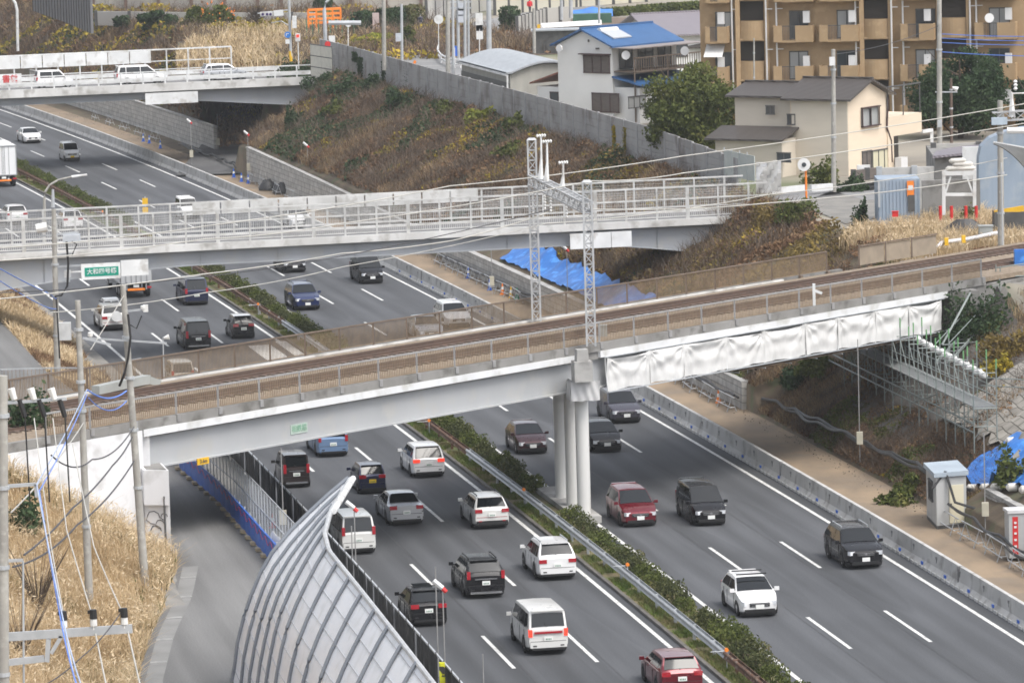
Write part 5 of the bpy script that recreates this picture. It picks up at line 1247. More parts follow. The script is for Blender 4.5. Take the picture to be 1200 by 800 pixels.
# street lamp between the overpasses: curved neck
t = thing('street_lamp', 'tall street lamp with a long curved neck behind the middle overpass', 'street lamp', pY(52, 262, 330))
YL = 345
m = MB(); m.tube([pY(52, 300, YL), pY(52, 232, YL), pY(53, 225, YL), pY(58, 217, YL), pY(68, 211, YL), pY(85, 207, YL)], [0.12, 0.1, 0.09, 0.08, 0.07, 0.06], 10); m.build('pole', PCONC, t, smooth=True)
m = MB(); m.tube([pY(84, 207.3, YL), pY(102, 205, YL)], [0.1, 0.08], 8); m.build('lamp_head', WHITE, t)
t = thing('street_lamp', 'white street lamp with a bent neck on the yellow brush slope at the upper left', 'street lamp', pY(21, 52, 560))
m = MB(); m.tube([pY(21, 60, 560), pY(20, 12, 560), pY(18, 4, 560), pY(14, -2, 560)], 0.16, 8); m.build('pole', WHITE, t)
ys = thing('yellow_sign', 'small yellow sign board on the far rail of the middle overpass', 'sign', f2(-24+6, 5.9, 9))
p = pY(170, 236, 322); m = MB(); m.box(p, (0.36, 0.06, 0.42)); m.box(p-Zv*0.6, (0.36, 0.06, 0.42)); m.build('board', YEL, ys)
m = MB(); m.bar(p+Vector((0, .06, .3)), p+Vector((0, .06, -1.4)), 0.06); m.build('post', GALV, ys)

# ------------------------------------------------ wires
WGR = pm('aluminium_wire', (0.5, 0.49, 0.45), (0.42, 0.41, 0.38), 1, rough=0.6); WBL = pm('black_cable', (0.05, 0.05, 0.055), (0.07, 0.07, 0.075), 1, rough=0.6)
WBLU = pm('blue_cable', (0.12, 0.25, 0.7), (0.1, 0.2, 0.6), 1, rough=0.5); WLB = pm('pale_blue_cable', (0.4, 0.47, 0.62), (0.34, 0.42, 0.58), 1, rough=0.5)
def wire(label, pts, r=0.03, mat=None, sag=0.0, group='overhead wires'):
    P = [atY(*p) for p in pts]; out = []
    for a_, b__ in zip(P[:-1], P[1:]):
        n_ = 14
        for i in range(n_): q = i/n_; out.append(a_.lerp(b__, q)-Zv*(sag*4*q*(1-q)))
    out.append(P[-1]); m = MB(); m.tube(out, r, 5); o = m.build('cable', mat or WGR, smooth=True)
    return tag(o, label, 'wire', group)
wire('thick pale wire rising to the right edge just above the other', [(-10, 291, 222), (240, 265, 234), (527, 218, 250), (800, 183, 262), (1210, 120, 287)], 0.028, sag=0.12)
wire('thick pale wire passing over the right mast of the gantry', [(-10, 306, 220), (240, 280, 232), (400, 262, 240), (692, 212, 243.5), (800, 203, 250), (1210, 143, 275)], 0.028, sag=0.12)
wire('pale wire running low across the middle overpass to the gantry beam', [(-10, 351, 218), (240, 321, 230), (400, 297, 242), (530, 282, 248), (640, 250, 254)], 0.03, sag=0.06)
wire('thin dark wire crossing the girder of the middle overpass', [(-10, 343, 222), (200, 328, 230), (400, 300, 240), (650, 244, 253)], 0.025, WBL, sag=0.1)
wire('fine pale wire under the green sign', [(60, 366, 205), (240, 343, 225), (400, 313, 240), (640, 262, 254)], 0.02, sag=0.1)
wire('thin wire from the gantry to the right edge of the railway', [(692, 245, 243.5), (900, 238, 258), (1180, 205, 280)], 0.03, sag=0.15)
wire('thin wire leaving the gantry to the right over the track', [(640, 262, 254), (900, 228, 268), (1180, 185, 290)], 0.025, sag=0.2)
wire('pale blue cable dropping from the slender pole to the thick left pole', [(102, 456, 200.6), (43, 567, 150), (77, 740, 137), (98, 810, 131)], 0.022, WLB, 0.1)
wire('blue cable beside the pale one from the slender pole', [(102, 462, 200.6), (46, 575, 150), (74, 740, 137), (93, 810, 131)], 0.022, WBLU, 0.15)
wire('blue cable between the two poles before the bridge', [(103, 457, 200.6), (148, 458, 206.6)], 0.035, WBLU, 0.32)
wire('dark blue cable between the two poles before the bridge, the lower one', [(104, 466, 200.6), (148, 470, 206.6)], 0.025, WBLU, 0.45)
wire('thick grey cable looping from the bridge end down to the left pole', [(155, 512, 206.5), (132, 545, 190), (85, 595, 170), (28, 650, 150)], 0.035, WBL, 0.1)
wire('second grey cable from the bridge end to the left pole', [(157, 540, 206.5), (90, 615, 172), (15, 664, 150)], 0.035, WBL, 0.25)
wire('grey cable hanging in a loop across the white wing wall', [(60, 533, 165), (108, 538, 185), (157, 500, 206.5)], 0.03, WBL, 0.35)
for i, (a_, b__, c_) in enumerate((((40, 490), (60, 640), (75, 722)), ((62, 490), (78, 620), (108, 720)), ((85, 520), (110, 640), (143, 716)))):
    wire(('leftmost', 'middle', 'rightmost')[i]+' of three thin grey wires running down to the three insulator arm', [(a_[0], a_[1], 170), (b__[0], b__[1], 158), (c_[0], c_[1], 150)], 0.02, None, 0.05)
for i, (a_, b__) in enumerate((((77, 742), (90, 810)), ((112, 742), (126, 810)), ((150, 740), (166, 810)))):
    wire(('leftmost', 'middle', 'rightmost')[i]+' of three thin wires leaving the insulator arm at the bottom', [(a_[0], a_[1], 150), (b__[0], b__[1], 140)], 0.025, None, 0.0)
wire('thin black stay crossing the insulator arm at the bottom left', [(141, 718, 150), (95, 770, 146), (40, 808, 142)], 0.02, WBL, 0.1)
wire('blue wires entering from the left edge above the pale bank, the upper one', [(-5, 312, 230), (60, 345, 260), (66, 350, 281)], 0.03, WBLU, 0.05)
wire('blue wires entering from the left edge above the pale bank, the lower one', [(-5, 326, 230), (50, 358, 260), (66, 362, 281)], 0.03, WBLU, 0.05)
wire('slanting stay wire of the pole with black cables', [(146, 345, 207), (106, 410, 202)], 0.018, None, 0)
wire('stay wire from the slender pole towards the left edge', [(98, 495, 201), (60, 548, 175), (13, 600, 150)], 0.025, None, 0.05)
# ================================================================ TOWN BEHIND
def Zp(u, v, Y): return atY(u, v, Y).z
def XY(u, Y): 
    p = atY(u, 100, Y); return Vector((p.x, Y, 0))
ZT = 8.05
def win(parent, c, e, w_, h, out, frame=None, pane=None, bars=1, dep=0.09, name='window'):
    """window with a projecting frame; c centre on the wall, e unit along the wall, out outward normal"""
    frame = frame or DARK; pane = pane or WINP; m = MB()
    for z in (-h/2, h/2): m.bar(c-e*(w_/2+.04)+out*dep/2+Zv*z, c+e*(w_/2+.04)+out*dep/2+Zv*z, dep, 0.08)
    for k in np.linspace(-w_/2, w_/2, bars+2): m.bar(c+e*k+out*dep/2-Zv*h/2, c+e*k+out*dep/2+Zv*h/2, 0.06, dep)
    f = m.build(name, frame, parent)
    m = MB(); m.bar(c-e*w_/2+out*0.02, c+e*w_/2+out*0.02, 0.03, h-0.04); m.build('pane', pane, f)
    return f
WINP = simple('window_pane', (0.06, 0.07, 0.08), 0.08, spec=0.8); CURT = simple('curtained_pane', (0.32, 0.33, 0.33), 0.3)
SHUT = pm('brown_shutter', (0.13, 0.11, 0.1), (0.1, 0.085, 0.075), 2, stretch=(1, 1, 6)); MARO = pm('maroon_trim', (0.07, 0.035, 0.035), (0.05, 0.03, 0.03), 2)
WHW = pm('white_render', (0.76, 0.76, 0.74), (0.68, 0.68, 0.66), 0.3, rough=0.9); CRM = pm('cream_siding', (0.7, 0.59, 0.46), (0.64, 0.54, 0.42), 0.3, rough=0.8, stretch=(1, 1, 4))
def tilemat(name, c1, c2, sc=3.0):
    m, n, b = _new(name); b.inputs['Roughness'].default_value = 0.45
    tc = n.nodes.new('ShaderNodeTexCoord'); wv = n.nodes.new('ShaderNodeTexWave'); wv.inputs['Scale'].default_value = sc; wv.bands_direction = 'DIAGONAL'; wv.inputs['Distortion'].default_value = 0.3
    nz = n.nodes.new('ShaderNodeTexNoise'); nz.inputs['Scale'].default_value = 1.2; nz.inputs['Detail'].default_value = 6
    n.links.new(tc.outputs['Object'], wv.inputs['Vector']); n.links.new(tc.outputs['Object'], nz.inputs['Vector'])
    mx = n.nodes.new('ShaderNodeMix'); mx.data_type = 'RGBA'; mx.inputs[6].default_value = (*c1, 1); mx.inputs[7].default_value = (*c2, 1)
    ad = n.nodes.new('ShaderNodeMath'); ad.operation = 'MULTIPLY_ADD'; ad.inputs[1].default_value = 0.45; n.links.new(wv.outputs['Fac'], ad.inputs[0])
    m2 = n.nodes.new('ShaderNodeMath'); m2.operation = 'MULTIPLY'; m2.inputs[1].default_value = 0.6; n.links.new(nz.outputs['Fac'], m2.inputs[0]); n.links.new(m2.outputs[0], ad.inputs[2])
    n.links.new(ad.outputs[0], mx.inputs[0]); n.links.new(mx.outputs[2], b.inputs['Base Color'])
    bp = n.nodes.new('ShaderNodeBump'); bp.inputs['Strength'].default_value = 0.5; bp.inputs['Distance'].default_value = 0.05; n.links.new(wv.outputs['Fac'], bp.inputs['Height']); n.links.new(bp.outputs[0], b.inputs['Normal'])
    return m
BTILE = tilemat('blue_tiles', (0.02, 0.065, 0.17), (0.05, 0.15, 0.34), 2.2); GTILE = tilemat('dark_slate_roof', (0.05, 0.043, 0.039), (0.085, 0.074, 0.066), 2.0); PTILE = tilemat('violet_grey_roof', (0.17, 0.15, 0.17), (0.24, 0.22, 0.24), 2.0)
def gable(t, C, e1, a, e2, b_, z0, ze, zr, wm, rm, over=0.5, name='wall'):
    """C near corner on the ground, walls run a along e1 (ridge direction) and b_ along e2"""
    C = Vector((C.x, C.y, 0)); m = MB()
    sect = [(0, z0), (b_, z0), (b_, ze), (b_/2, zr), (0, ze)]
    vs = [C+e1*k+e2*q+Zv*z for k in (0, a) for q, z in sect]; n_ = 5
    m.add(vs, [tuple(range(5)), tuple(range(5, 10))[::-1]]+[(i, (i+1) % 5, (i+1) % 5+5, i+5) for i in range(5)]); m.build(name, wm, t)
    rf = MB(); sl_ = (zr-ze)/(b_/2); th = 0.14
    for q0_, q1_ in ((-over, b_/2), (b_+over, b_/2)):
        zA = ze-over*sl_+0.04; zB = zr+0.04
        vs = []
        for k in (-over, a+over):
            for q, z in ((q0_, zA), (q1_, zB), (q1_, zB+th), (q0_, zA+th)): vs.append(C+e1*k+e2*q+Zv*z)
        rf.add(vs, [(0, 1, 2, 3), (7, 6, 5, 4), (0, 4, 5, 1), (1, 5, 6, 2), (2, 6, 7, 3), (3, 7, 4, 0)])
    r_ = rf.build('roof', rm, t)
    m = MB(); m.bar(C+e1*(-over)+e2*(b_/2)+Zv*(zr+0.22), C+e1*(a+over)+e2*(b_/2)+Zv*(zr+0.22), 0.22, 0.14); m.build('ridge', rm, r_)
    return r_
def vec2(x, y): v = Vector((x, y, 0)); return v.normalized()
# white house with blue tiles
Y1 = 397; C1 = XY(718, Y1); e1 = vec2(.69, .73); e2 = vec2(-.73, .69); o2 = vec2(-.69, -.73); o1 = vec2(.73, -.69)
h1 = thing('white_house', 'white two storey house with blue tiled roof and a rooftop water heater', 'house', (C1.x, C1.y, ZT))
ze = Zp(718, 54, Y1); zr = Zp(687, 36, 399)
rf = gable(h1, C1, e1, 7.8, e2, 5.9, ZT-1, ze, zr, WHW, BTILE, 0.45)
WHS = simple('white_steel', (0.7, 0.7, 0.7), 0.3)
cR = C1+e1*1.6+e2*1.3
m = MB(); tp = C1+e1*1.2+e2*2.35+Zv*(zr-0.15); m.tube([tp-e1*0.1, tp+e1*2.0], 0.3, 14); m.build('water_tank', WHS, h1)
sl1 = (zr-ze)/2.95; q0_ = C1+e1*1.0+e2*0.7+Zv*(ze+0.7*sl1+0.3); q1_ = C1+e1*1.0+e2*1.95+Zv*(ze+1.95*sl1+0.3)
m = MB(); m.add([q0_, q0_+e1*2.2, q1_+e1*2.2, q1_, q0_-Zv*.08, q0_+e1*2.2-Zv*.08, q1_+e1*2.2-Zv*.08, q1_-Zv*.08], [(0, 1, 2, 3), (7, 6, 5, 4), (0, 4, 5, 1), (1, 5, 6, 2), (2, 6, 7, 3), (3, 7, 4, 0)]); m.build('solar_panel', simple('solar_plate', (0.45, 0.47, 0.5), 0.2), h1)
def onW(u, v, e, O, out):  # point on wall plane through O with normal `out` seen at pixel
    d = _F + _Rr*((u-600)/CF) - _Uu*((v-400)/CF); o_ = Vector((0, 0, CH)); k = (O-o_).dot(out)/d.dot(out); return o_+d*k
def winpx(t, O, e, out, u0, v0, u1, v1, **k):
    a_ = onW(u0, v0, e, O, out); b__ = onW(u1, v1, e, O, out); c = (a_+b__)/2
    return win(t, c, e, abs((b__-a_).dot(e)), abs(a_.z-b__.z), out, **k)
winpx(h1, C1, e2, o2, 684, 65, 715, 86, frame=MARO, pane=SHUT, bars=2)
m = MB(); w0 = onW(682, 63, e2, C1, o2); w1 = onW(716, 64, e2, C1, o2); m.bar(w0+o2*.25, w1+o2*.25, 0.5, 0.08); m.build('window_hood', MARO, h1)
winpx(h1, C1, e2, o2, 694, 109, 726, 132, frame=MARO, pane=SHUT, bars=2)
m = MB(); w0 = onW(690, 48, e2, C1, o2); m.box(w0+o2*.05, (0.12, 0.12, 0.2)); m.box(onW(701, 57, e2, C1, o2)+o2*.1, (0.3, 0.2, 0.12)); m.build('vent', DARK, h1)
# annex left with rusty roof
A0 = C1+e2*5.9+e1*0.5
m = MB(); m.prism([(p.x, p.y) for p in (A0, A0+e1*3, A0+e1*3+e2*2.8, A0+e2*2.8)], ZT-1, Zp(650, 101, 403)); an = m.build('annex_wall', WHW, h1)
m = MB(); zt_ = Zp(660, 83, 402); zl = Zp(630, 95, 405)
m.add([A0-e1*.4+Zv*zt_, A0+e1*3.3+Zv*zt_, A0+e1*3.3+e2*3.3+Zv*zl, A0-e1*.4+e2*3.3+Zv*zl, A0-e1*.4+Zv*(zt_-.12), A0+e1*3.3+Zv*(zt_-.12), A0+e1*3.3+e2*3.3+Zv*(zl-.12), A0-e1*.4+e2*3.3+Zv*(zl-.12)], [(0, 1, 2, 3), (7, 6, 5, 4), (0, 4, 5, 1), (1, 5, 6, 2), (2, 6, 7, 3), (3, 7, 4, 0)])
m.build('annex_roof', pm('rust_sheet', (0.22, 0.08, 0.05), (0.15, 0.06, 0.045), 1.5, c3=(0.3, 0.16, 0.1)), h1)
winpx(h1, A0, e2, o2, 645, 108, 664, 121, frame=MARO, pane=WINP, bars=1)
# right wing: veranda, balcony and lower blue roof
V0 = C1; zb_ = Zp(740, 83, 399)
m = MB(); m.prism([(p.x, p.y) for p in (C1+e1*0.3, C1+e1*7.6, C1+e1*7.6+o1*2.6, C1+e1*0.3+o1*2.6)], ZT-1, Zp(740, 100, 399)); m.build('wing_wall', WHW, h1)
m = MB(); zz = Zp(740, 98, 397); zu = Zp(740, 87, 399)
p0 = C1+o1*3.1; m.add([p0-e1*.1+Zv*zz, p0+e1*7.9+Zv*zz, C1+e1*7.9+Zv*zu, C1-e1*.1+Zv*zu]+[p0-e1*.1+Zv*(zz-.12), p0+e1*7.9+Zv*(zz-.12), C1+e1*7.9+Zv*(zu-.12), C1-e1*.1+Zv*(zu-.12)], [(0, 1, 2, 3), (7, 6, 5, 4), (0, 4, 5, 1), (1, 5, 6, 2), (2, 6, 7, 3), (3, 7, 4, 0)]); m.build('lower_roof', BTILE, h1)
m = MB(); zz2 = Zp(760, 82, 398)
m.bar(C1+e1*.2+o1*2.2+Zv*zz2, C1+e1*8.6+o1*2.2+Zv*zz2, 0.12, 0.14); m.bar(C1+e1*.2+o1*1.1+Zv*zz2, C1+e1*8.6+o1*1.1+Zv*zz2, 2.2, 0.1)
for k in np.arange(.2, 8.7, 0.28): m.bar(C1+e1*k+o1*2.2+Zv*zz2, C1+e1*k+o1*2.2+Zv*(zz2+1.1), 0.07)
m.bar(C1+e1*.2+o1*2.2+Zv*(zz2+1.1), C1+e1*8.6+o1*2.2+Zv*(zz2+1.1), 0.1)
for k in (.2, 4.2, 8.4): m.bar(C1+e1*k+o1*2.2+Zv*ZT, C1+e1*k+o1*2.2+Zv*(zz2+1.2), 0.12)
m.build('balcony', pm('brown_timber', (0.12, 0.09, 0.07), (0.17, 0.13, 0.1), 2), h1)
m = MB(); ve = Zp(760, 52, 399); m.bar(C1-e1*.2+o1*1.2+Zv*(ve-.1), C1+e1*8.8+o1*1.2+Zv*(ve-.1), 2.6, 0.08); m.build('awning', pm('awning', (0.3, 0.26, 0.25), (0.24, 0.21, 0.2), 2), h1)
for k, wd in ((1.6, 1.6), (4.0, 1.8), (6.3, 1.6)): win(h1, C1+e1*k+Zv*(zz2+1.1), e1, wd, 1.9, o1, frame=DARK, pane=WINP, bars=1)
winpx(h1, C1+o1*2.6, e1, o1, 736, 114, 756, 125, frame=DARK, pane=CURT, bars=2)
for u, v in ((734, 65), (803, 60)):
    p = atY(u, v, 396); m = MB(); m.tube([p, p+Vector((-.05, -.12, .02))], [.33, .36], 16); m.tube([p+Vector((0, .1, 0)), p+Vector((0, .4, -.4))], 0.03, 5); m.build('satellite_dish', WHS, h1)
p = atY(656, 57, 400); m = MB(); m.tube([p, p+Vector((-.08, -.1, 0))], 0.3, 14); m.build('satellite_dish', WHS, h1)
# grey shed
K = XY(598, 408); es = vec2(-4.3, 19); eg = vec2(6, 1.6); osg = vec2(1.6, -6); osl = vec2(-19, -4.3)
sh = thing('warehouse', 'low warehouse with pale grey arched metal roof beside the white house', 'warehouse', (K.x, K.y, ZT))
zs = Zp(598, 88, 408); GMET = pm('grey_sheet_metal', (0.36, 0.38, 0.4), (0.3, 0.32, 0.34), 0.5, rough=0.4, stretch=(4, 1, 1))
Wg = 6.4
arc = lambda q: zs + 0.75*math.sin(math.pi*min(1, max(0, q))) if True else 0
m = MB(); prof = [(q*Wg, zs+0.8*math.sin(math.pi*q)) for q in np.linspace(0, 1, 11)]
vs = [K+es*k+eg*q+Zv*z for k in (0, 18.5) for q, z in ([(0, ZT-1)]+prof+[(Wg, ZT-1)])]; n_ = 13
m.add(vs, [tuple(range(n_)), tuple(range(n_, 2*n_))[::-1]]+[(i, (i+1) % n_, (i+1) % n_+n_, i+n_) for i in range(n_)]); m.build('wall', pm('shed_siding', (0.4, 0.39, 0.35), (0.33, 0.32, 0.29), 0.5, stretch=(3, 3, 1), rough=0.8), sh)
m = MB(); r0_ = [K-es*.4+eg*(q*(Wg+.8)-.4)+Zv*(zs+.1+0.8*math.sin(math.pi*min(1, max(0, (q*(Wg+.8)-.4)/Wg)))) for q in np.linspace(0, 1, 17)]
m.grid([r0_, [p+es*19.3 for p in r0_]]); m.grid([[p+Zv*.15 for p in r0_], [p+es*19.3+Zv*.15 for p in r0_]][::-1]); m.grid([r0_, [p+Zv*.15 for p in r0_]]); m.build('roof', GMET, sh, smooth=True)
m = MB(); m.bar(K-es*.3-eg*.35+Zv*(zs+.02), K+es*18.8-eg*.35+Zv*(zs+.02), 0.22, 0.18); m.bar(K-eg*.3-es*.3+Zv*ZT, K-eg*.3-es*.3+Zv*zs, 0.14); m.build('gutter', WHITE, sh)
m = MB(); m.bar(K-eg*.05+es*0+Zv*(ZT+1.2), K-eg*.05+es*18.5+Zv*(ZT+1.2), 0.06, zs-ZT-0.5); m.build('dark_cladding', pm('dark_cladding', (0.13, 0.13, 0.12), (0.09, 0.09, 0.085), 1, stretch=(1, 4, 1)), sh)
for k in (5.3, 10.8):
    m = MB(); p = K+es*k-eg*.3+Zv*(ZT+1.9); m.tube([p, p-eg*.3], [.32, .2], 10); m.build('vent_hood', WHITE, sh)
win(sh, K+es*8.2-eg*.06+Zv*(ZT+1.8), es, 1.0, 0.8, osl, frame=WHITE, pane=WINP)
# second grey violet roof far right of the blue roof
K2 = XY(800, 430); h2 = thing('grey_roof_house', 'house with a broad violet grey roof behind the blue tiled house', 'house', (K2.x-1, K2.y, ZT))
C2_ = XY(772, 432); gable(h2, C2_, vec2(.96, .28), 15, vec2(-.28, .96), 10, ZT-1, Zp(790, 40, 432), Zp(790, 17, 438), WHW, PTILE, 0.8)
for k in (2, 5, 8): win(h2, C2_+vec2(.96, .28)*k+Zv*(ZT+3.4), vec2(.96, .28), 1.4, 1.1, vec2(.28, -.96), frame=DARK)
# tan house
Ct = at(995, 206, ZT); Ct.z = 0; Yt = Ct.y; t1 = vec2(-7.4, 5.0); t2 = vec2(3.0, 4.4); ot1 = vec2(-5.0, -7.4); ot2 = vec2(4.4, -3.0)
h3 = thing('tan_house', 'two storey tan house with dark roofs behind the end of the overpass', 'house', (Ct.x, Ct.y, ZT))
zt1 = Zp(995, 116, Yt); zt2 = Zp(1020, 95, Yt+2.3)
BEI = pm('beige_siding', (0.62, 0.56, 0.47), (0.56, 0.505, 0.425), 0.3, rough=0.8, stretch=(1, 1, 4))
gable(h3, Ct, t1, 4.6, t2, 5.4, ZT-1, zt1, zt2, CRM, GTILE, 0.5)
gable(h3, Ct+t1*4.5+t2*0.5, t1, 4.9, t2, 4.6, ZT-1, zt1+0.05, zt2-0.35, BEI, GTILE, 0.5, name='rear_wall')
m = MB(); m.bar(Ct+ot1*.02+t1*0.02+Zv*((ZT-1+zt1)/2), Ct+ot1*.02+t1*4.5+Zv*((ZT-1+zt1)/2), 0.05, zt1-ZT+0.9); m.build('side_face', BEI, h3)  # thin beige slab over the cream wall, greyer on this side
# lower roof on the front left
Lf = Ct+t1*4.2; zl0 = Zp(900, 165, Yt); zl1 = Zp(900, 150, Yt+2)
m = MB(); m.prism([(p.x, p.y) for p in (Lf, Lf+t1*5.4, Lf+t1*5.4+ot1*1.9, Lf+ot1*1.9)], ZT-1, zl0); m.build('porch_wall', BEI, h3)
m = MB(); a_ = Lf-t1*.3+ot1*2.4; m.add([a_+Zv*zl0, a_+t1*6.3+Zv*zl0, Lf+t1*6.0+Zv*zl1, Lf-t1*.3+Zv*zl1]+[a_+Zv*(zl0-.14), a_+t1*6.3+Zv*(zl0-.14), Lf+t1*6.0+Zv*(zl1-.14), Lf-t1*.3+Zv*(zl1-.14)], [(0, 1, 2, 3), (7, 6, 5, 4), (0, 4, 5, 1), (1, 5, 6, 2), (2, 6, 7, 3), (3, 7, 4, 0)]); m.build('porch_roof', GTILE, h3)
winpx(h3, Ct, t2, ot2, 1009, 127, 1029, 146, frame=MARO, pane=CURT, bars=1, dep=0.25)
winpx(h3, Ct, t1, ot1, 898, 124, 908, 134, frame=DARK, pane=WINP, bars=1); winpx(h3, Ct, t1, ot1, 923, 134, 932, 146, frame=DARK, pane=WINP, bars=1)
winpx(h3, Lf+ot1*1.9, t1, ot1, 911, 179, 927, 190, frame=DARK, pane=WINP, bars=1)
winpx(h3, Ct, t2, ot2, 1022, 177, 1043, 203, frame=DARK, pane=simple('cream_shutter', (0.55, 0.52, 0.38), 0.5), bars=2); winpx(h3, Ct, t2, ot2, 1010, 178, 1021, 205, frame=DARK, pane=SHUT, bars=1)
# balcony extension on the right
Bx = Ct+t2*5.3+ot2*0.1
m = MB(); zk0 = Zp(1060, 158, Yt+6); zk1 = Zp(1060, 135, Yt+6); m.prism([(p.x, p.y) for p in (Bx, Bx+t2*4.8, Bx+t2*4.8+t1*3.6, Bx+t1*3.6)], zk0, zk1); m.prism([(p.x, p.y) for p in (Bx, Bx+t2*.8, Bx+t2*.8+t1*3.6, Bx+t1*3.6)], ZT-1, zk0); m.build('balcony_box', CRM, h3)
m = MB(); m.prism([(p.x, p.y) for p in (Bx+t2*1.2+t1*1.8, Bx+t2*4.6+t1*1.8, Bx+t2*4.6+t1*3.4, Bx+t2*1.2+t1*3.4)], ZT-1, zk0-.05); m.build('garage_wall', pm('garage_dark', (0.07, 0.06, 0.05), (0.1, 0.085, 0.07), 2), h3)
m = MB(); q_ = Bx+t2*6.2; m.bar(q_+Zv*(ZT-.5), q_+Zv*(zk0+.1), 0.22); m.bar(Bx+t2*4.8+Zv*zk0, q_+Zv*zk0, 0.22)
m.build('carport_frame', WHITE, h3)
m = MB(); 
for k in (0, 2.2, 4.6): m.bar(Bx+t2*k+Zv*zk1, Bx+t2*k+Zv*(zk1+2.1), 0.08)
m.bar(Bx+Zv*(zk1+2.1), Bx+t2*4.7+Zv*(zk1+2.1), 0.1); m.build('pergola', DARK, h3)
m = MB(); dpx = onW(1039, 115, t2, Ct, ot2)+ot2*.1; m.tube([dpx, onW(1038, 150, t2, Ct, ot2)+ot2*.1, onW(1043, 165, t2, Ct, ot2)+ot2*.1, onW(1044, 190, t2, Ct, ot2)+ot2*.1], 0.07, 6); m.build('downpipe', MARO, h3)
m = MB(); m.box(onW(1049, 190, t2, Ct, ot2)+ot2*.5, (0.9, 0.5, 0.7), math.atan2(t2.y, t2.x)); m.build('air_conditioner', WHS, h3)
# apartment block
YA0, YA1 = 384, 378
def apt(u, v, dep=0.0):   # point on facade plane
    return onW(u, v, eA, A_0-oA*dep, oA)
A_0 = XY(822, YA0); A_1 = XY(1225, YA1); eA = (A_1-A_0).normalized(); oA = Vector((eA.y, -eA.x, 0))
TIL = pm('ochre_tile', (0.36, 0.25, 0.14), (0.31, 0.215, 0.12), 0.4, rough=0.7, c3=(0.38, 0.27, 0.155), s3=2); TILD = pm('ochre_tile_inner', (0.16, 0.1, 0.05), (0.12, 0.075, 0.04), 0.4)
ap = thing('apartment_block', 'large ochre apartment block with rows of balconies at the upper right', 'apartment building', (A_0.x, A_0.y, ZT))
zt_ap = Zp(1000, -60, YA0)
m = MB(); m.prism([(p.x, p.y) for p in (A_0, A_1, A_1-oA*11, A_0-oA*11)], ZT-1, zt_ap); m.build('wall', TIL, ap)
fl = [ -4.0, 43.0, 90.0, 137.0]   # photograph rows of the floor levels
def XU(c): return 800+c/3.0
BAY = [(90, 165, 118, 180), (330, 465, 378, 442), (490, 625, 545, 612), (775, 890, 822, 888), (1035, 1175, 1080, 1150)]
for i, (b0_, b1_, w0_, w1_) in enumerate(BAY):
    for k, v in enumerate(fl):
        z0 = Zp(1000, v, YA0); 
        pa_, pb_ = apt(XU(b0_), v), apt(XU(b1_), v); pa_.z = pb_.z = z0
        wc = (apt(XU(w0_), v)+apt(XU(w1_), v))/2; wd = (apt(XU(w1_), v)-apt(XU(w0_), v)).length; wc.z = z0+1.12
        win(ap, wc, eA, wd, 2.1, oA, frame=DARK, pane=CURT if (i+k) % 2 else WINP, bars=1)
        m = MB(); m.bar(pa_+oA*.6-Zv*.08, pb_+oA*.6-Zv*.08, 1.2, 0.18)
        g0 = pa_.lerp(pb_, 0.22); g1 = pa_.lerp(pb_, 0.56)
        m.bar(pa_+oA*1.2+Zv*.5, g0+oA*1.2+Zv*.5, 0.12, 1.25); m.bar(g1+oA*1.2+Zv*.5, pb_+oA*1.2+Zv*.5, 0.12, 1.25)
        m.bar(pa_+oA*1.2+Zv*.5, pa_+Zv*.5, 0.12, 1.25); m.bar(pb_+oA*1.2+Zv*.5, pb_+Zv*.5, 0.12, 1.25)
        bal = m.build('balcony', TIL, ap)
        m = MB(); 
        for q in np.linspace(0.04, 0.96, 9): p = g0.lerp(g1, q); m.bar(p+oA*1.2, p+oA*1.2+Zv*1.1, 0.03)
        m.bar(g0+oA*1.2+Zv*1.1, g1+oA*1.2+Zv*1.1, 0.05); m.build('railing', DARK, bal)
        m = MB(); m.box(pb_-eA*.55+oA*.45+Zv*1.75 if k % 2 else pb_-eA*.55+oA*.45+Zv*1.4, (0.5, 0.35, 0.9), math.atan2(eA.y, eA.x)); m.build('air_conditioner', WHS, bal)
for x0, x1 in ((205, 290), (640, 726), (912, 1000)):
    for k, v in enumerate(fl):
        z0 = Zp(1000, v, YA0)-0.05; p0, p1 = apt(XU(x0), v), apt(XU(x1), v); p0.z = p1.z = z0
        m = MB(); m.bar(p0+oA*.02+Zv*2.3, p1+oA*.02+Zv*2.3, 0.06, 1.45); m.build('stair_shade_panel', simple('stair_shade', (0.03, 0.025, 0.02), 0.9), ap)  # dark slab on the wall, stairwell shade put into its colour
        m = MB(); rr = []
        for q in np.linspace(0, 1, 9):
            p = p0.lerp(p1, q)+oA*(0.35+0.35*math.sin(math.pi*q)); rr.append([p+Zv*0.05, p+Zv*1.55, p-oA*.15+Zv*1.55, p-oA*.15+Zv*.05])
        m.grid(rr, closed=True); m.bar(p0+oA*.2+Zv*.1, p1+oA*.2+Zv*.1, 0.6, 0.15); m.build('stair_parapet', TIL, ap)
    for xx in (x0-8, x1+8):
        p = apt(XU(xx), 60); m = MB(); m.bar(Vector((p.x, p.y, ZT))+oA*.25, Vector((p.x, p.y, zt_ap))+oA*.25, 0.35, 0.5); m.build('pier', TIL, ap)
for xx in (178, 300, 334, 612, 740, 778, 1016, 1036):
    p = apt(XU(xx), 60)+oA*(.62 if xx in (300, 740, 1016) else .3); m = MB(); m.tube([Vector((p.x, p.y, ZT)), Vector((p.x, p.y, zt_ap))], 0.07, 8)
    for v in fl: m.bar((p.x, p.y, Zp(1000, v, YA0)+2.4), Vector((p.x, p.y, Zp(1000, v, YA0)+2.4))+eA*.5, 0.06)
    m.build('drain_pipe', WHS, ap)
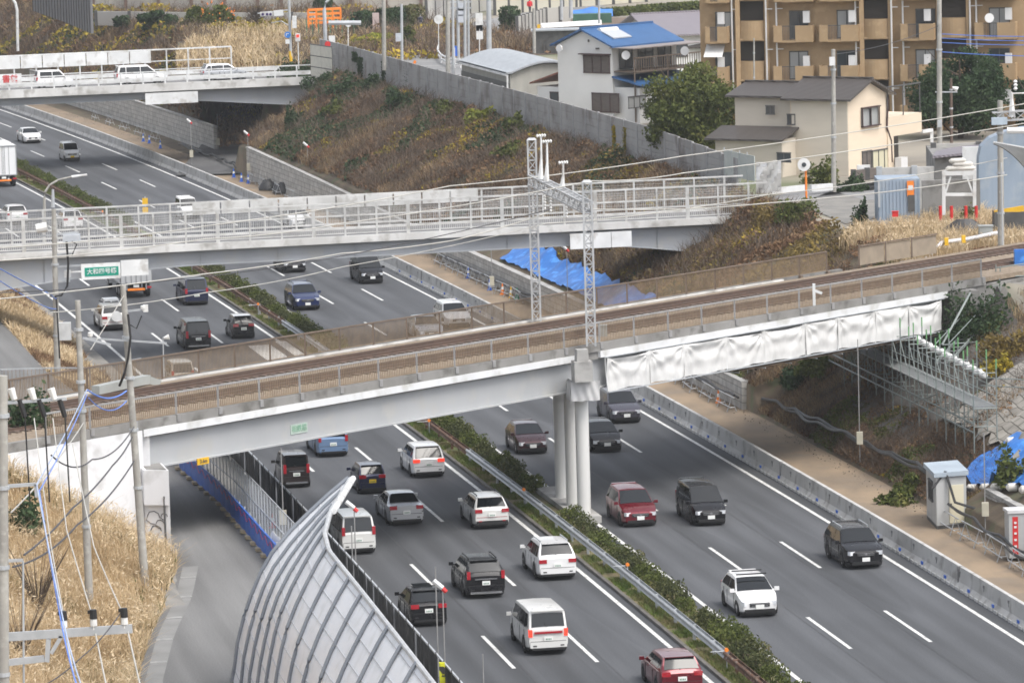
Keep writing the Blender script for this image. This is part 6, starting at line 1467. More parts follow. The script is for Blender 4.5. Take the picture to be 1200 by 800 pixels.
p = apt(XU(1085), 20)+oA*1.35; m = MB(); m.tube([p, p+oA*.12+Vector((.04, 0, 0))], [.3, .36], 14); m.build('satellite_dish', WHS, ap)
m = MB(); a_ = apt(XU(85), 52); b__ = apt(XU(150), 52); m.add([a_+oA*.1+Zv*.0, b__+oA*.1, b__+oA*1.5-Zv*.9, a_+oA*1.5-Zv*.9], [(0, 1, 2, 3)]); m.build('awning', CLOTH, ap)
# small white house behind the left of the block
h4 = thing('far_house', 'small pale house with a grey roof left of the ochre apartment block', 'house', XY(800, 470))
C4 = XY(786, 425)+Vector((2.2, 8, 0)); gable(h4, C4, vec2(.95, -.1), 4.5, vec2(.1, .95), 6, ZT-1, Zp(800, 55, 433), Zp(800, 36, 436), WHW, GTILE, 0.5)
win(h4, C4+vec2(.95, -.1)*1.5+Zv*(ZT+3), vec2(.95, -.1), 1.2, 1.0, vec2(-.1, -.95), frame=DARK)

# ---------------------------------------------- road, fields, far walls
poly_sheet('town_road', [at(u, v, ZT) for u, v in ((404, 78), (440, 70), (500, 45), (545, 28), (620, 14), (700, 4), (720, 12), (640, 24), (590, 36), (566, 50), (536, 62), (545, 90), (560, 112), (516, 106), (470, 94), (430, 84))], ZT+0.03, TOWNROAD)
poly_sheet('pavement', [at(u, v, ZT) for u, v in ((405, 66), (430, 52), (480, 40), (560, 20), (560, 12), (470, 33), (400, 48))], ZT+0.035, GUT)
m = MB()
pts = [at(u, v, ZT+.08) for u, v in ((462, 72), (466, 67), (480, 60), (500, 51), (512, 47))]
for i, (a_, b__) in enumerate(zip(pts[:-1], pts[1:])): m.bar(a_, b__, 0.22, 0.01)
m.build('centre_line', pm('orange_line', (0.6, 0.36, 0.14), (0.55, 0.33, 0.12), 3), kind='structure')
FIELD = pm('ploughed_soil', (0.13, 0.095, 0.07), (0.17, 0.125, 0.095), 0.2, rough=0.95, bump=0.6, bscale=2)
poly_sheet('field', [at(u, v, ZT) for u, v in ((566, 50), (640, 24), (800, 18), (830, 40), (720, 60), (600, 66))], ZT+0.02, FIELD)
LAWN = pm('lawn', (0.12, 0.16, 0.055), (0.2, 0.2, 0.09), 0.25, rough=0.95, c3=(0.3, 0.25, 0.14), s3=0.4)
poly_sheet('lawn', [at(u, v, ZT) for u, v in ((195, 45), (200, 33), (300, 32), (360, 36), (355, 46))], ZT+0.02, LAWN)
def longwall(label, pts, zb, zt, mat, post=None, th=0.3, name='boundary_wall', pgap=8):
    t = thing(name, label, 'wall', pts[0])
    m = MB()
    for a_, b__ in zip(pts[:-1], pts[1:]):
        a2_, b2_ = Vector((a_.x, a_.y, (zb+zt)/2)), Vector((b__.x, b__.y, (zb+zt)/2)); m.bar(a2_, b2_, th, zt-zb)
    m.build('wall', mat, t)
    if post:
        for a_, b__ in zip(pts[:-1], pts[1:]):
            L = (b__-a_).length
            for k in np.arange(0, L, pgap):
                p = a_.lerp(b__, k/L); m = MB(); m.bar((p.x, p.y-.2, zb), (p.x, p.y-.2, zt+.1), 0.35); m.build('post', post, t)
    return t
PWALL = pm('pale_wall', (0.42, 0.41, 0.38), (0.34, 0.33, 0.31), 0.12, rough=0.9, c3=(0.27, 0.26, 0.25), s3=0.3)
longwall('long grey wall with brown posts along the very top left', [at(110, 17, ZT), at(330, 15, ZT), at(520, 12, ZT)], ZT, ZT+3.8, PWALL, pm('brown_post', (0.14, 0.09, 0.075), (0.1, 0.07, 0.06), 2), pgap=4.2)
longwall('pale low wall below the beige strip at the top left', [at(113, 30, ZT), at(250, 32, ZT), at(370, 32, ZT)], ZT, ZT+1.6, pm('pale_wall2', (0.5, 0.49, 0.47), (0.42, 0.41, 0.39), 0.2), DARK, pgap=5)
poly_sheet('beige_strip', [at(113, 27, ZT), at(520, 18, ZT), at(520, 12, ZT), at(110, 17, ZT)], ZT+0.05, pm('dry_lawn', (0.5, 0.4, 0.27), (0.4, 0.32, 0.22), 0.1))
longwall('cream panelled wall beyond the curved town road', [at(580, 18, ZT), at(680, 8, ZT), at(760, 2, ZT)], ZT, ZT+3.2, pm('cream_wall', (0.5, 0.47, 0.38), (0.42, 0.4, 0.33), 0.2), DARK, pgap=2.6)
longwall('grey wall at the top centre behind the hedges', [at(500, 26, ZT), at(540, 18, ZT), at(585, 10, ZT)], ZT, ZT+3.0, PWALL, DARK, pgap=3)
longwall('dark slatted fence at the top left corner above the brush', [at(40, 8, 9), at(80, 22, 9), at(108, 34, 9)], 8.5, 12.2, pm('dark_slats', (0.17, 0.17, 0.175), (0.1, 0.1, 0.11), 0.5, stretch=(8, 8, 0.2)), DARK, pgap=2.5, name='slatted_fence')
longwall('low grey fence round the vegetable field right of the poles', [at(606, 38, ZT), at(640, 27, ZT), at(668, 25, ZT)], ZT, ZT+1.6, PWALL, DARK, pgap=2, name='field_fence')
# blue tarp heap, green net crate, red clad person etc. in the field
m = MB(); P = at(683, 22, ZT); rows = []
for i in range(7):
    rows.append([P+Vector((i*1.1-3.3, q*1.0, 0.2+1.0*math.sin(math.pi*min(1, max(0, (q+.9)/1.8)))*(.9+.2*math.sin(i*2)))) for q in np.linspace(-.9, .9, 7)])
m.grid(rows); tag(m.build('blue_tarp', pm('blue_tarp', (0.05, 0.2, 0.55), (0.04, 0.15, 0.45), 1), smooth=True), 'blue tarp covered heap in the field at the top', 'tarp')
m = MB(); P = at(694, 27, ZT); m.box(P+Zv*.5, (4.2, 1.8, 1.0)); tag(m.build('green_crate', pm('green_net', (0.03, 0.09, 0.06), (0.04, 0.12, 0.08), 1)), 'dark green crate under the blue tarp heap', 'crate')
cb = thing('row_cover', 'long white row cover over vegetables in the field', 'row cover', at(660, 32, ZT))
m = MB(); a_, b__ = at(634, 34, ZT), at(705, 30, ZT); rows = [[a_.lerp(b__, q)+Vector((0, y, .1+.5*math.cos(y*1.9))) for y in np.linspace(-.8, .8, 7)] for q in np.linspace(0, 1, 20)]
m.grid(rows); m.build('cover', CLOTH, cb, smooth=True)
yf = thing('hoist_frame', 'yellow steel frame standing behind the grey warehouse', 'frame', at(632, 55, ZT))
p = at(632, 57, ZT); m = MB(); m.bar(p, p+Zv*2.4, 0.3); m.bar(p+Zv*1.7, p+Vector((3.2, 0, 1.7)), 0.22); m.bar(p+Vector((.2, 0, .2)), p+Vector((2.0, 0, 1.6)), 0.15); m.build('beams', YEL, yf)
ds = thing('lean_to', 'dark lean to shed behind the yellow frame', 'shed', at(652, 60, ZT))
p = at(655, 62, ZT); m = MB(); m.box(p+Zv*1.1, (4.6, 2.0, 2.2)); m.build('wall', DARK, ds); m = MB(); m.box(p+Vector((0, 0, 2.3)), (5.4, 2.8, 0.14)); m.build('roof', GMET, ds)
# orange scaffold gate
og = thing('orange_scaffold', 'orange steel framework beside the junction at the top', 'scaffold', at(378, 42, ZT))
m = MB(); a_, b__ = at(362, 44, ZT), at(400, 42, ZT)
for q in np.linspace(0, 1, 5): p = a_.lerp(b__, q); m.bar(p, p+Zv*2.9, 0.2)
for z in (1.5, 1.9, 2.4, 2.9): m.bar(a_+Zv*z, b__+Zv*z, 0.12, 0.25)
m.build('frame', ORANGE, og)
gf = thing('green_net_fence', 'green net fence post row below the orange framework', 'fence', at(370, 50, ZT))
m = MB()
for u in np.linspace(360, 415, 9): p = at(u, 50-(u-360)*.02, ZT); m.bar(p, p+Zv*2.4, 0.09)
m.build('posts', pm('green_post', (0.05, 0.2, 0.13), (0.04, 0.16, 0.1), 2), gf)
# traffic signal pole
sp = thing('traffic_signal', 'grey pole with traffic signals and a blue turn sign at the far junction', 'traffic signal', at(338, 72, ZT))
Ys = 470; m = MB(); m.tube([pY(341, 72, Ys), pY(338, -20, Ys)], 0.13, 10); m.tube([pY(338, 12, Ys), pY(302, 16, Ys)], 0.06, 6); m.tube([pY(338, 30, Ys), pY(330, 25, Ys), pY(318, 27, Ys)], 0.05, 6); m.build('pole', GALV, sp)
m = MB(); m.tube([pY(341, 72, Ys), pY(340, 60, Ys)], 0.15, 10); m.build('yellow_base', YEL, sp)
m = MB(); m.bar(pY(305, 17, Ys-.3), pY(319, 16, Ys-.3), 0.35, 0.42); m.build('signal_head', WHITE, sp)
m = MB(); m.bar(pY(321, 16, Ys-.3), pY(332, 15, Ys-.3), 0.1, 0.55); m.build('name_board', WHITE, sp)
m = MB(); m.bar(pY(345, 33, Ys-.3), pY(345, 19, Ys-.3), 0.55, 0.4); m.build('signal_head', WHITE, sp)
m = MB(); 
for u in (308, 313, 317): p = pY(u, 17, Ys-.55); m.tube([p, p+Vector((0, -.1, 0))], 0.13, 10)
m.build('lens', simple('dark_lens', (0.05, 0.03, 0.12), 0.2), sp)
p = pY(337, 41, Ys-.3); m = MB(); m.tube([p, p+Vector((0, -.05, 0))], 0.3, 18); m.build('blue_disc', pm('blue_sign', (0.02, 0.2, 0.62), (0.02, 0.17, 0.55), 2), sp)
m = MB(); m.bar(p+Vector((-.12, -.08, -.1)), p+Vector((-.12, -.08, .1)), 0.06, 0.02); m.bar(p+Vector((-.12, -.08, .1)), p+Vector((.14, -.08, .1)), 0.06, 0.06); m.build('arrow', WHITE, sp)
m = MB(); p = pY(337, 49, Ys-.3); m.box(p, (0.4, 0.06, 0.4)); m.build('small_board', WHITE, sp)
p = pY(349, 44, Ys); st = thing('pedestrian_signal', 'small pedestrian signal with a red light right of the signal pole', 'traffic signal', p-Zv*3)
m = MB(); m.box(p, (0.45, 0.3, 0.75)); m.bar(p-Zv*3.0, p, 0.08); m.build('housing', WHITE, st); m = MB(); p2 = p+Vector((0, -.17, .14)); m.box(p2, (0.26, 0.05, 0.26)); m.build('red_light', LAMPON, st)
# road signs and poles near the junction
def rsign(label, u, v, vb, Y, kind='round', col=None, rr=0.32):
    b0_ = pY(u, vb, Y); p = pY(u, v, Y); t = thing('road_sign', label, 'road sign', b0_)
    m = MB(); m.tube([b0_, p+Zv*.3], 0.045, 6); m.build('post', WHITE, t)
    m = MB()
    if kind == 'round': m.tube([p, p+Vector((0, -.06, 0))], rr, 18)
    else: m.box(p, (rr*1.4, 0.06, rr*3))
    m.build('disc', col or WHITE, t); return t, p
rsign('white backed round road sign on a white post beside the orange framework', 408, 28, 62, 480)
t, p = rsign('round road sign beside the white railing at the bend', 514, 23, 58, 450, rr=0.42)
t, p = rsign('tall white board sign with blue characters near the warehouse', 562, 38, 62, 440, 'box', WHITE, 0.42)
m = MB(); m.box(p+Zv*.9, (0.62, 0.06, 1.6)); m.build('upper_board', WHITE, t)
rsign('blue and white sign at the foot of the twin poles', 533, 60, 75, 440, 'box', BLUE, 0.3)
rsign('red and white road sign behind the block panel screen', 384, 52, 72, 470, 'round', RED, 0.28)
# white guard railing at the bend
wr = thing('pipe_railing', 'curved white pipe railing at the bend of the town road', 'railing', at(515, 70, ZT))
pts = [at(u, v, ZT) for u, v in ((514, 62), (513, 68), (517, 74), (525, 78), (533, 80), (540, 80))]
m = MB(); m.tube([q+Zv*.8 for q in pts], 0.09, 6); m.tube([q+Zv*.4 for q in pts], 0.09, 6)
for q in pts: m.tube([q, q+Zv*.85], 0.07, 6)
m.build('railing', WHITE, wr)
for u, vt, vb, lb, Y, r_ in ((450, -30, 76, 'tall brown concrete pole growing ivy at the noise wall', 445, .2), (471, 5, 80, 'pale blue pole with a small box beside the bend', 442, .14), (525, -30, 95, 'thick concrete pole in front of the twin poles', 425, .21), (531, -30, 93, 'dark steel pole right beside the thick concrete pole', 425, .13), (537, -30, 62, 'grey blue pole with stacked equipment', 445, .15), (545, -30, 66, 'white pole close to the dark one at the top', 442, .14), (549, -30, 62, 'dark pole right of the white one at the top', 446, .12), (573, -30, 54, 'broad pale blue pole left of the warehouse roof', 445, .24), (658, -30, 18, 'white far pole above the blue tarp heap', 520, .18), (669, -30, 16, 'pale pole right of the white far pole', 525, .22), (702, -30, 22, 'thin pale pole at the top of the field', 500, .12), (626, 10, 56, 'leaning thin grey pole behind the warehouse roof', 430, .15), (535, 12, 18, 'thin short post behind the equipment pole', 520, .1)):
    t = upole(lb, pY(u, vb, Y), pY(u-.5, vt, Y), r_, r_*.85, GALV if 'steel' in lb or 'pale' in lb or 'white' in lb or 'blue' in lb else PCONC)
    if 'equipment' in lb or 'box' in lb:
        m = MB()
        for v in ((8, 14, 22) if 'equip' in lb else (44,)): m.box(pY(u+(3 if 'equip' in lb else -4), v, Y), (0.5, 0.5, 0.7))
        m.build('equipment', pm('pale_box3', (0.5, 0.53, 0.58), (0.42, 0.45, 0.5), 3), t)
    if 'dark' in lb or 'grey blue' in lb:
        m = MB()
        for v in (3, 10): m.bar(pY(u-7, v, Y), pY(u+4, v-.5, Y), 0.12)
        m.build('cross_arm', GALV, t)
# long white lamp arm at the junction
t = thing('street_lamp', 'street lamp whose long pale arm reaches right beside the orange framework', 'street lamp', pY(384, 62, 480))
m = MB(); m.tube([pY(382, 64, 478), pY(380, 12, 478), pY(382, 3, 478), pY(390, -4, 478)], [.2, .17, .13, .1], 8); m.build('pole', GALV, t, smooth=True)
m = MB(); m.tube([pY(385, 27, 477), pY(423, 27, 477)], 0.22, 8); m.build('arm', GALV, t)
m = MB(); m.box(pY(389, 47, 477), (0.6, 0.2, 0.8)); m.build('panel', WHITE, t)
# orange bollard
p = at(482, 84, ZT); t = thing('bollard', 'leaning orange delineator post on the town road', 'bollard', p); m = MB(); m.tube([p, p+Vector((.4, 0, 1.0))], 0.13, 8); m.build('post', ORANGE, t)
# railings on top of the grey walls
for u, vb, lb, c_top, c_leg in ((493, 36, 'person in a dark navy jacket and pale trousers walking by the hedge', (0.02, 0.025, 0.06), (0.5, 0.45, 0.38)), (621, 17, 'person in a red jacket and dark trousers standing by the far cream wall', (0.6, 0.02, 0.03), (0.03, 0.03, 0.04))):
    P = at(u, vb, ZT); t = thing('person', lb, 'person', P, 0.4)
    me = bpy.data.meshes.new('body'); jo = [(0, 0, .95), (0, 0, 1.2), (0, 0, 1.42), (0, 0, 1.52), (0, -.01, 1.66), (0, -.01, 1.76), (.1, 0, .9), (.11, .1, .5), (.12, .02, .07), (.12, -.12, .04), (-.1, 0, .9), (-.1, -.14, .5), (-.11, -.02, .08), (-.11, -.16, .05), (.19, 0, 1.4), (.25, .03, 1.12), (.24, -.08, .9), (-.19, 0, 1.4), (-.25, -.03, 1.12), (-.24, -.1, .9)]
    ed = [(0, 1), (1, 2), (2, 3), (3, 4), (4, 5), (0, 6), (6, 7), (7, 8), (8, 9), (0, 10), (10, 11), (11, 12), (12, 13), (2, 14), (14, 15), (15, 16), (2, 17), (17, 18), (18, 19)]
    rd_ = [.15, .15, .17, .06, .1, .08, .1, .075, .05, .045, .1, .075, .05, .045, .07, .05, .04, .07, .05, .04]
    me.from_pydata(jo, ed, []); o = bpy.data.objects.new('body', me); COL.objects.link(o); o.parent = t
    md = o.modifiers.new('skin', 'SKIN'); 
    for i, r_ in enumerate(rd_): me.skin_vertices[0].data[i].radius = (r_, r_*.8)
    me.skin_vertices[0].data[0].use_root = True
    o.modifiers.new('sub', 'SUBSURF').levels = 1
    mm = pm('trousers_%d' % u, c_leg, c_leg, 3); me.materials.append(mm)
    m = MB(); m.tube([(0, 0, .88), (0, 0, 1.1), (0, 0, 1.38), (0, 0, 1.5)], [.2, .2, .24, .1], 12); m.tube([(.22, 0, 1.42), (.29, .03, 1.12), (.28, -.08, .92)], [.09, .075, .06], 8); m.tube([(-.22, 0, 1.42), (-.29, -.03, 1.12), (-.28, -.1, .92)], [.09, .075, .06], 8); m.build('jacket', pm('jacket_%d' % u, c_top, c_top, 3), t, world=False, smooth=True)
    m = MB(); m.tube([(0, 0, 1.62), (0, 0, 1.7), (0, 0, 1.79)], [.105, .12, .05], 10); m.build('hair', DARK, t, world=False, smooth=True)
# ================================================================ VEGETATION
def hit(u, v):
    """where the sight line through a photograph pixel meets the terrain"""
    zs_ = np.linspace(11, -0.2, 300); P = [at(u, v, z) for z in zs_]
    T = terr([p.x for p in P], [p.y for p in P]); k = int(np.argmax(T >= zs_)); p = P[k]; return Vector((p.x, p.y, float(T[k])))
L_DRY = leafmat('dry_brown_leaves', [(0.08, 0.043, 0.024), (0.15, 0.086, 0.048), (0.24, 0.15, 0.085), (0.33, 0.23, 0.135)])
L_TWIG = leafmat('winter_twigs', [(0.07, 0.05, 0.04), (0.13, 0.1, 0.075), (0.19, 0.15, 0.12)])
L_STRAW = leafmat('straw_blades', [(0.3, 0.21, 0.11), (0.48, 0.36, 0.21), (0.62, 0.49, 0.32), (0.7, 0.6, 0.43)])
L_PLUME = leafmat('straw_plumes', [(0.5, 0.38, 0.23), (0.66, 0.54, 0.37), (0.74, 0.64, 0.48)])
L_DG = leafmat('dark_green_leaves', [(0.02, 0.042, 0.018), (0.04, 0.07, 0.03), (0.075, 0.11, 0.05)])
L_MG = leafmat('olive_green_leaves', [(0.032, 0.043, 0.012), (0.068, 0.088, 0.022), (0.12, 0.14, 0.035), (0.19, 0.18, 0.055)])
L_YG = leafmat('yellow_leaves', [(0.12, 0.11, 0.02), (0.3, 0.24, 0.03), (0.5, 0.36, 0.04)])
L_YB = leafmat('yellow_brown_leaves', [(0.09, 0.065, 0.03), (0.19, 0.14, 0.045), (0.3, 0.22, 0.06)])
L_HEDGE = leafmat('hedge_leaves', [(0.035, 0.042, 0.018), (0.065, 0.078, 0.03), (0.11, 0.115, 0.045), (0.19, 0.14, 0.07)])
L_GRASS = leafmat('median_grass_blades', [(0.07, 0.12, 0.025), (0.13, 0.19, 0.045), (0.2, 0.19, 0.08), (0.24, 0.19, 0.1)])
BARK = pm('bark', (0.1, 0.075, 0.055), (0.06, 0.045, 0.035), 3, rough=0.95, bump=0.6, stretch=(1, 1, 0.3))
def scat_sd(n, s0, s1, dfa, dfb, mask=None, rs=None):
    s = np.random.uniform(s0, s1, n); f = np.random.rand(n); a_ = dfa(s) if callable(dfa) else dfa; b__ = dfb(s) if callable(dfb) else dfb
    d = a_+(b__-a_)*f; x, y = rp(s, d)
    k = np.ones(n, bool)
    if mask is not None: k = mask(s, d, x, y)
    s, d, x, y = s[k], d[k], x[k], y[k]; z = terr_sd(s, d); return x, y, z, s, d
def stuff(name, parts, mats, label=None, cat=None):
    V = []; F = []; mi = []; o = 0
    for (v, f), i in parts:
        V.append(v); F.append(f+o); mi.append(np.full(len(f), i)); o += len(v)
    ob = npmesh(name, np.concatenate(V), np.concatenate(F), mats, kind='stuff', mi=np.concatenate(mi))
    return tag(ob, label, cat, kind='stuff')
def notrail(x, y, m_=1.0):
    t, r = tr(x, y); return ~((r > -m_) & (r < 10+m_))
def mound(x, y): return 0.75*vnoise(x+31, y+7, 2.2)**1.5 + 0.25*vnoise(x, y, 0.9)
# 1 straw bank left
def m1(s, d, x, y):
    t, r = tr(x, y); L_ = np.interp(s, FR_S, FR_L)
    return (d > L_+0.05) & ((r < -0.3) | (r > 11)) & ~((r < 0) & (r > -1.2) & (t > -31))
x, y, z, s_, d_ = scat_sd(165000, 158, 258, lambda s: np.interp(s, FR_S, FR_L)+0.05, 58, m1)
k = np.random.rand(len(x)) < np.clip(1.25-(d_-44)/25, 0.3, 1); x, y, z = x[k], y[k], z[k]
b0_ = np.stack([x, y, z-.05], 1); h_ = 0.6+0.9*vnoise(x, y, 1.7)
p1_ = blades(b0_, 0.85, 0.013, 0.95); k2 = np.random.rand(len(x)) < .3; nb_ = k2.sum()
pl_ = leaves(np.stack([x[k2]+np.random.normal(0, .15, nb_), y[k2]+np.random.normal(0, .15, nb_), z[k2]+0.55+0.5*vnoise(x[k2], y[k2], 1.1)], 1), 0.1, aspect=0.22)
k3 = (vnoise(x+9, y+4, 3.5) > 0.72) & (np.random.rand(len(x)) < .5); g3 = blades(b0_[k3], 0.5, 0.02, 0.5)
stuff('straw_grass', [(p1_, 0), (pl_, 1), (g3, 2)], [L_STRAW, L_PLUME, L_MG])
# straw behind the track at the left, and bank beyond
x, y, z, s_, d_ = scat_sd(30000, 95, 165, 33, 62, lambda s, d, x, y: (tr(x, y)[1] > 10.2) & (tr(x, y)[1] < 17) & (d > np.interp(s, FR_S, FR_L)-3) | ((tr(x, y)[1] > 10.2) & (d > np.interp(s, FR_S, FR_L)+.4)))
b0_ = np.stack([x, y, z], 1); k2 = np.random.rand(len(x)) < .3
stuff('straw_grass', [(blades(b0_, 1.0, 0.02, .7), 0), (leaves(b0_[k2]+np.array([0, 0, .8]), .13, aspect=.25), 1)], [L_STRAW, L_PLUME])
x, y, z, s_, d_ = scat_sd(42000, 20, 140, 27.6, lambda s: np.interp(s, FR_S, FR_R)-0.5, lambda s, d, x, y: (d > 28.6+0.6*np.sin(s*.5)) | (s < 80))
b0_ = np.stack([x, y, z-.03], 1); k = vnoise(x, y, 4) > .45
stuff('bank_grass', [(blades(b0_[k], .5, .03, .8), 0), (blades(b0_[~k], .4, .03, .8), 1), (leaves(b0_[::4]+np.array([0, 0, .2]), .12), 1)], [L_STRAW, L_DRY])
x, y, z, s_, d_ = scat_sd(5000, 178, 258, lambda s: np.interp(s, FR_S, FR_L)+0.05, lambda s: np.interp(s, FR_S, FR_L)+1.4); b0_ = np.stack([x, y, z], 1)
stuff('verge_grass', [(blades(b0_[::2], .6, .025, .9), 0), (blades(b0_[1::2], .4, .025, .7), 1)], [L_STRAW, L_MG])
# 2 brush on the right bank
def brush(n, s0, s1, da, db, dens, size, mats, hmul=1.0, ex=None, bl=0.45):
    x, y, z, s_, d_ = scat_sd(n, s0, s1, da, db, lambda s, d, x, y: (notrail(x, y) | (d > -15.8)) & (np.ones(len(s), bool) if ex is None else ex(s, d, x, y)))
    zone = vnoise(x, y, 7.0)*0.6+vnoise(x+50, y+20, 2.5)*0.4; up = mound(x, y)*hmul*np.random.rand(len(x))**0.5
    c = np.stack([x, y, z+up], 1); g = np.random.rand(len(x)); parts = []
    kg = (zone > .57) & (g < .75); ks = (zone < .33) & (g < .6); kd = ~(kg | ks); ky = kd & (vnoise(x+3, y+77, 3.0) > .74) & (g < .35); kd &= ~ky
    parts.append((leaves(c[kg], size, aspect=.7), 0)); parts.append((blades(np.stack([x, y, z], 1)[ks], .75*hmul, size*.16, .8), 1))
    kt = kd & (np.random.rand(len(x)) < bl)
    parts.append((leaves(c[kd & ~kt], size*.95, aspect=.6), 2)); parts.append((blades(np.stack([x, y, z], 1)[kt], 1.0*hmul, size*.13, 1.0), 3)); parts.append((leaves(c[ky], size, aspect=.7), 4))
    return parts
L_STRAWD = leafmat('dull_straw', [(0.16, 0.11, 0.06), (0.28, 0.2, 0.115), (0.4, 0.31, 0.19)])
MB5 = [L_DG, L_STRAWD, L_DRY, L_TWIG, L_YG]
dw_ = lambda s: -np.where(s < -60, 8.9, 6.2)
stuff('bank_brush', brush(120000, -62, 96, dw_, -17.1, 1, .15, MB5, ex=lambda s, d, x, y: ~((np.abs(x-np.interp(y, [456, 536], [-27.4, -25.5])) < 4.2) & (y > 455)) & ~((s > 29) & (d > -8.1))), MB5)
MB6 = [L_MG, L_STRAWD, L_DRY, L_TWIG, L_YG]
stuff('bank_brush', brush(190000, 104, 235, -5.9, -26, 1, .1, MB6, 0.55, ex=lambda s, d, x, y: (vnoise(x+13, y+5, 5.0) > .3) & ((tr(x, y)[1] < 0) | (d > -16)) & ~((s > 157) & (s < 193) & (d > -10.8)) & ~((s > 131) & (s < 149) & (d < -8) & (d > -16.5) & (vnoise(x, y, 2.0) < .35)) & ~((s > 146) & (s < 215) & (d < -9.5) & (d > -18.5) & (vnoise(x, y, 2.0) < .5))), MB6)
stuff('bank_brush', brush(42000, 104, 166, -5.85, -9.5, 1, .09, MB6, 0.5), MB6)
MB7 = [L_YG, L_STRAWD, L_DRY, L_TWIG, L_YB]
stuff('bank_brush', brush(45000, -230, -74, -9.3, -19, 1, .2, MB5, 1.2, ex=lambda s, d, x, y: ~((np.abs(x-np.interp(y, [456, 536], [-27.4, -25.5])) < 4.2) & (y > 455))), MB5)
stuff('bank_brush', brush(90000, -360, -78, lambda s: -8.9+0*s, -46, 1, .26, MB7, 1.8, ex=lambda s, d, x, y: (y > 480) | (d > -19)), MB7)
# yellow brown brush below the middle overpass
x, y, z, s_, d_ = scat_sd(34000, 40, 108, -8.0, -17, lambda s, d, x, y: (d < -8.1))
c = np.stack([x, y, z+mound(x, y)*1.2*np.random.rand(len(x))], 1); kk = vnoise(x, y, 4) > .42
stuff('yellowing_brush', [(leaves(c[kk], .13), 0), (leaves(c[~kk], .13), 1)], [L_YB, L_DRY])
# crest strip of straw right, by the containers
x, y, z, s_, d_ = scat_sd(30000, 78, 125, -15.5, -27, lambda s, d, x, y: (tr(x, y)[1] > 10.3) & (tr(x, y)[1] < 24) )
b0_ = np.stack([x, y, z], 1); kk = vnoise(x, y, 3) > .4
stuff('straw_grass', [(blades(b0_[kk], .95, .022, .7), 0), (leaves(b0_[~kk]+np.array([0, 0, .3]), .12), 1), (leaves(b0_[kk][::3]+np.array([0, 0, .75]), .12, aspect=.3), 2)], [L_STRAW, L_DRY, L_PLUME])
# grass in the median
x, y, z, s_, d_ = scat_sd(110000, -60, 226, 12.6, 13.75)
z = 0.12+0*z; kk = vnoise(x*2, y*2, 2.2) > .36; b0_ = np.stack([x, y, z], 1)[kk]
stuff('median_grass', [(blades(b0_, .16, .018, .8), 0)], [L_GRASS])
# plateau ground cover at the top
x, y, z, s_, d_ = scat_sd(26000, -235, -60, -19, -60, lambda s, d, x, y: (y > 482) & (x > -48) & (x < -15) & (y < 560))
b0_ = np.stack([x, y, z+.05], 1)
stuff('straw_grass', [(blades(b0_, 1.0, .06, .6), 0), (leaves(b0_[::5]+np.array([0, 0, .5]), .2), 1)], [L_STRAW, L_YB])

# roof of the ramp underpass
m = MB(); m.prism([(-31.5, 478), (-19.5, 480), (-16, 552), (-36, 552)], 7.5, 8.02); m.build('underpass_roof', BRUSH_G, kind='structure')
q_ = np.random.rand(9000, 2); xx_ = -33+17*q_[:, 0]; yy_ = 478+70*q_[:, 1]; kk = (xx_ > -31.5-(yy_-478)*.06) & (xx_ < -19.5+(yy_-478)*.05); bb_ = np.stack([xx_[kk], yy_[kk], np.full(kk.sum(), 8.02)], 1)
stuff('straw_grass', [(blades(bb_, 1.0, .05, .6), 0), (leaves(bb_[::3]+np.array([0, 0, .4]), .2), 1), (leaves(bb_[::7]+np.array([0, 0, .5]), .22), 2)], [L_STRAW, L_DRY, L_YB])
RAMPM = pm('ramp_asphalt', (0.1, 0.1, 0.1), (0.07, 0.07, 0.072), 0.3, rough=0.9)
poly_sheet('ramp_road', [(-30.2, 452, .18), (-24.2, 452, .18), (-22.4, 535, 1.2), (-28.6, 535, 1.2)], 0, RAMPM)

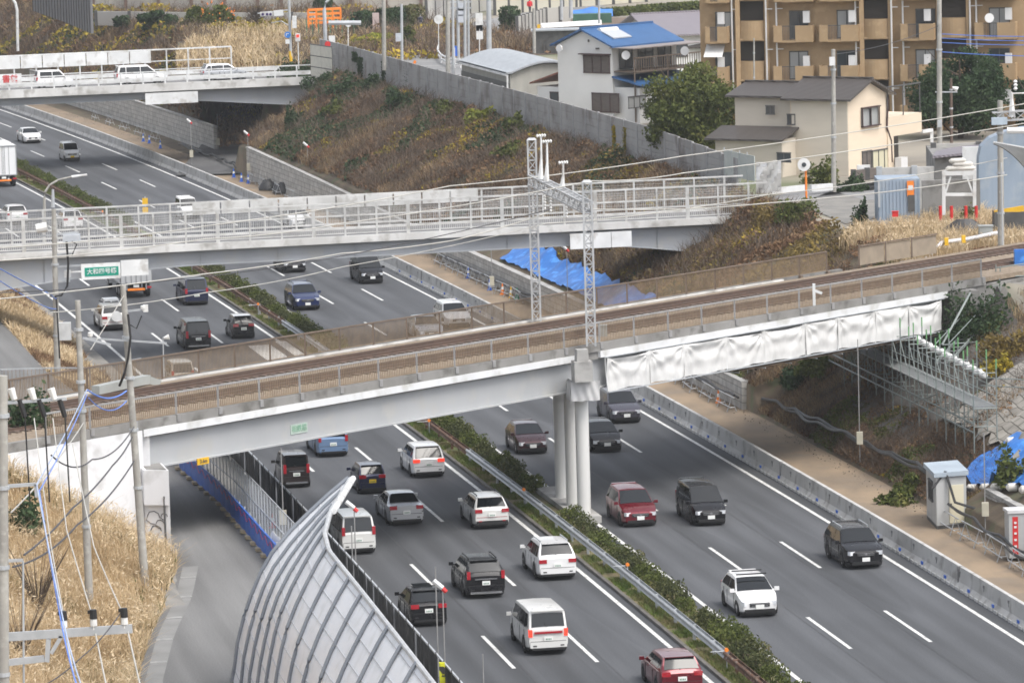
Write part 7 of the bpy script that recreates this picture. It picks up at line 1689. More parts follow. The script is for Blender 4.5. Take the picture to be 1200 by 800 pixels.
# ------------------------------------------------ trees and shrubs
def tree(label, base, H, rx, rz=None, mat=None, n=5200, size=.2, trunk=.28, name='broadleaf_tree', cat='tree', cbase=.25, lumps=26, group=None, seed=1, bare=False, ry=None):
    rs = np.random.RandomState(seed); base = Vector(base); t = thing(name, label, cat, base, 0, group)
    top = H; zc = H*(cbase+1)/2; rz_ = (H*(1-cbase))/2; ry = ry or rx
    m = MB(); m.tube([(0, 0, -.3), (0.05, 0, H*cbase*.8), (0.1, .05, H*.55), (0.05, 0, H*.85)], [trunk, trunk*.75, trunk*.45, trunk*.12], 9)
    m.build('trunk', BARK, t, world=False, smooth=True)
    m = MB()
    for i in range(14 if not bare else 60):
        a_ = rs.uniform(0, 6.28); z0 = rs.uniform(H*cbase*.7, H*.7); L = rs.uniform(.5, .95)
        e_ = Vector((math.cos(a_)*rx*L*.85, math.sin(a_)*ry*L*.85, min(H*.97, z0+rs.uniform(.2, .55)*H*.6))); p0 = Vector((.05, 0, z0)); mid = p0.lerp(e_, .5)+Vector((0, 0, -.05*H))
        m.tube([p0, mid, e_], [trunk*.32, trunk*.2, trunk*.05], 5)
        if bare:
            for j in range(4): q = mid.lerp(e_, rs.rand()); m.tube([q, q+Vector(rs.normal(0, rx*.22, 3))+Vector((0, 0, .1*H))], [trunk*.08, trunk*.02], 3)
    m.build('limbs', BARK, t, world=False)
    if bare: return t
    C_ = []
    for i in range(lumps):
        v = rs.normal(size=3); v /= np.linalg.norm(v); r_ = rs.uniform(.62, .84) if i > 4 else .2
        C_.append((v[0]*rx*r_, v[1]*ry*r_, zc+v[2]*rz_*r_, rs.uniform(.26, .4)*rx*(1.15-.35*abs(v[2]))))
    C_ = np.array(C_); w_ = C_[:, 3]**2; w_ /= w_.sum(); idx = rs.choice(len(C_), n, p=w_); v = rs.normal(size=(n, 3)); v /= np.linalg.norm(v, axis=1)[:, None]
    rr = C_[idx, 3]*(rs.rand(n)**.33)*(1+.22*rs.normal(size=n)*(rs.rand(n) < .3)); c = C_[idx, :3]+v*rr[:, None]*np.array([1, 1, .8])
    V, F = leaves(c, size); o = npmesh('crown', V, F, mat or L_MG, t); return t
def shrub(label, base, r, h, mat, n=700, size=.13, name='shrub', group='shrubs on the banks', seed=1, cat='shrub'):
    rs = np.random.RandomState(seed); t = thing(name, label, cat, Vector(base), 0, group)
    m = MB()
    for i in range(6): a_ = i*1.05; m.tube([(0, 0, -.1), (math.cos(a_)*r*.5, math.sin(a_)*r*.5, h*.7)], [.03, .012], 4)
    m.build('stems', BARK, t, world=False)
    v = rs.normal(size=(n, 3)); v /= np.linalg.norm(v, axis=1)[:, None]; v[:, 2] = np.abs(v[:, 2])
    lob = 1+.28*np.sin(v[:, 0]*5+seed)+.2*np.sin(v[:, 1]*7+seed*2); c = v*(rs.rand(n)**.4*lob)[:, None]*np.array([r, r, h])
    V, F = leaves(c, size); npmesh('foliage', V, F, mat, t); return t
b0_ = at(806, 186, ZT); tree('big rounded olive green tree between the white house and the grey noise wall', (b0_.x, 355, ZT), Zp(800, 71, 355)-ZT, 3.45, mat=L_MG, n=21000, size=.14, cbase=-.05, lumps=60, seed=4, trunk=.3)
b0_ = XY(1124, 372); tree('dark green round tree in front of the right part of the apartment block', (b0_.x, 372, ZT), Zp(1120, 53, 372)-ZT, 3.55, mat=L_DG, n=22000, size=.14, cbase=.0, lumps=60, seed=9, trunk=.3)
b0_ = XY(1203, 374); tree('dark tree cut off by the right edge before the apartment block', (b0_.x, 374, ZT), Zp(1200, 88, 374)-ZT, 1.6, mat=L_DG, n=3000, size=.17, cbase=.05, lumps=16, seed=12)
b0_ = XY(858, 364); tree('thin half bare tree between the big tree and the tan house', (b0_.x, 364, ZT), Zp(858, 108, 364)-ZT, 1.1, mat=L_YB, n=1300, size=.12, cbase=.2, lumps=12, seed=14, trunk=.1)
for u, vb, vt, r_, mt, lb, sd, n_ in ((178, 38, 13, 1.5, L_DG, 'left one of two dark round evergreens by the pale wall at the top left', 21, 1900), (190, 38, 11, 1.6, L_DG, 'right one of two dark round evergreens by the pale wall at the top left', 22, 2100), (143, 32, 20, 1.3, L_DG, 'low dark evergreen left of the pair at the top left', 23, 1200), (228, 36, 9, 2.1, L_MG, 'olive tree joined to the fruiting one at the top left', 24, 2400), (252, 36, 5, 1.9, L_MG, 'leafy tree with orange fruit at the top left', 25, 2400), (375, 20, -6, 1.3, L_DG, 'dark conifer behind the orange framework', 26, 1500), (478, 60, 30, .9, L_MG, 'small green tree beside the white board sign', 27, 900)):
    P = at(u, vb, ZT); Y_ = P.y; t = tree(lb, P, Zp(u, vt, Y_)-ZT, r_, mat=mt, n=n_, size=.24, cbase=.04, lumps=14, seed=sd, trunk=.15)
    if 'fruit' in lb and 'leafy' in lb:
        m = MB(); rs = np.random.RandomState(5)
        for i in range(46): v = rs.normal(size=3); v /= np.linalg.norm(v); c = Vector((v[0]*1.9+.4, -abs(v[1])*1.9, 2.0+v[2]*1.5)); m.tube([c, c+Zv*.13], .07, 6)
        m.build('fruit', ORANGE, t, world=False, kind='stuff')
P = at(300, 36, ZT); tree('bare winter tree standing on the lawn at the top left', P, Zp(300, 4, P.y)-ZT, 2.0, trunk=.2, cbase=.25, seed=31, bare=True)
# hedges at the top
def hedge(label, pts, w_, h, mat, n, size=.2):
    t = thing('hedge', label, 'hedge', pts[0], 0, 'clipped hedges by the town road'); P = [Vector(p) for p in pts]; C_ = []
    for a_, b__ in zip(P[:-1], P[1:]):
        q = np.random.rand(n, 1); o_ = (np.random.rand(n, 3)-.5); k_ = np.argmax(np.abs(o_), 1); o_[np.arange(n), k_] = np.sign(o_[np.arange(n), k_])*.5*(1+.06*np.random.normal(size=n)); A_ = np.array(a_); B_ = np.array(b__)
        e_ = (b__-a_).normalized(); sx = np.array([-e_.y, e_.x, 0]); C_.append(A_+(B_-A_)*q+sx*o_[:, :1]*w_+np.array([0, 0, 1])*(o_[:, 2:]+.5)*h)
    V, F = leaves(np.concatenate(C_)-np.array(P[0]), size); npmesh('foliage', V, F, mat, t)
    m = MB()
    for a_, b__ in zip(P[:-1], P[1:]):
        for q in np.linspace(0.1, .9, 5): c = a_.lerp(b__, q)-P[0]; m.tube([c, c+Zv*h*.8], .08, 5)
    m.build('stems', BARK, t, world=False); return t
hedge('tall dark clipped hedge left of the pink post at the top', [at(418, 43, ZT), at(436, 41, ZT)], 1.6, 2.4, L_DG, 2200)
hedge('tall dark clipped hedge in the middle at the top, right of the pink post', [at(446, 40, ZT), at(470, 38, ZT)], 1.6, 2.5, L_DG, 2600)
hedge('tall dark clipped hedge nearest the walking person at the top', [at(472, 38, ZT), at(490, 34, ZT)], 1.6, 2.5, L_HEDGE, 2400)
hedge('low yellow green hedge beside the bend of the town road', [at(424, 60, ZT), at(448, 52, ZT)], 2.2, 1.1, leafmat('golden_hedge', [(0.12, 0.16, 0.02), (0.24, 0.26, 0.03), (0.35, 0.3, 0.05)]), 2600)
hedge('low reddish hedge left of the yellow green one', [at(412, 66, ZT), at(426, 60, ZT)], 2.0, .9, L_YB, 1500)
hedge('small dark clipped hedge block right of the curved town road', [at(593, 36, ZT), at(602, 34, ZT)], 1.5, 2.3, L_DG, 1300)
hedge('row of leafy vegetables along the field edge', [at(704, 20, ZT), at(770, 14, ZT), at(830, 10, ZT)], 2.0, .8, L_MG, 1500)
m = MB(); p = at(441, 42, ZT); m.box(p+Zv*1.2, (.7, .5, 2.4)); tag(m.build('gate_post', pm('pinkish_post', (0.5, .4, .38), (0.42, .34, .32), 2)), 'pinkish post between two dark hedges at the top', 'post')
# shrubs on the banks
SH = [(322, 128, 1.6, 1.6, L_DG, 'dark green shrub nearest the right end of the far overpass'), (345, 150, 1.0, 1.7, L_DG, 'dark pointed shrub low on the bank right of the dark ramp'), (350, 122, 1.9, 1.5, L_DG, 'broad dark shrub on the bank below the block panel screen'), (375, 105, 1.5, 1.4, L_DG, 'dark shrub just below the block panel screen'), (405, 112, 1.7, 1.3, L_DG, 'dark shrub high on the bank below the ivy covered wall'), (395, 135, 1.2, 1.0, L_MG, 'small green shrub in the middle of the upper bank'), (440, 108, 1.6, 1.3, L_DG, 'dark shrub under the brown pole at the noise wall'), (468, 122, 1.5, 1.1, L_DG, 'dark shrub below the second ivy patch of the noise wall'), (528, 134, 1.3, 1.0, L_MG, 'green shrub with pale flowers at the foot of the grey noise wall'), (565, 145, 1.2, 1.2, leafmat('lime_leaves', [(0.08, .11, .02), (0.18, .2, .03), (0.28, .26, .05)]), 'lime green shrub at the foot of the grey noise wall'), (604, 152, .7, 1.1, L_MG, 'small upright shrub against the grey noise wall'), (600, 185, 1.2, .9, L_MG, 'low green shrub in the brown bank left of the gantry'), (340, 78, .9, .8, L_DG, 'ivy tuft hanging over the end of the far overpass')]
for i, (u, v, r_, h_, mt, lb) in enumerate(SH): shrub(lb, hit(u, v), r_, h_, mt, 900, .17, seed=40+i)
SH2 = [((31.0, -1.5, 5.6), None, 1.7, 2.7, L_DG, 'large dark evergreen shrub overgrowing the right end of the white cloth'), ((29.3, -1.1, 4.9), None, .9, 1.4, L_DG, 'smaller dark shrub just below the end of the white cloth'), (1010, 265, .5, 1.5, L_DG, 'upright dark shrub behind the panelled bridge fence'), (1135, 268, 1.1, 1.1, L_MG, 'green shrub near the white pipe behind the track'), (960, 440, 1.7, 1.2, L_MG, 'broad green shrub on the bank under the white cloth'), (935, 455, 1.2, 1.0, L_DG, 'dark shrub beside the end of the block wall'), (1150, 395, 1.2, 1.4, L_MG, 'green shrub under the scaffold stair'), (1185, 420, 1.5, 1.4, L_YB, 'yellowing shrub at the right edge above the slope blocks'), (1172, 440, .9, .9, L_YG, 'bright yellow shrub at the right edge'), (1052, 590, .9, .8, L_MG, 'green shrub beside the left wall of the grey hut'), (1070, 578, .8, .8, L_MG, 'low green shrub touching the grey hut'), (1185, 570, 1.0, 1.6, L_MG, 'young green tree between blue sheets at the right edge'), (905, 268, 1.4, 1.5, L_YB, 'brown shrub at the right end of the middle overpass'), (935, 262, 1.3, 1.4, L_MG, 'green brown shrub beyond the end of the middle overpass'), (965, 215, 1.2, 1.5, L_MG, 'green shrub in the garden of the tan house'), (1000, 225, 1.1, 1.0, L_DG, 'dark garden shrub at the foot of the tan house'), (925, 200, .8, 1.3, L_MG, 'small garden shrub left of the tan house'), (655, 115, 1.0, .9, L_DG, 'garden shrub in front of the white house annex'), (670, 118, .7, .7, L_DG, 'small garden shrub beside the white house window'), (40, 512, .0, 0, None, ''), (32, 512, 1.3, 1.9, L_DG, 'dark evergreen shrub behind the three wires at the left edge'), (30, 625, .9, 1.3, L_DG, 'green shrub beside the thick grey pole at the left edge')]
for i, (u, v, r_, h_, mt, lb) in enumerate(SH2):
    if mt is None: continue
    P = hit(u, v) if v is not None else rw(*u); shrub(lb, P, r_, h_, mt, int(1300*max(.6, r_)), .12, seed=80+i)
# leafless shrub at the bottom left
for i, (u, v) in enumerate(((25, 780), (45, 720))):
    P = hit(u, v); t = thing('bare_shrub', ('lower' if i == 0 else 'upper')+' one of two leafless shrubs beside the thick grey pole', 'shrub', P, 0, 'leafless shrubs'); m = MB(); rs = np.random.RandomState(i)
    for j in range(70):
        a_ = rs.uniform(0, 6.28); l_ = rs.uniform(1.2, 3.2); e_ = Vector((math.cos(a_)*l_*.5, math.sin(a_)*l_*.5, l_)); m.tube([(0, 0, 0), e_*.5+Vector((0, 0, .2)), e_], [.02, .012, .004], 3)
    m.build('twigs', BARK, t, world=False)
# ivy on the noise wall
for i, (u, v0_, v1_, w_) in enumerate(((422, 68, 98, 1.6), (450, 72, 106, 1.5), (476, 80, 112, 2.2), (416, 62, 72, 1.2), (720, 148, 175, .5), (733, 150, 178, .5))):
    a_ = onW(u, v0_, None, P3(-45 if u < 500 else 40, dW(-45 if u < 500 else 40)), Vector((math.sin(head(0)), -math.cos(head(0)), 0))); b__ = onW(u, v1_, None, P3(-45 if u < 500 else 40, dW(-45 if u < 500 else 40)), Vector((math.sin(head(0)), -math.cos(head(0)), 0)))
    n_ = 500; c = np.array(a_)+(np.array(b__)-np.array(a_))*np.random.rand(n_, 1); al = np.array([math.cos(head(0)), math.sin(head(0)), 0]); c = c+al*np.random.normal(0, w_*.35, (n_, 1))-np.array([0, .25, 0])*np.random.rand(n_, 1)
    V, F = leaves(c, .16); o = npmesh('ivy', V, F, L_DG if u < 500 else L_YG); tag(o, ('first', 'second', 'third', 'topmost small', 'left yellow', 'right yellow')[i]+(' ivy patch from the left on the grey noise wall' if i < 3 else ' climber on the grey noise wall'+(' above the first ivy' if i == 3 else ' near its right end')), 'ivy', 'climbers on the noise wall')
# median shrubs : variants copied
rs = np.random.RandomState(2); protos = []
def mshrub(i):
    t = thing('median_shrub', 'x', 'shrub', (0, 0, 0)); n = 1150
    v = rs.normal(size=(n, 3)); v /= np.linalg.norm(v, axis=1)[:, None]; v[:, 2] = np.abs(v[:, 2]); lob = 1+.16*np.sin(v[:, 0]*6+i)+.12*np.sin(v[:, 1]*8+i*2)
    c = v*(.55+.45*rs.rand(n)**.5)[:, None]*lob[:, None]*np.array([1.1, .8, .72]); c[:, 2] += .08
    V, F = leaves(c, .06, aspect=.7); npmesh('foliage', V, F, L_HEDGE if i % 3 else L_MG, t)
    m = MB(); 
    for k in range(5): m.tube([(rs.normal()*.2, rs.normal()*.15, 0), (rs.normal()*.5, rs.normal()*.3, .5)], [.03, .01], 4)
    m.build('stems', BARK, t, world=False); return t
pr_ = [mshrub(i) for i in range(4)]; used_ = [False]*4
def seg_label(s):
    if s < 30: return 'clipped shrub in the median row beyond the middle overpass'
    if s < 105: return 'clipped shrub in the median row between the middle overpass and the railway bridge'
    if s < 151: return 'clipped shrub in the median row left of the white columns'
    return 'clipped shrub in the median row below the column footing'
ORD = 'first second third fourth fifth sixth seventh eighth ninth tenth eleventh twelfth thirteenth fourteenth fifteenth sixteenth seventeenth eighteenth nineteenth twentieth'.split()
ORD += ['twenty '+o for o in ORD[:9]]+['thirtieth']+['thirty '+o for o in ORD[:9]]+['fortieth']+['forty '+o for o in ORD[:9]]
ROWN = {-72: 'of the row beyond the middle overpass', 34: 'of the row between the two nearer bridges', 110: 'of the row left of the columns', 160.5: 'of the row below the columns'}
i = 0
for s0_, s1_ in ((-72, -6), (34, 106), (110, 149), (160.5, 232)):
    s = s0_; jn = 0
    while s < s1_:
        k = i % 4; d_c = 12.15+rs.uniform(-.12, .12); sc = rs.uniform(.8, 1.15)
        if not used_[k]: t = pr_[k]; used_[k] = True; t.location = P3(s, d_c, .1)
        else: t = dup(pr_[k], P3(s, d_c, .1))
        t.rotation_euler = (0, 0, head(s)+rs.uniform(-.3, .3)+(math.pi if rs.rand() < .5 else 0)); t.scale = (sc, sc*rs.uniform(.85, 1.1), sc*rs.uniform(.8, 1.25))
        t['label'] = 'clipped shrub, '+ORD[jn]+' from the far end '+ROWN[s0_]; jn += 1; t['group'] = 'clipped shrubs of the median, '+('far row' if s < 30 else 'middle row' if s < 105 else 'near row'); i += 1
        s += 2.0*sc+(1.2 if rs.rand() < .15 else 0)
# ================================================================ RIGHT SIDE: works, scaffold, containers
# revetment blocks on the near right bank
REV = blockmat('revetment_blocks', (0.33, 0.31, 0.275), (0.24, 0.225, 0.2), (0.07, 0.062, 0.05), 0.9, 0.55)
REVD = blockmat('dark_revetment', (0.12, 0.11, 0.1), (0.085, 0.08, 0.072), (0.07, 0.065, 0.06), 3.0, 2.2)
def on_bank(name, s0, s1, d0, d1, mat, off=.1, kind='structure', wob=0.0, ns=30, nd=14, uvrot=True):
    V = []; UV = []; F = []
    for i in range(ns+1):
        for j in range(nd+1):
            s = s0+(s1-s0)*i/ns; d = d0+(d1-d0)*j/nd
            if wob and (i in (0, ns) or j in (0, nd)): s += random.uniform(-wob, wob); d += random.uniform(-wob*.5, wob*.5)
            x, y = rp(s, d); x = float(x); y = float(y); V.append((x, y, tz(x, y)+off+random.uniform(0, wob*.15))); UV.append((s, d*1.15))
    F = [(i*(nd+1)+j, i*(nd+1)+j+1, (i+1)*(nd+1)+j+1, (i+1)*(nd+1)+j) for i in range(ns) for j in range(nd)]
    a_, b__, c = (Vector(V[k]) for k in F[0][:3])
    if (b__-a_).cross(c-a_).z < 0: F = [f[::-1] for f in F]
    m = MB(); m.v = V; m.f = F; return m.build(name, mat, kind=kind, uv=UV, smooth=True)
on_bank('slope_blocks', 149, 214, -9.6, -18.4, REV, .14, wob=1.0, ns=60, nd=14)
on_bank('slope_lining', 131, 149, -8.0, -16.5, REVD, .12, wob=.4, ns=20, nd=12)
TARPB = pm('blue_sheet', (0.03, 0.17, 0.52), (0.02, 0.12, 0.42), 0.8, rough=0.45, bump=0.8, bscale=2.5, c3=(0.08, 0.3, 0.75), s3=1.6)
def tarp(label, s0, s1, d0, d1, off=.22, wob=.25, ns=40, nd=8):
    V = []; F = []
    for i in range(ns+1):
        for j in range(nd+1):
            s = s0+(s1-s0)*i/ns+ (random.uniform(-wob, wob) if i in (0, ns) else 0); d = d0+(d1-d0)*j/nd + (random.uniform(-wob, wob)*1.2 if j == nd else 0)
            p = P3(s, d); z = max(tz(p.x, p.y), 0)+off+.05*math.sin(s*2.7+j)+.03*math.sin(s*6.1+d*3)+random.uniform(0, .05); V.append((p.x, p.y, z))
    F = [(i*(nd+1)+j, i*(nd+1)+j+1, (i+1)*(nd+1)+j+1, (i+1)*(nd+1)+j) for i in range(ns) for j in range(nd)]
    m = MB(); m.v = V; m.f = F; o = m.build('blue_sheet', TARPB, smooth=50); return tag(o, label, 'tarpaulin', 'blue sheets on the banks')
tarp('long blue sheet over the bank behind the block wall between the two nearer bridges', 50, 104, -6.2, -8.0, .16, .08, 90, 8)
tarp('blue sheet on top of the end of the block wall, under the white cloth', 108, 121.5, -6.3, -8.4, .4, .3, 20, 6)
tarp('crumpled blue sheet above the pale block wall behind the grey hut', 160, 172, -7.6, -10.6, .35, .3, 20, 8)
tarp('blue sheet at the right edge beyond the young green tree', 175, 192, -7.4, -10.0, .35, .3, 20, 8)
SANDB = pm('white_sandbag', (0.6, 0.58, 0.54), (0.5, 0.48, 0.44), 2)
for i, (s, d) in enumerate(((163, -7.45), (165.3, -7.5), (167.6, -7.4), (170, -7.5), (172.4, -7.45), (160.5, -10.2))):
    P = P3(s, d); P.z = tz(P.x, P.y)+.3; t = None; m = MB(); m.tube([P+Vector((-.32, 0, 0)), P+Vector((-.2, 0, .02)), P+Vector((.2, 0, .02)), P+Vector((.32, 0, 0))], [.06, .2, .2, .06], 10)
    tag(m.build('sandbag', SANDB, smooth=True), ORD[i]+' white sandbag from the left holding down the blue sheet above the hut' if i < 5 else 'white sandbag alone at the top corner of the blue sheet', 'sandbag', 'white sandbags')
# hut
HUT = pm('grey_hut_wall', (0.42, 0.43, 0.43), (0.37, 0.38, 0.38), 0.4, rough=0.6, stretch=(5, 5, 0.3))
hp = at(1083, 610, .15); hs, hd = to_sd(hp.x, hp.y); hs = float(hs[0]); a_h = head(hs); ux = Vector((0.995, 0.02, 0)).normalized(); uy = Vector((-0.12, 0.99, 0)).normalized()
hut = thing('site_hut', 'small grey site hut with a cream door beside the dirt track', 'hut', hp)
A_ = Vector((hp.x+.75, hp.y-2.0, 0)); fl_ = at(1100, 617, .15); fr_ = at(1133, 612, .15); bl_ = at(1080, 606, .15)
# corners: near left, near right, far right, far left
nl = at(1098, 617, .15); nr = at(1133, 614, .15); e_h = (nr-nl); e_h.z = 0; Lh = e_h.length; e_h.normalize(); n_h = Vector((-e_h.y, e_h.x, 0)); fl = at(1082, 600, .15); dep_h = (fl-nl).length*1.0; f_h = (fl-nl); f_h.z = 0; dep_h = min(3.4, f_h.length); f_h.normalize()
hh = atY(1098, 559, nl.y).z
m = MB(); m.prism([(p.x, p.y) for p in (nl, nr, nr+f_h*dep_h, nl+f_h*dep_h)], .2, hh); m.build('wall', HUT, hut)
m = MB(); m.prism([(p.x, p.y) for p in (nl-e_h*.12-f_h*.12, nr+e_h*.12-f_h*.12, nr+e_h*.12+f_h*(dep_h+.12), nl-e_h*.12+f_h*(dep_h+.12))], hh+.003, hh+.22); m.build('roof', pm('blue_grey_roof', (0.36, 0.42, 0.47), (0.3, 0.35, 0.4), 1), hut)
o_h = Vector((e_h.y, -e_h.x, 0))
if o_h.dot(f_h) > 0: o_h = -o_h
dc = nl+e_h*(Lh*.66)+Zv*1.05; m = MB(); m.bar(dc-e_h*.38+o_h*.03, dc+e_h*.38+o_h*.03, .05, 1.85); dr = m.build('door', simple('cream_door', (0.62, 0.58, 0.44), 0.5), hut)
m = MB(); m.box(dc-e_h*.3+o_h*.08, (.06, .06, .1)); m.build('handle', DARK, dr)
o_f = Vector((-f_h.y, f_h.x, 0)); 
if o_f.dot(e_h) > 0: o_f = -o_f
win(hut, nl+f_h*(dep_h*.5)+Zv*1.55, f_h, 1.2, .95, o_f, frame=DARK, pane=WINP, bars=1)
m = MB(); m.prism([(p.x, p.y) for p in (nl-f_h*.02, nr-f_h*.02, nr+f_h*dep_h, nl+f_h*dep_h)], .02, .2); m.build('base_rail', DARK, hut)
# cabinet with red lettered strip at the right edge
cp = at(1186, 655, .1); cbn = thing('control_cabinet', 'grey cabinet with a red vertical lettered strip at the right edge', 'cabinet', cp)
m = MB(); m.box(cp+Vector((.55, .3, 1.15)), (1.5, 1.0, 2.1), .1); m.build('body', HUT, cbn); m = MB(); m.box(cp+Vector((.55, .3, 2.26)), (1.62, 1.12, .14), .1); m.build('lid', pm('pale_lid', (0.6, 0.6, 0.6), (0.52, 0.52, 0.52), 2), cbn)
sp2 = cp+Vector((.15, -.24, 1.15)); m = MB(); m.box(sp2, (.26, .03, 1.75), .1); rs_ = m.build('red_strip', RED, cbn)
m = MB(); 
for k in (-.5, -.2, .1, .4, .6): m.box(sp2+Vector((0, -.03, k)), (.12, .01, .1), .1)
m.build('white_marks', WHITE, rs_)
# barricades
def barricade_proto():
    t = thing('pipe_barricade', 'x', 'barricade', (0, 0, 0))
    for x in (-1.2, 1.2):
        m = MB(); m.tube([(x, -.28, 0), (x, 0, .85), (x, .28, 0)], .028, 6); m.tube([(x, -.2, .25), (x, .2, .25)], .02, 5); m.build('trestle', GALV, t, world=False)
    m = MB(); m.tube([(-1.8, 0, .86), (1.8, 0, .86)], .028, 6); m.tube([(-1.8, -.2, .3), (1.8, -.2, .3)], .028, 6); m.build('rail', GALV, t, world=False)
    return t
bp0 = barricade_proto(); used0 = False
for grp, lst, lb in (('far', [-128, -120, -112, -104, -96], 'in the row left of the dark ramp'), ('mid', [-42, -36, -30, -24], 'in the row right of the dark ramp'), ('under', [36, 40.2, 44.4, 48.6, 53, 57.5, 62], 'in the row between the two nearer bridges'), ('near', [104, 108.3, 112.5, 117, 121.5], 'in the row under the white cloth'), ('front', [168.5, 172.6, 176.8, 181], 'in the row before the grey hut')):
    for i, s in enumerate(lst):
        P = P3(s, -4.75 if grp not in ('far',) else -6.2, .02); P.z = tz(P.x, P.y)+.01
        if not used0: t = bp0; used0 = True; t.location = P
        else: t = dup(bp0, P)
        t.rotation_euler = (0, 0, head(s)+random.uniform(-.08, .08)); t['label'] = 'grey pipe barricade, '+ORD[i]+' from the far end '+lb; t['group'] = 'pipe barricades along the dirt track'
# black hoses
HOSE = pm('black_hose', (0.02, 0.02, 0.022), (0.04, 0.04, 0.04), 3, rough=0.5)
def hose(label, s0, s1, d, z0, z1, amp=.15, r=.09):
    m = MB()
    for o_ in (0, .16): m.tube([P3(s, d-o_+amp*.6*math.sin(s*.43+o_*9)+amp*.3*math.sin(s*1.13), z0+(z1-z0)*(s-s0)/(s1-s0)-amp*1.2*abs(math.sin(s*.62+o_*3))+amp*.5*math.sin(s*.27+o_*20)) for s in np.arange(s0, s1, .7)], r, 7)
    tag(m.build('hose_bundle', HOSE, smooth=True), label, 'hose', 'black hoses along the works')
hose('thick black hose bundle running along the foot of the bank to the grey hut', 124, 166, -6.3, 1.0, 1.7)
hose('black hose bundle draped over barricades under the white cloth', 98, 123, -5.0, .85, .95, .1, .07)
hose('black hose sagging from the hut roof to the right edge', 168, 186, -4.9, 1.3, .7, .15, .07)
hose('black hose bundle beside the cones between the two nearer bridges', 34, 66, -5.1, .7, .75, .12, .08)
hose('black hose bundle crossing the foot of the dark ramp', -82, -48, -6.0, .8, .8, .2, .08)
m = MB(); m.tube([nl+e_h*.5+Zv*(hh+.1), nl+e_h*.9-f_h*.5+Zv*1.2, nl+e_h*2.2-f_h*1.2+Zv*.8], .07, 7); m.tube([nl+e_h*.5+Zv*(hh+.1), nl-e_h*.2+Zv*1.9], .06, 6); tag(m.build('hose', HOSE), 'black hose hanging over the near edge of the grey hut roof', 'hose')
# cones and posts
for i, (u, v, mt, lb) in enumerate(((168, 166, BLUE, 'blue and white cone leftmost of three left of the dark ramp'), (175, 168, BLUE, 'blue and white cone second of three left of the dark ramp'), (188, 174, BLUE, 'blue and white cone rightmost of three left of the dark ramp'), (274, 208, BLUE, 'blue and white cone leftmost of three right of the dark ramp'), (283, 213, BLUE, 'blue and white cone in the middle of three right of the dark ramp'), (291, 215, BLUE, 'blue and white cone rightmost of three right of the dark ramp'), (549, 326, BLUE, 'tall blue cone on the dirt track between the two nearer bridges'), (574, 340, BLUE, 'blue cone beside the meter box between the two nearer bridges'), (589, 345, ORANGE, 'red white and green cone nearest the blue ones'), (599, 349, YEL, 'yellow cone between the barricade and green cone'), (606, 351, pm('green_plastic', (0.02, 0.35, 0.15), (0.02, 0.3, 0.12), 2), 'green cone just above the far bridge fence'), (842, 472, ORANGE, 'orange cone under the white cloth beside the block wall'))):
    P = at(u, v, .03); cone(lb, P, mt, h=.8)
for u, vb, h_, bx, lp_, lb in ((225, 196, 4.2, 1, 1, 'thin site pole with a box left of the dark ramp entrance'), (256, 180, 3.8, 1, 0, 'thin site pole standing before the dark ramp'), (292, 212, 4.2, 1, 1, 'thin site pole with a lamp at the left end of the stepped block wall'), (362, 232, 4.5, 1, 1, 'thin site pole with a lamp midway along the stepped block wall'), (430, 240, 3.8, 1, 1, 'thin site pole with a lamp near the blue grey site cabin'), (666, 372, 4.6, 1, 1, 'thin site pole with a lamp before the long blue sheet'), (577, 345, 3.2, 1, 0, 'thin site pole with a meter box behind the far cones'), (877, 475, 4.5, 1, 0, 'thin site pole with a cream box at the end of the block wall'), (1008, 548, 6.8, 1, 0, 'tall thin site pole with a cream box on the hose line'), (1155, 634, 5.2, 1, 0, 'thin site pole with a cream box right of the grey hut')):
    polebox(lb, u, vb, .05, h_, bool(bx), bool(lp_))
# blue grey cabin beyond the middle overpass
P = at(408, 226, .2); t = thing('site_cabin', 'low blue grey site cabin just behind the rail of the middle overpass', 'cabin', P)
m = MB(); m.box(P+Zv*1.2, (2.4, 3.5, 2.4), .3); m.build('wall', HUT, t); m = MB(); m.box(P+Zv*2.48, (2.7, 3.8, .15), .3); m.build('roof', pm('slate_roof_cabin', (0.16, 0.19, 0.22), (0.13, 0.15, 0.18), 2), t)
for u, v, lb in ((314, 222, 'black covered heap of material beside the stepped block wall'), (331, 226, 'smaller black heap right of the covered one')):
    P = at(u, v, .1); rs = np.random.RandomState(u); m = MB(); rows = []
    for i in range(7): rows.append([P+Vector((math.cos(a_)*r_, math.sin(a_)*r_, z_+rs.uniform(-.08, .08))) for a_ in np.linspace(0, 6.28, 13)[:-1] for r_, z_ in [((1-(i/6.6)**2)*.8+rs.uniform(0, .1), i*.15)]])
    m.grid(rows, closed=True); tag(m.build('covered_heap', HOSE, smooth=True), lb, 'heap')
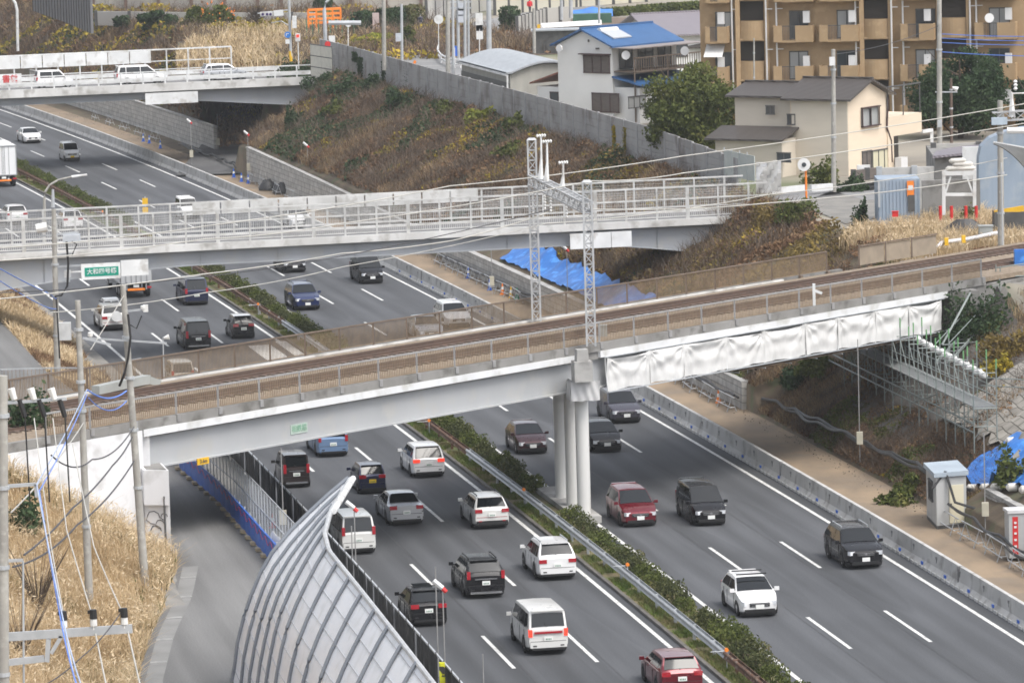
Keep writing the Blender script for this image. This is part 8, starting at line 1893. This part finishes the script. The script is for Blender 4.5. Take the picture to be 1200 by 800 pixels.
# ---------------------------------------------------------------- scaffold under the right end
SCF = pm('scaffold_tube', (0.24, 0.275, 0.265), (0.19, 0.22, 0.21), 1.5, rough=0.5, metal=0.1); SCG = pm('green_scaffold_tip', (0.16, 0.36, 0.16), (0.13, 0.3, 0.13), 2)
sc_ = thing('scaffold', 'galvanised tube scaffold with walkway under the right end of the railway bridge', 'scaffold', at(1100, 480, 4.6))
ZP = 4.6; a0 = at(985, 402, ZP); a1 = at(1141, 477, ZP); b1 = at(1168, 476, ZP); wv = b1-a1; dv = (a1-a0).normalized(); Ls = (a1-a0).length
def sp3(l, w_, z): return Vector((a0.x, a0.y, 0))+Vector((dv.x, dv.y, 0))*l+Vector((wv.x, wv.y, 0))*w_+Zv*z
n_b = int(Ls/1.85); 
for w_ in (0, 1.0):
    m = MB(); mg = MB()
    for i in range(n_b+1):
        l = Ls-i*1.85; p = sp3(l, w_, 0); g_ = min(tz(p.x, p.y), 3.6); zt = 6.5+.25*((i*7) % 3)
        m.tube([(p.x, p.y, g_), (p.x, p.y, zt)], .035, 6); mg.tube([(p.x, p.y, zt), (p.x, p.y, zt+.5)], .04, 6)
        for z in (5.1, 5.55): 
            if i < n_b: m.tube([sp3(l, w_, z), sp3(l-1.85, w_, z)], .025, 5)
        if w_ == 0 and i < n_b: m.tube([sp3(l, 0, ZP-.1), sp3(l-1.85, 0, 6.3)], .022, 5); m.tube([sp3(l, 0, 3.0), sp3(l-1.85, 0, 4.5)], .022, 5) if i % 2 else None
    m.build('uprights', SCF, sc_); mg.build('upright_tips', SCG, sc_)
m = MB()
for i in range(n_b+1):
    l = Ls-i*1.85
    for z in (ZP-.08, 3.6, 6.3): m.tube([sp3(l, 0, z), sp3(l, 1.0, z)], .025, 5)
    m.tube([sp3(l, 0, 3.0), sp3(l, 1.0, 4.4)], .02, 5)
m.tube([sp3(-3, 0, 3.75), sp3(Ls, 0, 3.75)], .045, 6); m.tube([sp3(-3, 0, 3.3), sp3(Ls, 0, 3.3)], .045, 6); m.tube([sp3(Ls, 0, ZP-.08), sp3(Ls, 1, ZP-.08)], .04, 6)
for z in (5.3, 5.7): m.tube([sp3(Ls-3, 1, z), sp3(Ls-1.5, 2.6, z)], .03, 5)
m.tube([sp3(Ls*.55, -.0, 3.2), sp3(Ls*.75, 0, 4.4)], .04, 5)
m.build('ledgers', SCF, sc_)
m = MB(); 
for k in range(5): m.bar(sp3(2, .1+k*.2, ZP), sp3(Ls, .1+k*.2, ZP), .26, .05)
m.build('walkway', pm('grating', (0.22, 0.23, 0.23), (0.17, 0.18, 0.18), 3), sc_)
m = MB(); pts = [sp3(l, .98, 6.45-.02*l)+Vector((0, 0, .06*math.sin(l*5))) for l in np.arange(Ls*.45, Ls*.93, .15)]; m.tube(pts, [.13+.05*math.sin(i*1.9) for i in range(len(pts))], 8); tag(m.build('twisted_cloth', CLOTH, smooth=True), 'twisted white cloth tied along the top rail of the scaffold', 'cloth')
# stair up to the crest
stt = thing('scaffold_stair', 'steep scaffold stair climbing the bank from the walkway to track level', 'stair', sp3(Ls*.7, 1.3, ZP))
s0_ = atY(1104, 425, 262); s1_ = atY(1163, 362, 271); s2_ = atY(1170, 357, 271.5)
m = MB()
for o_ in (-.35, .35): m.bar(s0_+Vector((o_, 0, 0)), s1_+Vector((o_, 0, 0)), .07, .14); m.tube([s0_+Vector((o_, 0, 1.0)), s1_+Vector((o_, 0, 1.0))], .028, 5)
m.build('stringers', SCF, stt)
m = MB()
for q in np.linspace(0, 1, 15): p = s0_.lerp(s1_, q); m.box(p, (.72, .28, .05))
m.build('treads', pm('dark_grating', (0.16, 0.165, 0.165)), stt)
m = MB(); pa_, pb_ = atY(1135, 357, 271), atY(1172, 356, 271)
for p in (pa_, pb_): m.tube([(p.x, p.y, tz(p.x, p.y)-.3), (p.x, p.y, p.z+1.4)], .035, 6); m.tube([(p.x, p.y+1.2, tz(p.x, p.y)-.3), (p.x, p.y+1.2, p.z+1.4)], .035, 6)
for z in (0, .5, 1.0): m.tube([pa_+Zv*z, pb_+Zv*z], .03, 5)
m.bar(pa_+Vector((0, .6, -.04)), pb_+Vector((0, .6, -.04)), 1.0, .06)
for (u0, v0), (u1, v1) in (((1167, 310), (1167, 372)), ((1172, 312), (1172, 340)), ((1167, 314), (1200, 309)), ((1168, 325), (1200, 323)), ((1168, 335), (1200, 334)), ((1104, 404), (1137, 343)), ((1105, 404), (1150, 400))): m.tube([atY(u0, v0, 273 if u0 > 1160 else 264), atY(u1, v1, 273 if u0 > 1160 else 266)], .035 if u0 != 1104 else .06, 5)
m.build('landing_frame', SCF, stt)
# blue net at the right edge behind the fence
m = MB(); p = atY(1196, 312, 276); m.box(p, (.7, .5, 1.7)); m.box(p+Vector((.1, 0, .9)), (.9, .3, .1)); tag(m.build('blue_cover', TARPB), 'blue covered item at the right edge beside the track', 'cover')
# sign posts along the railway
t = thing('railway_marker', 'white railway marker post with a slanting arm behind the near bridge fence', 'marker', rw(16.4, .9, 8.6))
P = atY(954, 348, 257.5); m = MB(); m.bar(P-Zv*.45, P+Zv*.7, .14); m.bar(P+Zv*.35, P+Vector((.42, 0, .18)), .05, .14); m.build('marker', WHITE, t)
t = thing('railway_marker', 'small pointed white marker standing on the ballast left of the gantry', 'marker', rw(-2.4, 1.5, 8.6))
P = atY(529, 423, 243.5); m = MB(); m.box(P-Zv*.05, (.3, .2, .42)); m.box(P+Zv*.25, (.28, .2, .2), 0, .2); m.build('marker', WHITE, t)
t = thing('relay_box', 'small grey relay box on the ballast just right of the near mast', 'box', rw(3, 1.8, 8.6)); P = atY(707, 388, 248); m = MB(); m.box(P, (.38, .3, .55)); m.box(P+Zv*.3, (.44, .36, .05)); m.build('box', DUCT, t)
# white pipe behind the track on the right
PIP = pm('white_pipe', (0.68, 0.68, 0.7), (0.6, 0.6, 0.63), 1, rough=.4); wp = thing('white_pipe', 'bent white pipe with two yellow clamps beside the track at the right', 'pipe', at(1100, 295, 8.5))
pw_ = [(1055, 309), (1080, 305), (1091, 301), (1096, 293), (1103, 285), (1112, 283), (1135, 280), (1168, 273)]
pts = [rw(0, 0)] * 0 + [atY(u, v, 283+(u-1055)*.07) for u, v in pw_]; m = MB(); m.tube(pts, .12, 10); m.build('pipe', PIP, wp, smooth=True)
for u, v in ((1109, 283), (1129, 280)): m = MB(); m.box(atY(u, v, 286.3), (.22, .4, .42)); m.build('clamp', YEL, wp)
# tall pole and lattice arm at the right
P0 = Vector((atY(1173, 300, 288).x, 288, 7.6)); pr0 = upole('concrete railway pole at the right end of the track with a lattice arm', P0, atY(1172, 118, 288), .2, .16, rings=(.3, .55, .8))
lattice(pr0, 'lattice_arm', atY(1163, 137, 288), atY(1215, 134, 288), .5, .6, .08, .035)
m = MB(); m.box(atY(1171, 142, 287.6), (.9, .3, .42)); m.build('plate', pm('pale_blue_plate', (0.42, .5, .58), (.36, .43, .5), 2), pr0)
m = MB(); p = atY(1186, 137, 288); m.tube([p, p+Zv*1.35], [.22, .07], 6); m.tube([p+Zv*1.35, p+Vector((.9, 0, 1.35))], .05, 6); m.build('bracket', WHITE, pr0)
m = MB(); p = atY(1190, 106, 288); insul(m, p, p+Zv*.6, .13, 3); m.build('insulator', INS, pr0)
m = MB(); p = atY(1174, 235, 287.5); m.tube([p-Zv*2.6, p+Zv*2.2], .05, 6); m.build('conduit', GALV, pr0)
# platform canopy edge
cn = thing('platform_canopy', 'curved grey canopy edge coming in from the right edge', 'canopy', atY(1190, 190, 270))
rows = []
for q in np.linspace(0, 1, 12):
    u = 1165+55*q; v = 167+12*q+42*q**1.8; a_ = atY(u, 167+q*9, 268); b__ = atY(u, v+2, 266); rows.append([a_, a_.lerp(b__, .5), b__, b__+Vector((0, .2, -.05)), a_+Vector((0, .6, -.12))])
m = MB(); m.grid(rows, closed=True); m.f.append(tuple(range(5))); m.build('canopy', pm('canopy_grey', (0.1, 0.1, 0.095), (0.075, 0.075, 0.07), 1), cn, smooth=True)
m = MB(); m.bar(atY(1164, 167, 268), atY(1215, 176, 268), .12, .12); m.build('edge_trim', WHITE, cn)
# ---------------------------------------------------------------- containers and frames on the plateau
ZB = 8.05; BG = pm('blue_grey_steel', (0.28, 0.34, 0.42), (0.24, 0.3, 0.37), 0.5, rough=.6, stretch=(3, 3, .4), c3=(.34, .38, .42), s3=.7)
YC = 305
ct = thing('container', 'pale blue grey container with an orange notice on its right end', 'container', (atY(1055, 230, YC).x, YC, ZB))
x0, x1 = atY(1029, 230, YC).x, atY(1078, 230, YC).x; zc0, zc1 = ZB-.4, Zp(1050, 210, YC)
m = MB(); m.box(((x0+x1)/2, YC+1.5, (zc0+zc1)/2), (x1-x0, 3.0, zc1-zc0)); 
for x in np.arange(x0+.1, x1, .22): m.box((x, YC-.02, (zc0+zc1)/2), (.1, .05, zc1-zc0-.2))
m.build('body', BG, ct)
p = atY(1067, 221, YC-.1); m = MB(); m.box(p, (.42, .05, .95)); nt_ = m.build('notice', ORANGE, ct); m = MB(); m.box(p+Vector((0, -.035, .05)), (.3, .01, .3)); m.build('notice_panel', WHITE, nt_)
m = MB(); p = atY(1068, 238, YC-.1); m.box(p, (.42, .06, 1.0)); m.build('door', DARK, ct)
m = MB(); m.box((x0+.05, YC-.1, zc1-.9), (.12, .16, 1.6)); m.build('corner_rod', GALV, ct)
# concrete walls behind
longwall('sloping pale concrete wall behind the blue grey container', [atY(1030, 250, 312)*1 if False else Vector((atY(1030, 200, 311).x, 311, ZB)), Vector((atY(1094, 200, 311).x, 311, ZB))], ZB-.3, Zp(1060, 196, 311), WALLC, GALV, pgap=2.2)
longwall('weathered concrete wall under the white steel frame', [Vector((atY(1080, 200, 307).x, 307, ZB)), Vector((atY(1148, 200, 307).x, 307, ZB))], ZB-.3, Zp(1100, 211, 307), CONC_D, None)
wf = thing('steel_frame', 'white steel frame with diagonal braces and bags on top', 'frame', (atY(1125, 230, 304).x, 304, ZB))
m = MB()
for u in (1106, 1142): m.bar(atY(u, 252, 304), atY(u, 205, 304), .2)
m.bar(atY(1104, 203, 304), atY(1144, 202, 304), .22, .3); m.bar(atY(1106, 228, 304), atY(1142, 228, 304), .18); m.bar(atY(1108, 226, 304), atY(1114, 207, 304), .1); m.bar(atY(1140, 226, 304), atY(1133, 207, 304), .1)
m.build('frame', WHITE, wf)
for i, (u0, u1, v) in enumerate(((1108, 1143, 198), (1116, 1140, 193), (1112, 1132, 189))):
    m = MB(); a_, b__ = atY(u0, v, 304), atY(u1, v-1, 304); m.tube([a_, a_+Vector((.15, 0, 0)), b__-Vector((.15, 0, 0)), b__], [.06, .17, .17, .06], 8); tag(m.build('white_bag', SANDB, smooth=True), ('lowest', 'middle', 'topmost')[i]+' of three long white bags lying on the white steel frame', 'bag')
for i, u in enumerate((1102, 1115, 1132, 1144)):
    p = atY(u, 248, 302); t = thing('red_post', ORD[i]+' red post from the left before the white steel frame', 'post', p-Zv*.9, 0, 'red posts'); m = MB(); m.tube([p-Zv*.9, p+Zv*.35], .1, 8); m.build('post', RED, t)
p = atY(1049, 251, 300); m = MB(); m.box(p, (.36, .3, .3)); m.box(p+Zv*.17, (.42, .36, .04)); tag(m.build('red_box', RED), 'small red box in dry grass before the blue grey container', 'box')
# big arched blue grey shed
bs = thing('arched_shed', 'large blue grey arched shed at the right edge', 'shed', (atY(1180, 230, 312).x, 312, ZB))
pts = [(1147, 262), (1147, 185), (1150, 172), (1160, 162), (1175, 155), (1200, 150), (1240, 148), (1240, 262)]
P_ = [atY(u, v, 312) for u, v in pts]; vs = P_+[p+Vector((0, 1.5, 0)) for p in P_]; n_ = len(P_); m = MB(); m.add(vs, [tuple(range(n_)), tuple(range(n_, 2*n_))[::-1]]+[(i, (i+1) % n_, (i+1) % n_+n_, i+n_) for i in range(n_)]); m.build('wall', BG, bs)
m = MB(); m.tube([atY(1180, 153, 311), atY(1210, 153, 311)], .2, 8); m.build('roof_pipe', WHS, bs)
longwall('white corrugated fence behind the steel frame', [Vector((atY(1128, 200, 318).x, 318, ZB)), Vector((atY(1148, 200, 318).x, 318, ZB))], ZB, Zp(1140, 172, 318), WHITE, None, name='sheet_fence')
longwall('rust edged tiled shed wall behind the steel frame', [Vector((atY(1094, 200, 330).x, 330, ZB)), Vector((atY(1150, 200, 330).x, 330, ZB))], ZB, Zp(1120, 168, 330), PWALL, DARK, pgap=3, name='shed_wall')
rf = thing('low_roof_shed', 'low shed with a grey brown tiled roof between the tan house and arched shed', 'shed', (atY(1120, 200, 325).x, 325, ZB))
p0, p1, p2, p3 = atY(1093, 183, 321), atY(1145, 178, 321), atY(1150, 166, 333), atY(1100, 172, 333); m = MB(); m.add([p0, p1, p2, p3, p0-Zv*.15, p1-Zv*.15, p2-Zv*.15, p3-Zv*.15], [(0, 1, 2, 3), (7, 6, 5, 4), (0, 4, 5, 1), (1, 5, 6, 2), (2, 6, 7, 3), (3, 7, 4, 0)]); m.build('roof', PTILE, rf)
m = MB(); m.prism([(p0.x+.2, 322), (p1.x-.2, 322), (p1.x, 332), (p0.x+.5, 332)], ZB, p0.z-.2); m.build('wall', CONC_D, rf)
# dark block heap, yellow bar, machine
m = MB(); P = atY(1130, 255, 298); P.z = ZB; rows = [[P+Vector((math.cos(a_)*2.4*(1-i*.2), math.sin(a_)*.9*(1-i*.2), i*.32-.2)) for a_ in np.linspace(0, 6.28, 13)[:-1]] for i in range(5)]; m.grid(rows, closed=True); m.f.append(tuple(len(m.v)-12+k for k in range(12))); tag(m.build('dark_heap', HOSE), 'dark sheeted heap in the straw before the white steel frame', 'heap')
yb = thing('yellow_barrier', 'yellow barrier board on dark blocks at the right edge below the arched shed', 'barrier', atY(1190, 262, 296)); m = MB(); m.bar(atY(1165, 250, 296), atY(1200, 244, 296), .1, .34); m.build('board', YEL, yb); m = MB(); m.bar(atY(1164, 262, 296.5), atY(1215, 262, 296.5), 1.4, 1.5); m.build('blocks', DARK, yb)
m = MB(); p = atY(1155, 270, 291); m.box(p, (.8, .6, .5)); m.box(p+Zv*.28, (.9, .7, .06)); tag(m.build('grey_box', DUCT), 'small grey box in the bushes above the white pipe', 'box')
# mirror on orange post, white sheet, pale fence by the overpass end
mr = thing('traffic_mirror', 'round traffic mirror on an orange post at the end of the middle overpass', 'mirror', atY(945, 232, 322)); m = MB(); m.tube([atY(945, 236, 322), atY(944, 192, 322)], .07, 8); m.build('post', ORANGE, mr)
p = atY(942, 193, 321.8); m = MB(); m.tube([p, p+Vector((0, -.08, 0))], .42, 20); ds_ = m.build('disc', WHS, mr); m = MB(); m.tube([p+Vector((0, -.1, 0)), p+Vector((0, -.12, 0))], .15, 14); m.build('reflection', WINP, ds_)
m = MB(); rows = [[atY(886+i*4.2, 190+j*5.2-(i > 4)*2, 325+.5*math.sin(i*1.3+j)) for i in range(8)] for j in range(8)]; m.grid(rows); tag(m.build('white_sheet', CLOTH, smooth=True), 'white sheet draped beside the end of the middle overpass rail', 'sheet')
pfn = thing('pale_fence', 'pale translucent panel fence at the right end of the grey noise wall', 'fence', atY(865, 190, 335)); 
for i in range(4):
    a_, b__ = atY(849+i*9, 190+i*2, 335-i*1.5), atY(857.5+i*9, 192+i*2, 335-(i+1)*1.5); m = MB(); m.bar(a_, b__, .05, 1.7); m.build('panel', pm('pale_fence_panel', (0.5, .53, .5), (.42, .46, .44), 1), pfn)
    m = MB(); m.bar(a_-Zv*1.1, a_+Zv*1.0, .07); m.build('post', GALV, pfn)
m = MB(); m.bar(at(905, 230, 8.1)+Zv*.35, at(945, 226, 8.1)+Zv*.35, .08, .4); m.bar(at(950, 227, 8.1)+Zv*.35, at(975, 225, 8.1)+Zv*.35, .3, .45); tag(m.build('white_rail', WHITE), 'low white guard rail behind the round mirror', 'guard rail')
# poles on the right
for u, vt, vb, Y_, r_, lb in ((977, 58, 216, 330, .17, 'tall grey pole before the tan house'), (1101, -40, 205, 345, .2, 'very tall pole left of the round tree before the apartments'), (1115, 92, 180, 352, .12, 'brown pole with a white lamp before the round tree'), (884, 45, 160, 372, .07, 'thin pole between the big tree and the tan house')):
    t = upole(lb, atY(u, vb, Y_), atY(u-.5, vt, Y_), r_, r_*.8, None if 'brown' not in lb else pm('brown_pole', (.13, .09, .07), (.1, .07, .055), 1), rings=(.35, .6, .85))
    if 'lamp' in lb: m = MB(); m.tube([atY(1115, 102, Y_), atY(1122, 105, Y_)], [.05, .2], 8); m.build('lamp', WHS, t)
    if '977' in str(u): m = MB(); m.box(atY(975, 72, Y_-.3), (.35, .3, .55)); m.build('lamp_box', WHS, t)
    if u == 1101: m = MB(); m.bar(atY(1096, 108, Y_), atY(1122, 108, Y_), .08); m.box(atY(1101, 145, Y_-.3), (.3, .3, .5)); m.build('cross_arm', GALV, t)
for k, (v0, v1) in enumerate(((40, 43), (45, 48), (50, 53), (61, 66))): wire(ORD[k]+' thin blue overhead wire from the top at the upper right corner', [(1104, v0, 345), (1210, v1, 340)], .03, WBLU, .05)
wire('thin wire from the pole by the tan house to the right edge', [(977, 64, 330), (1101, 30, 345)], .02, WBL, .3)
longwall('low wooden garden fence behind the mirror beside the tan house', [at(1000, 212, ZT), at(1030, 208, ZT)], ZT, ZT+.7, SHUT, DARK, pgap=1.5, name='garden_fence')
m = MB(); p = at(1012, 208, ZT); m.box(p+Zv*.45, (.9, .4, .8)); m.box(p+Vector((0, -.22, .45)), (.5, .04, .5)); tag(m.build('outdoor_unit', WHS), 'white outdoor unit by the garden fence of the tan house', 'air conditioner')
poly_sheet('yard', [at(u, v, ZT) for u, v in ((935, 238), (1000, 215), (1090, 205), (1100, 235), (1030, 255), (990, 262))], ZT+.02, GRAVG)
poly_sheet('lane', [at(u, v, ZT) for u, v in ((905, 230), (960, 218), (1060, 210), (1060, 220), (960, 231), (915, 238))], ZT+.03, TOWNROAD)
# spread of low straw by the containers
x, y, z, s_, d_ = scat_sd(16000, 84, 112, -19, -34, lambda s, d, x, y: (y < 304) & (y > 286) & (tr(x, y)[1] > 10.6))
b0_ = np.stack([x, y, z], 1); kk = vnoise(x, y, 2.5) > .35
stuff('straw_grass', [(blades(b0_[kk], .9, .02, .7), 0), (leaves(b0_[~kk]+np.array([0, 0, .3]), .12), 1)], [L_STRAW, L_MG])
# litter, stones and rubble on the dirt track edge
rs = np.random.RandomState(8); n = 2600; s = rs.uniform(-140, 225, n); d = rs.uniform(-5.7, -4.6, n); x, y = rp(s, d); V, F = leaves(np.stack([x, y, terr_sd(s, d)+.03], 1), .05); stuff('rubble', [((V, F), 0)], [leafmat('rubble', [(.1, .08, .06), (.22, .19, .15), (.35, .32, .28)])])
# white sheets laid on the motorway by the far bridge fence
for k, (q0_, q1_) in enumerate((((290, 405), (318, 420)), ((322, 400), (352, 416)))):
    a_, b__ = at(q0_[0], q0_[1], .012), at(q1_[0], q1_[1], .012); sa, da = to_sd(a_.x, a_.y); sb_, db_ = to_sd(b__.x, b__.y); m = MB(); sa = float(sa[0]); sb2 = float(sb_[0]); da = float(da[0])
    m.add([P3(sa, da, .012), P3(sb2+2, da, .012), P3(sb2+2, da-1.5, .012), P3(sa, da-1.5, .012)], [(0, 1, 2, 3)]); m.build('hatched_marking', PAINT, kind='structure')
# ================================================================ HAZE
hz = bpy.data.materials.new('haze'); hz.use_nodes = True; n_ = hz.node_tree; n_.nodes.remove(n_.nodes['Principled BSDF'])
pv = n_.nodes.new('ShaderNodeVolumePrincipled'); pv.inputs['Density'].default_value = 0.00014; pv.inputs['Color'].default_value = (0.93, 0.95, 0.97, 1); pv.inputs['Anisotropy'].default_value = 0.3
n_.links.new(pv.outputs[0], n_.nodes['Material Output'].inputs['Volume'])
m = MB(); m.box((0, 2600, 18.6), (12400, 7000, 41.8)); m.build('haze', hz, kind='stuff')
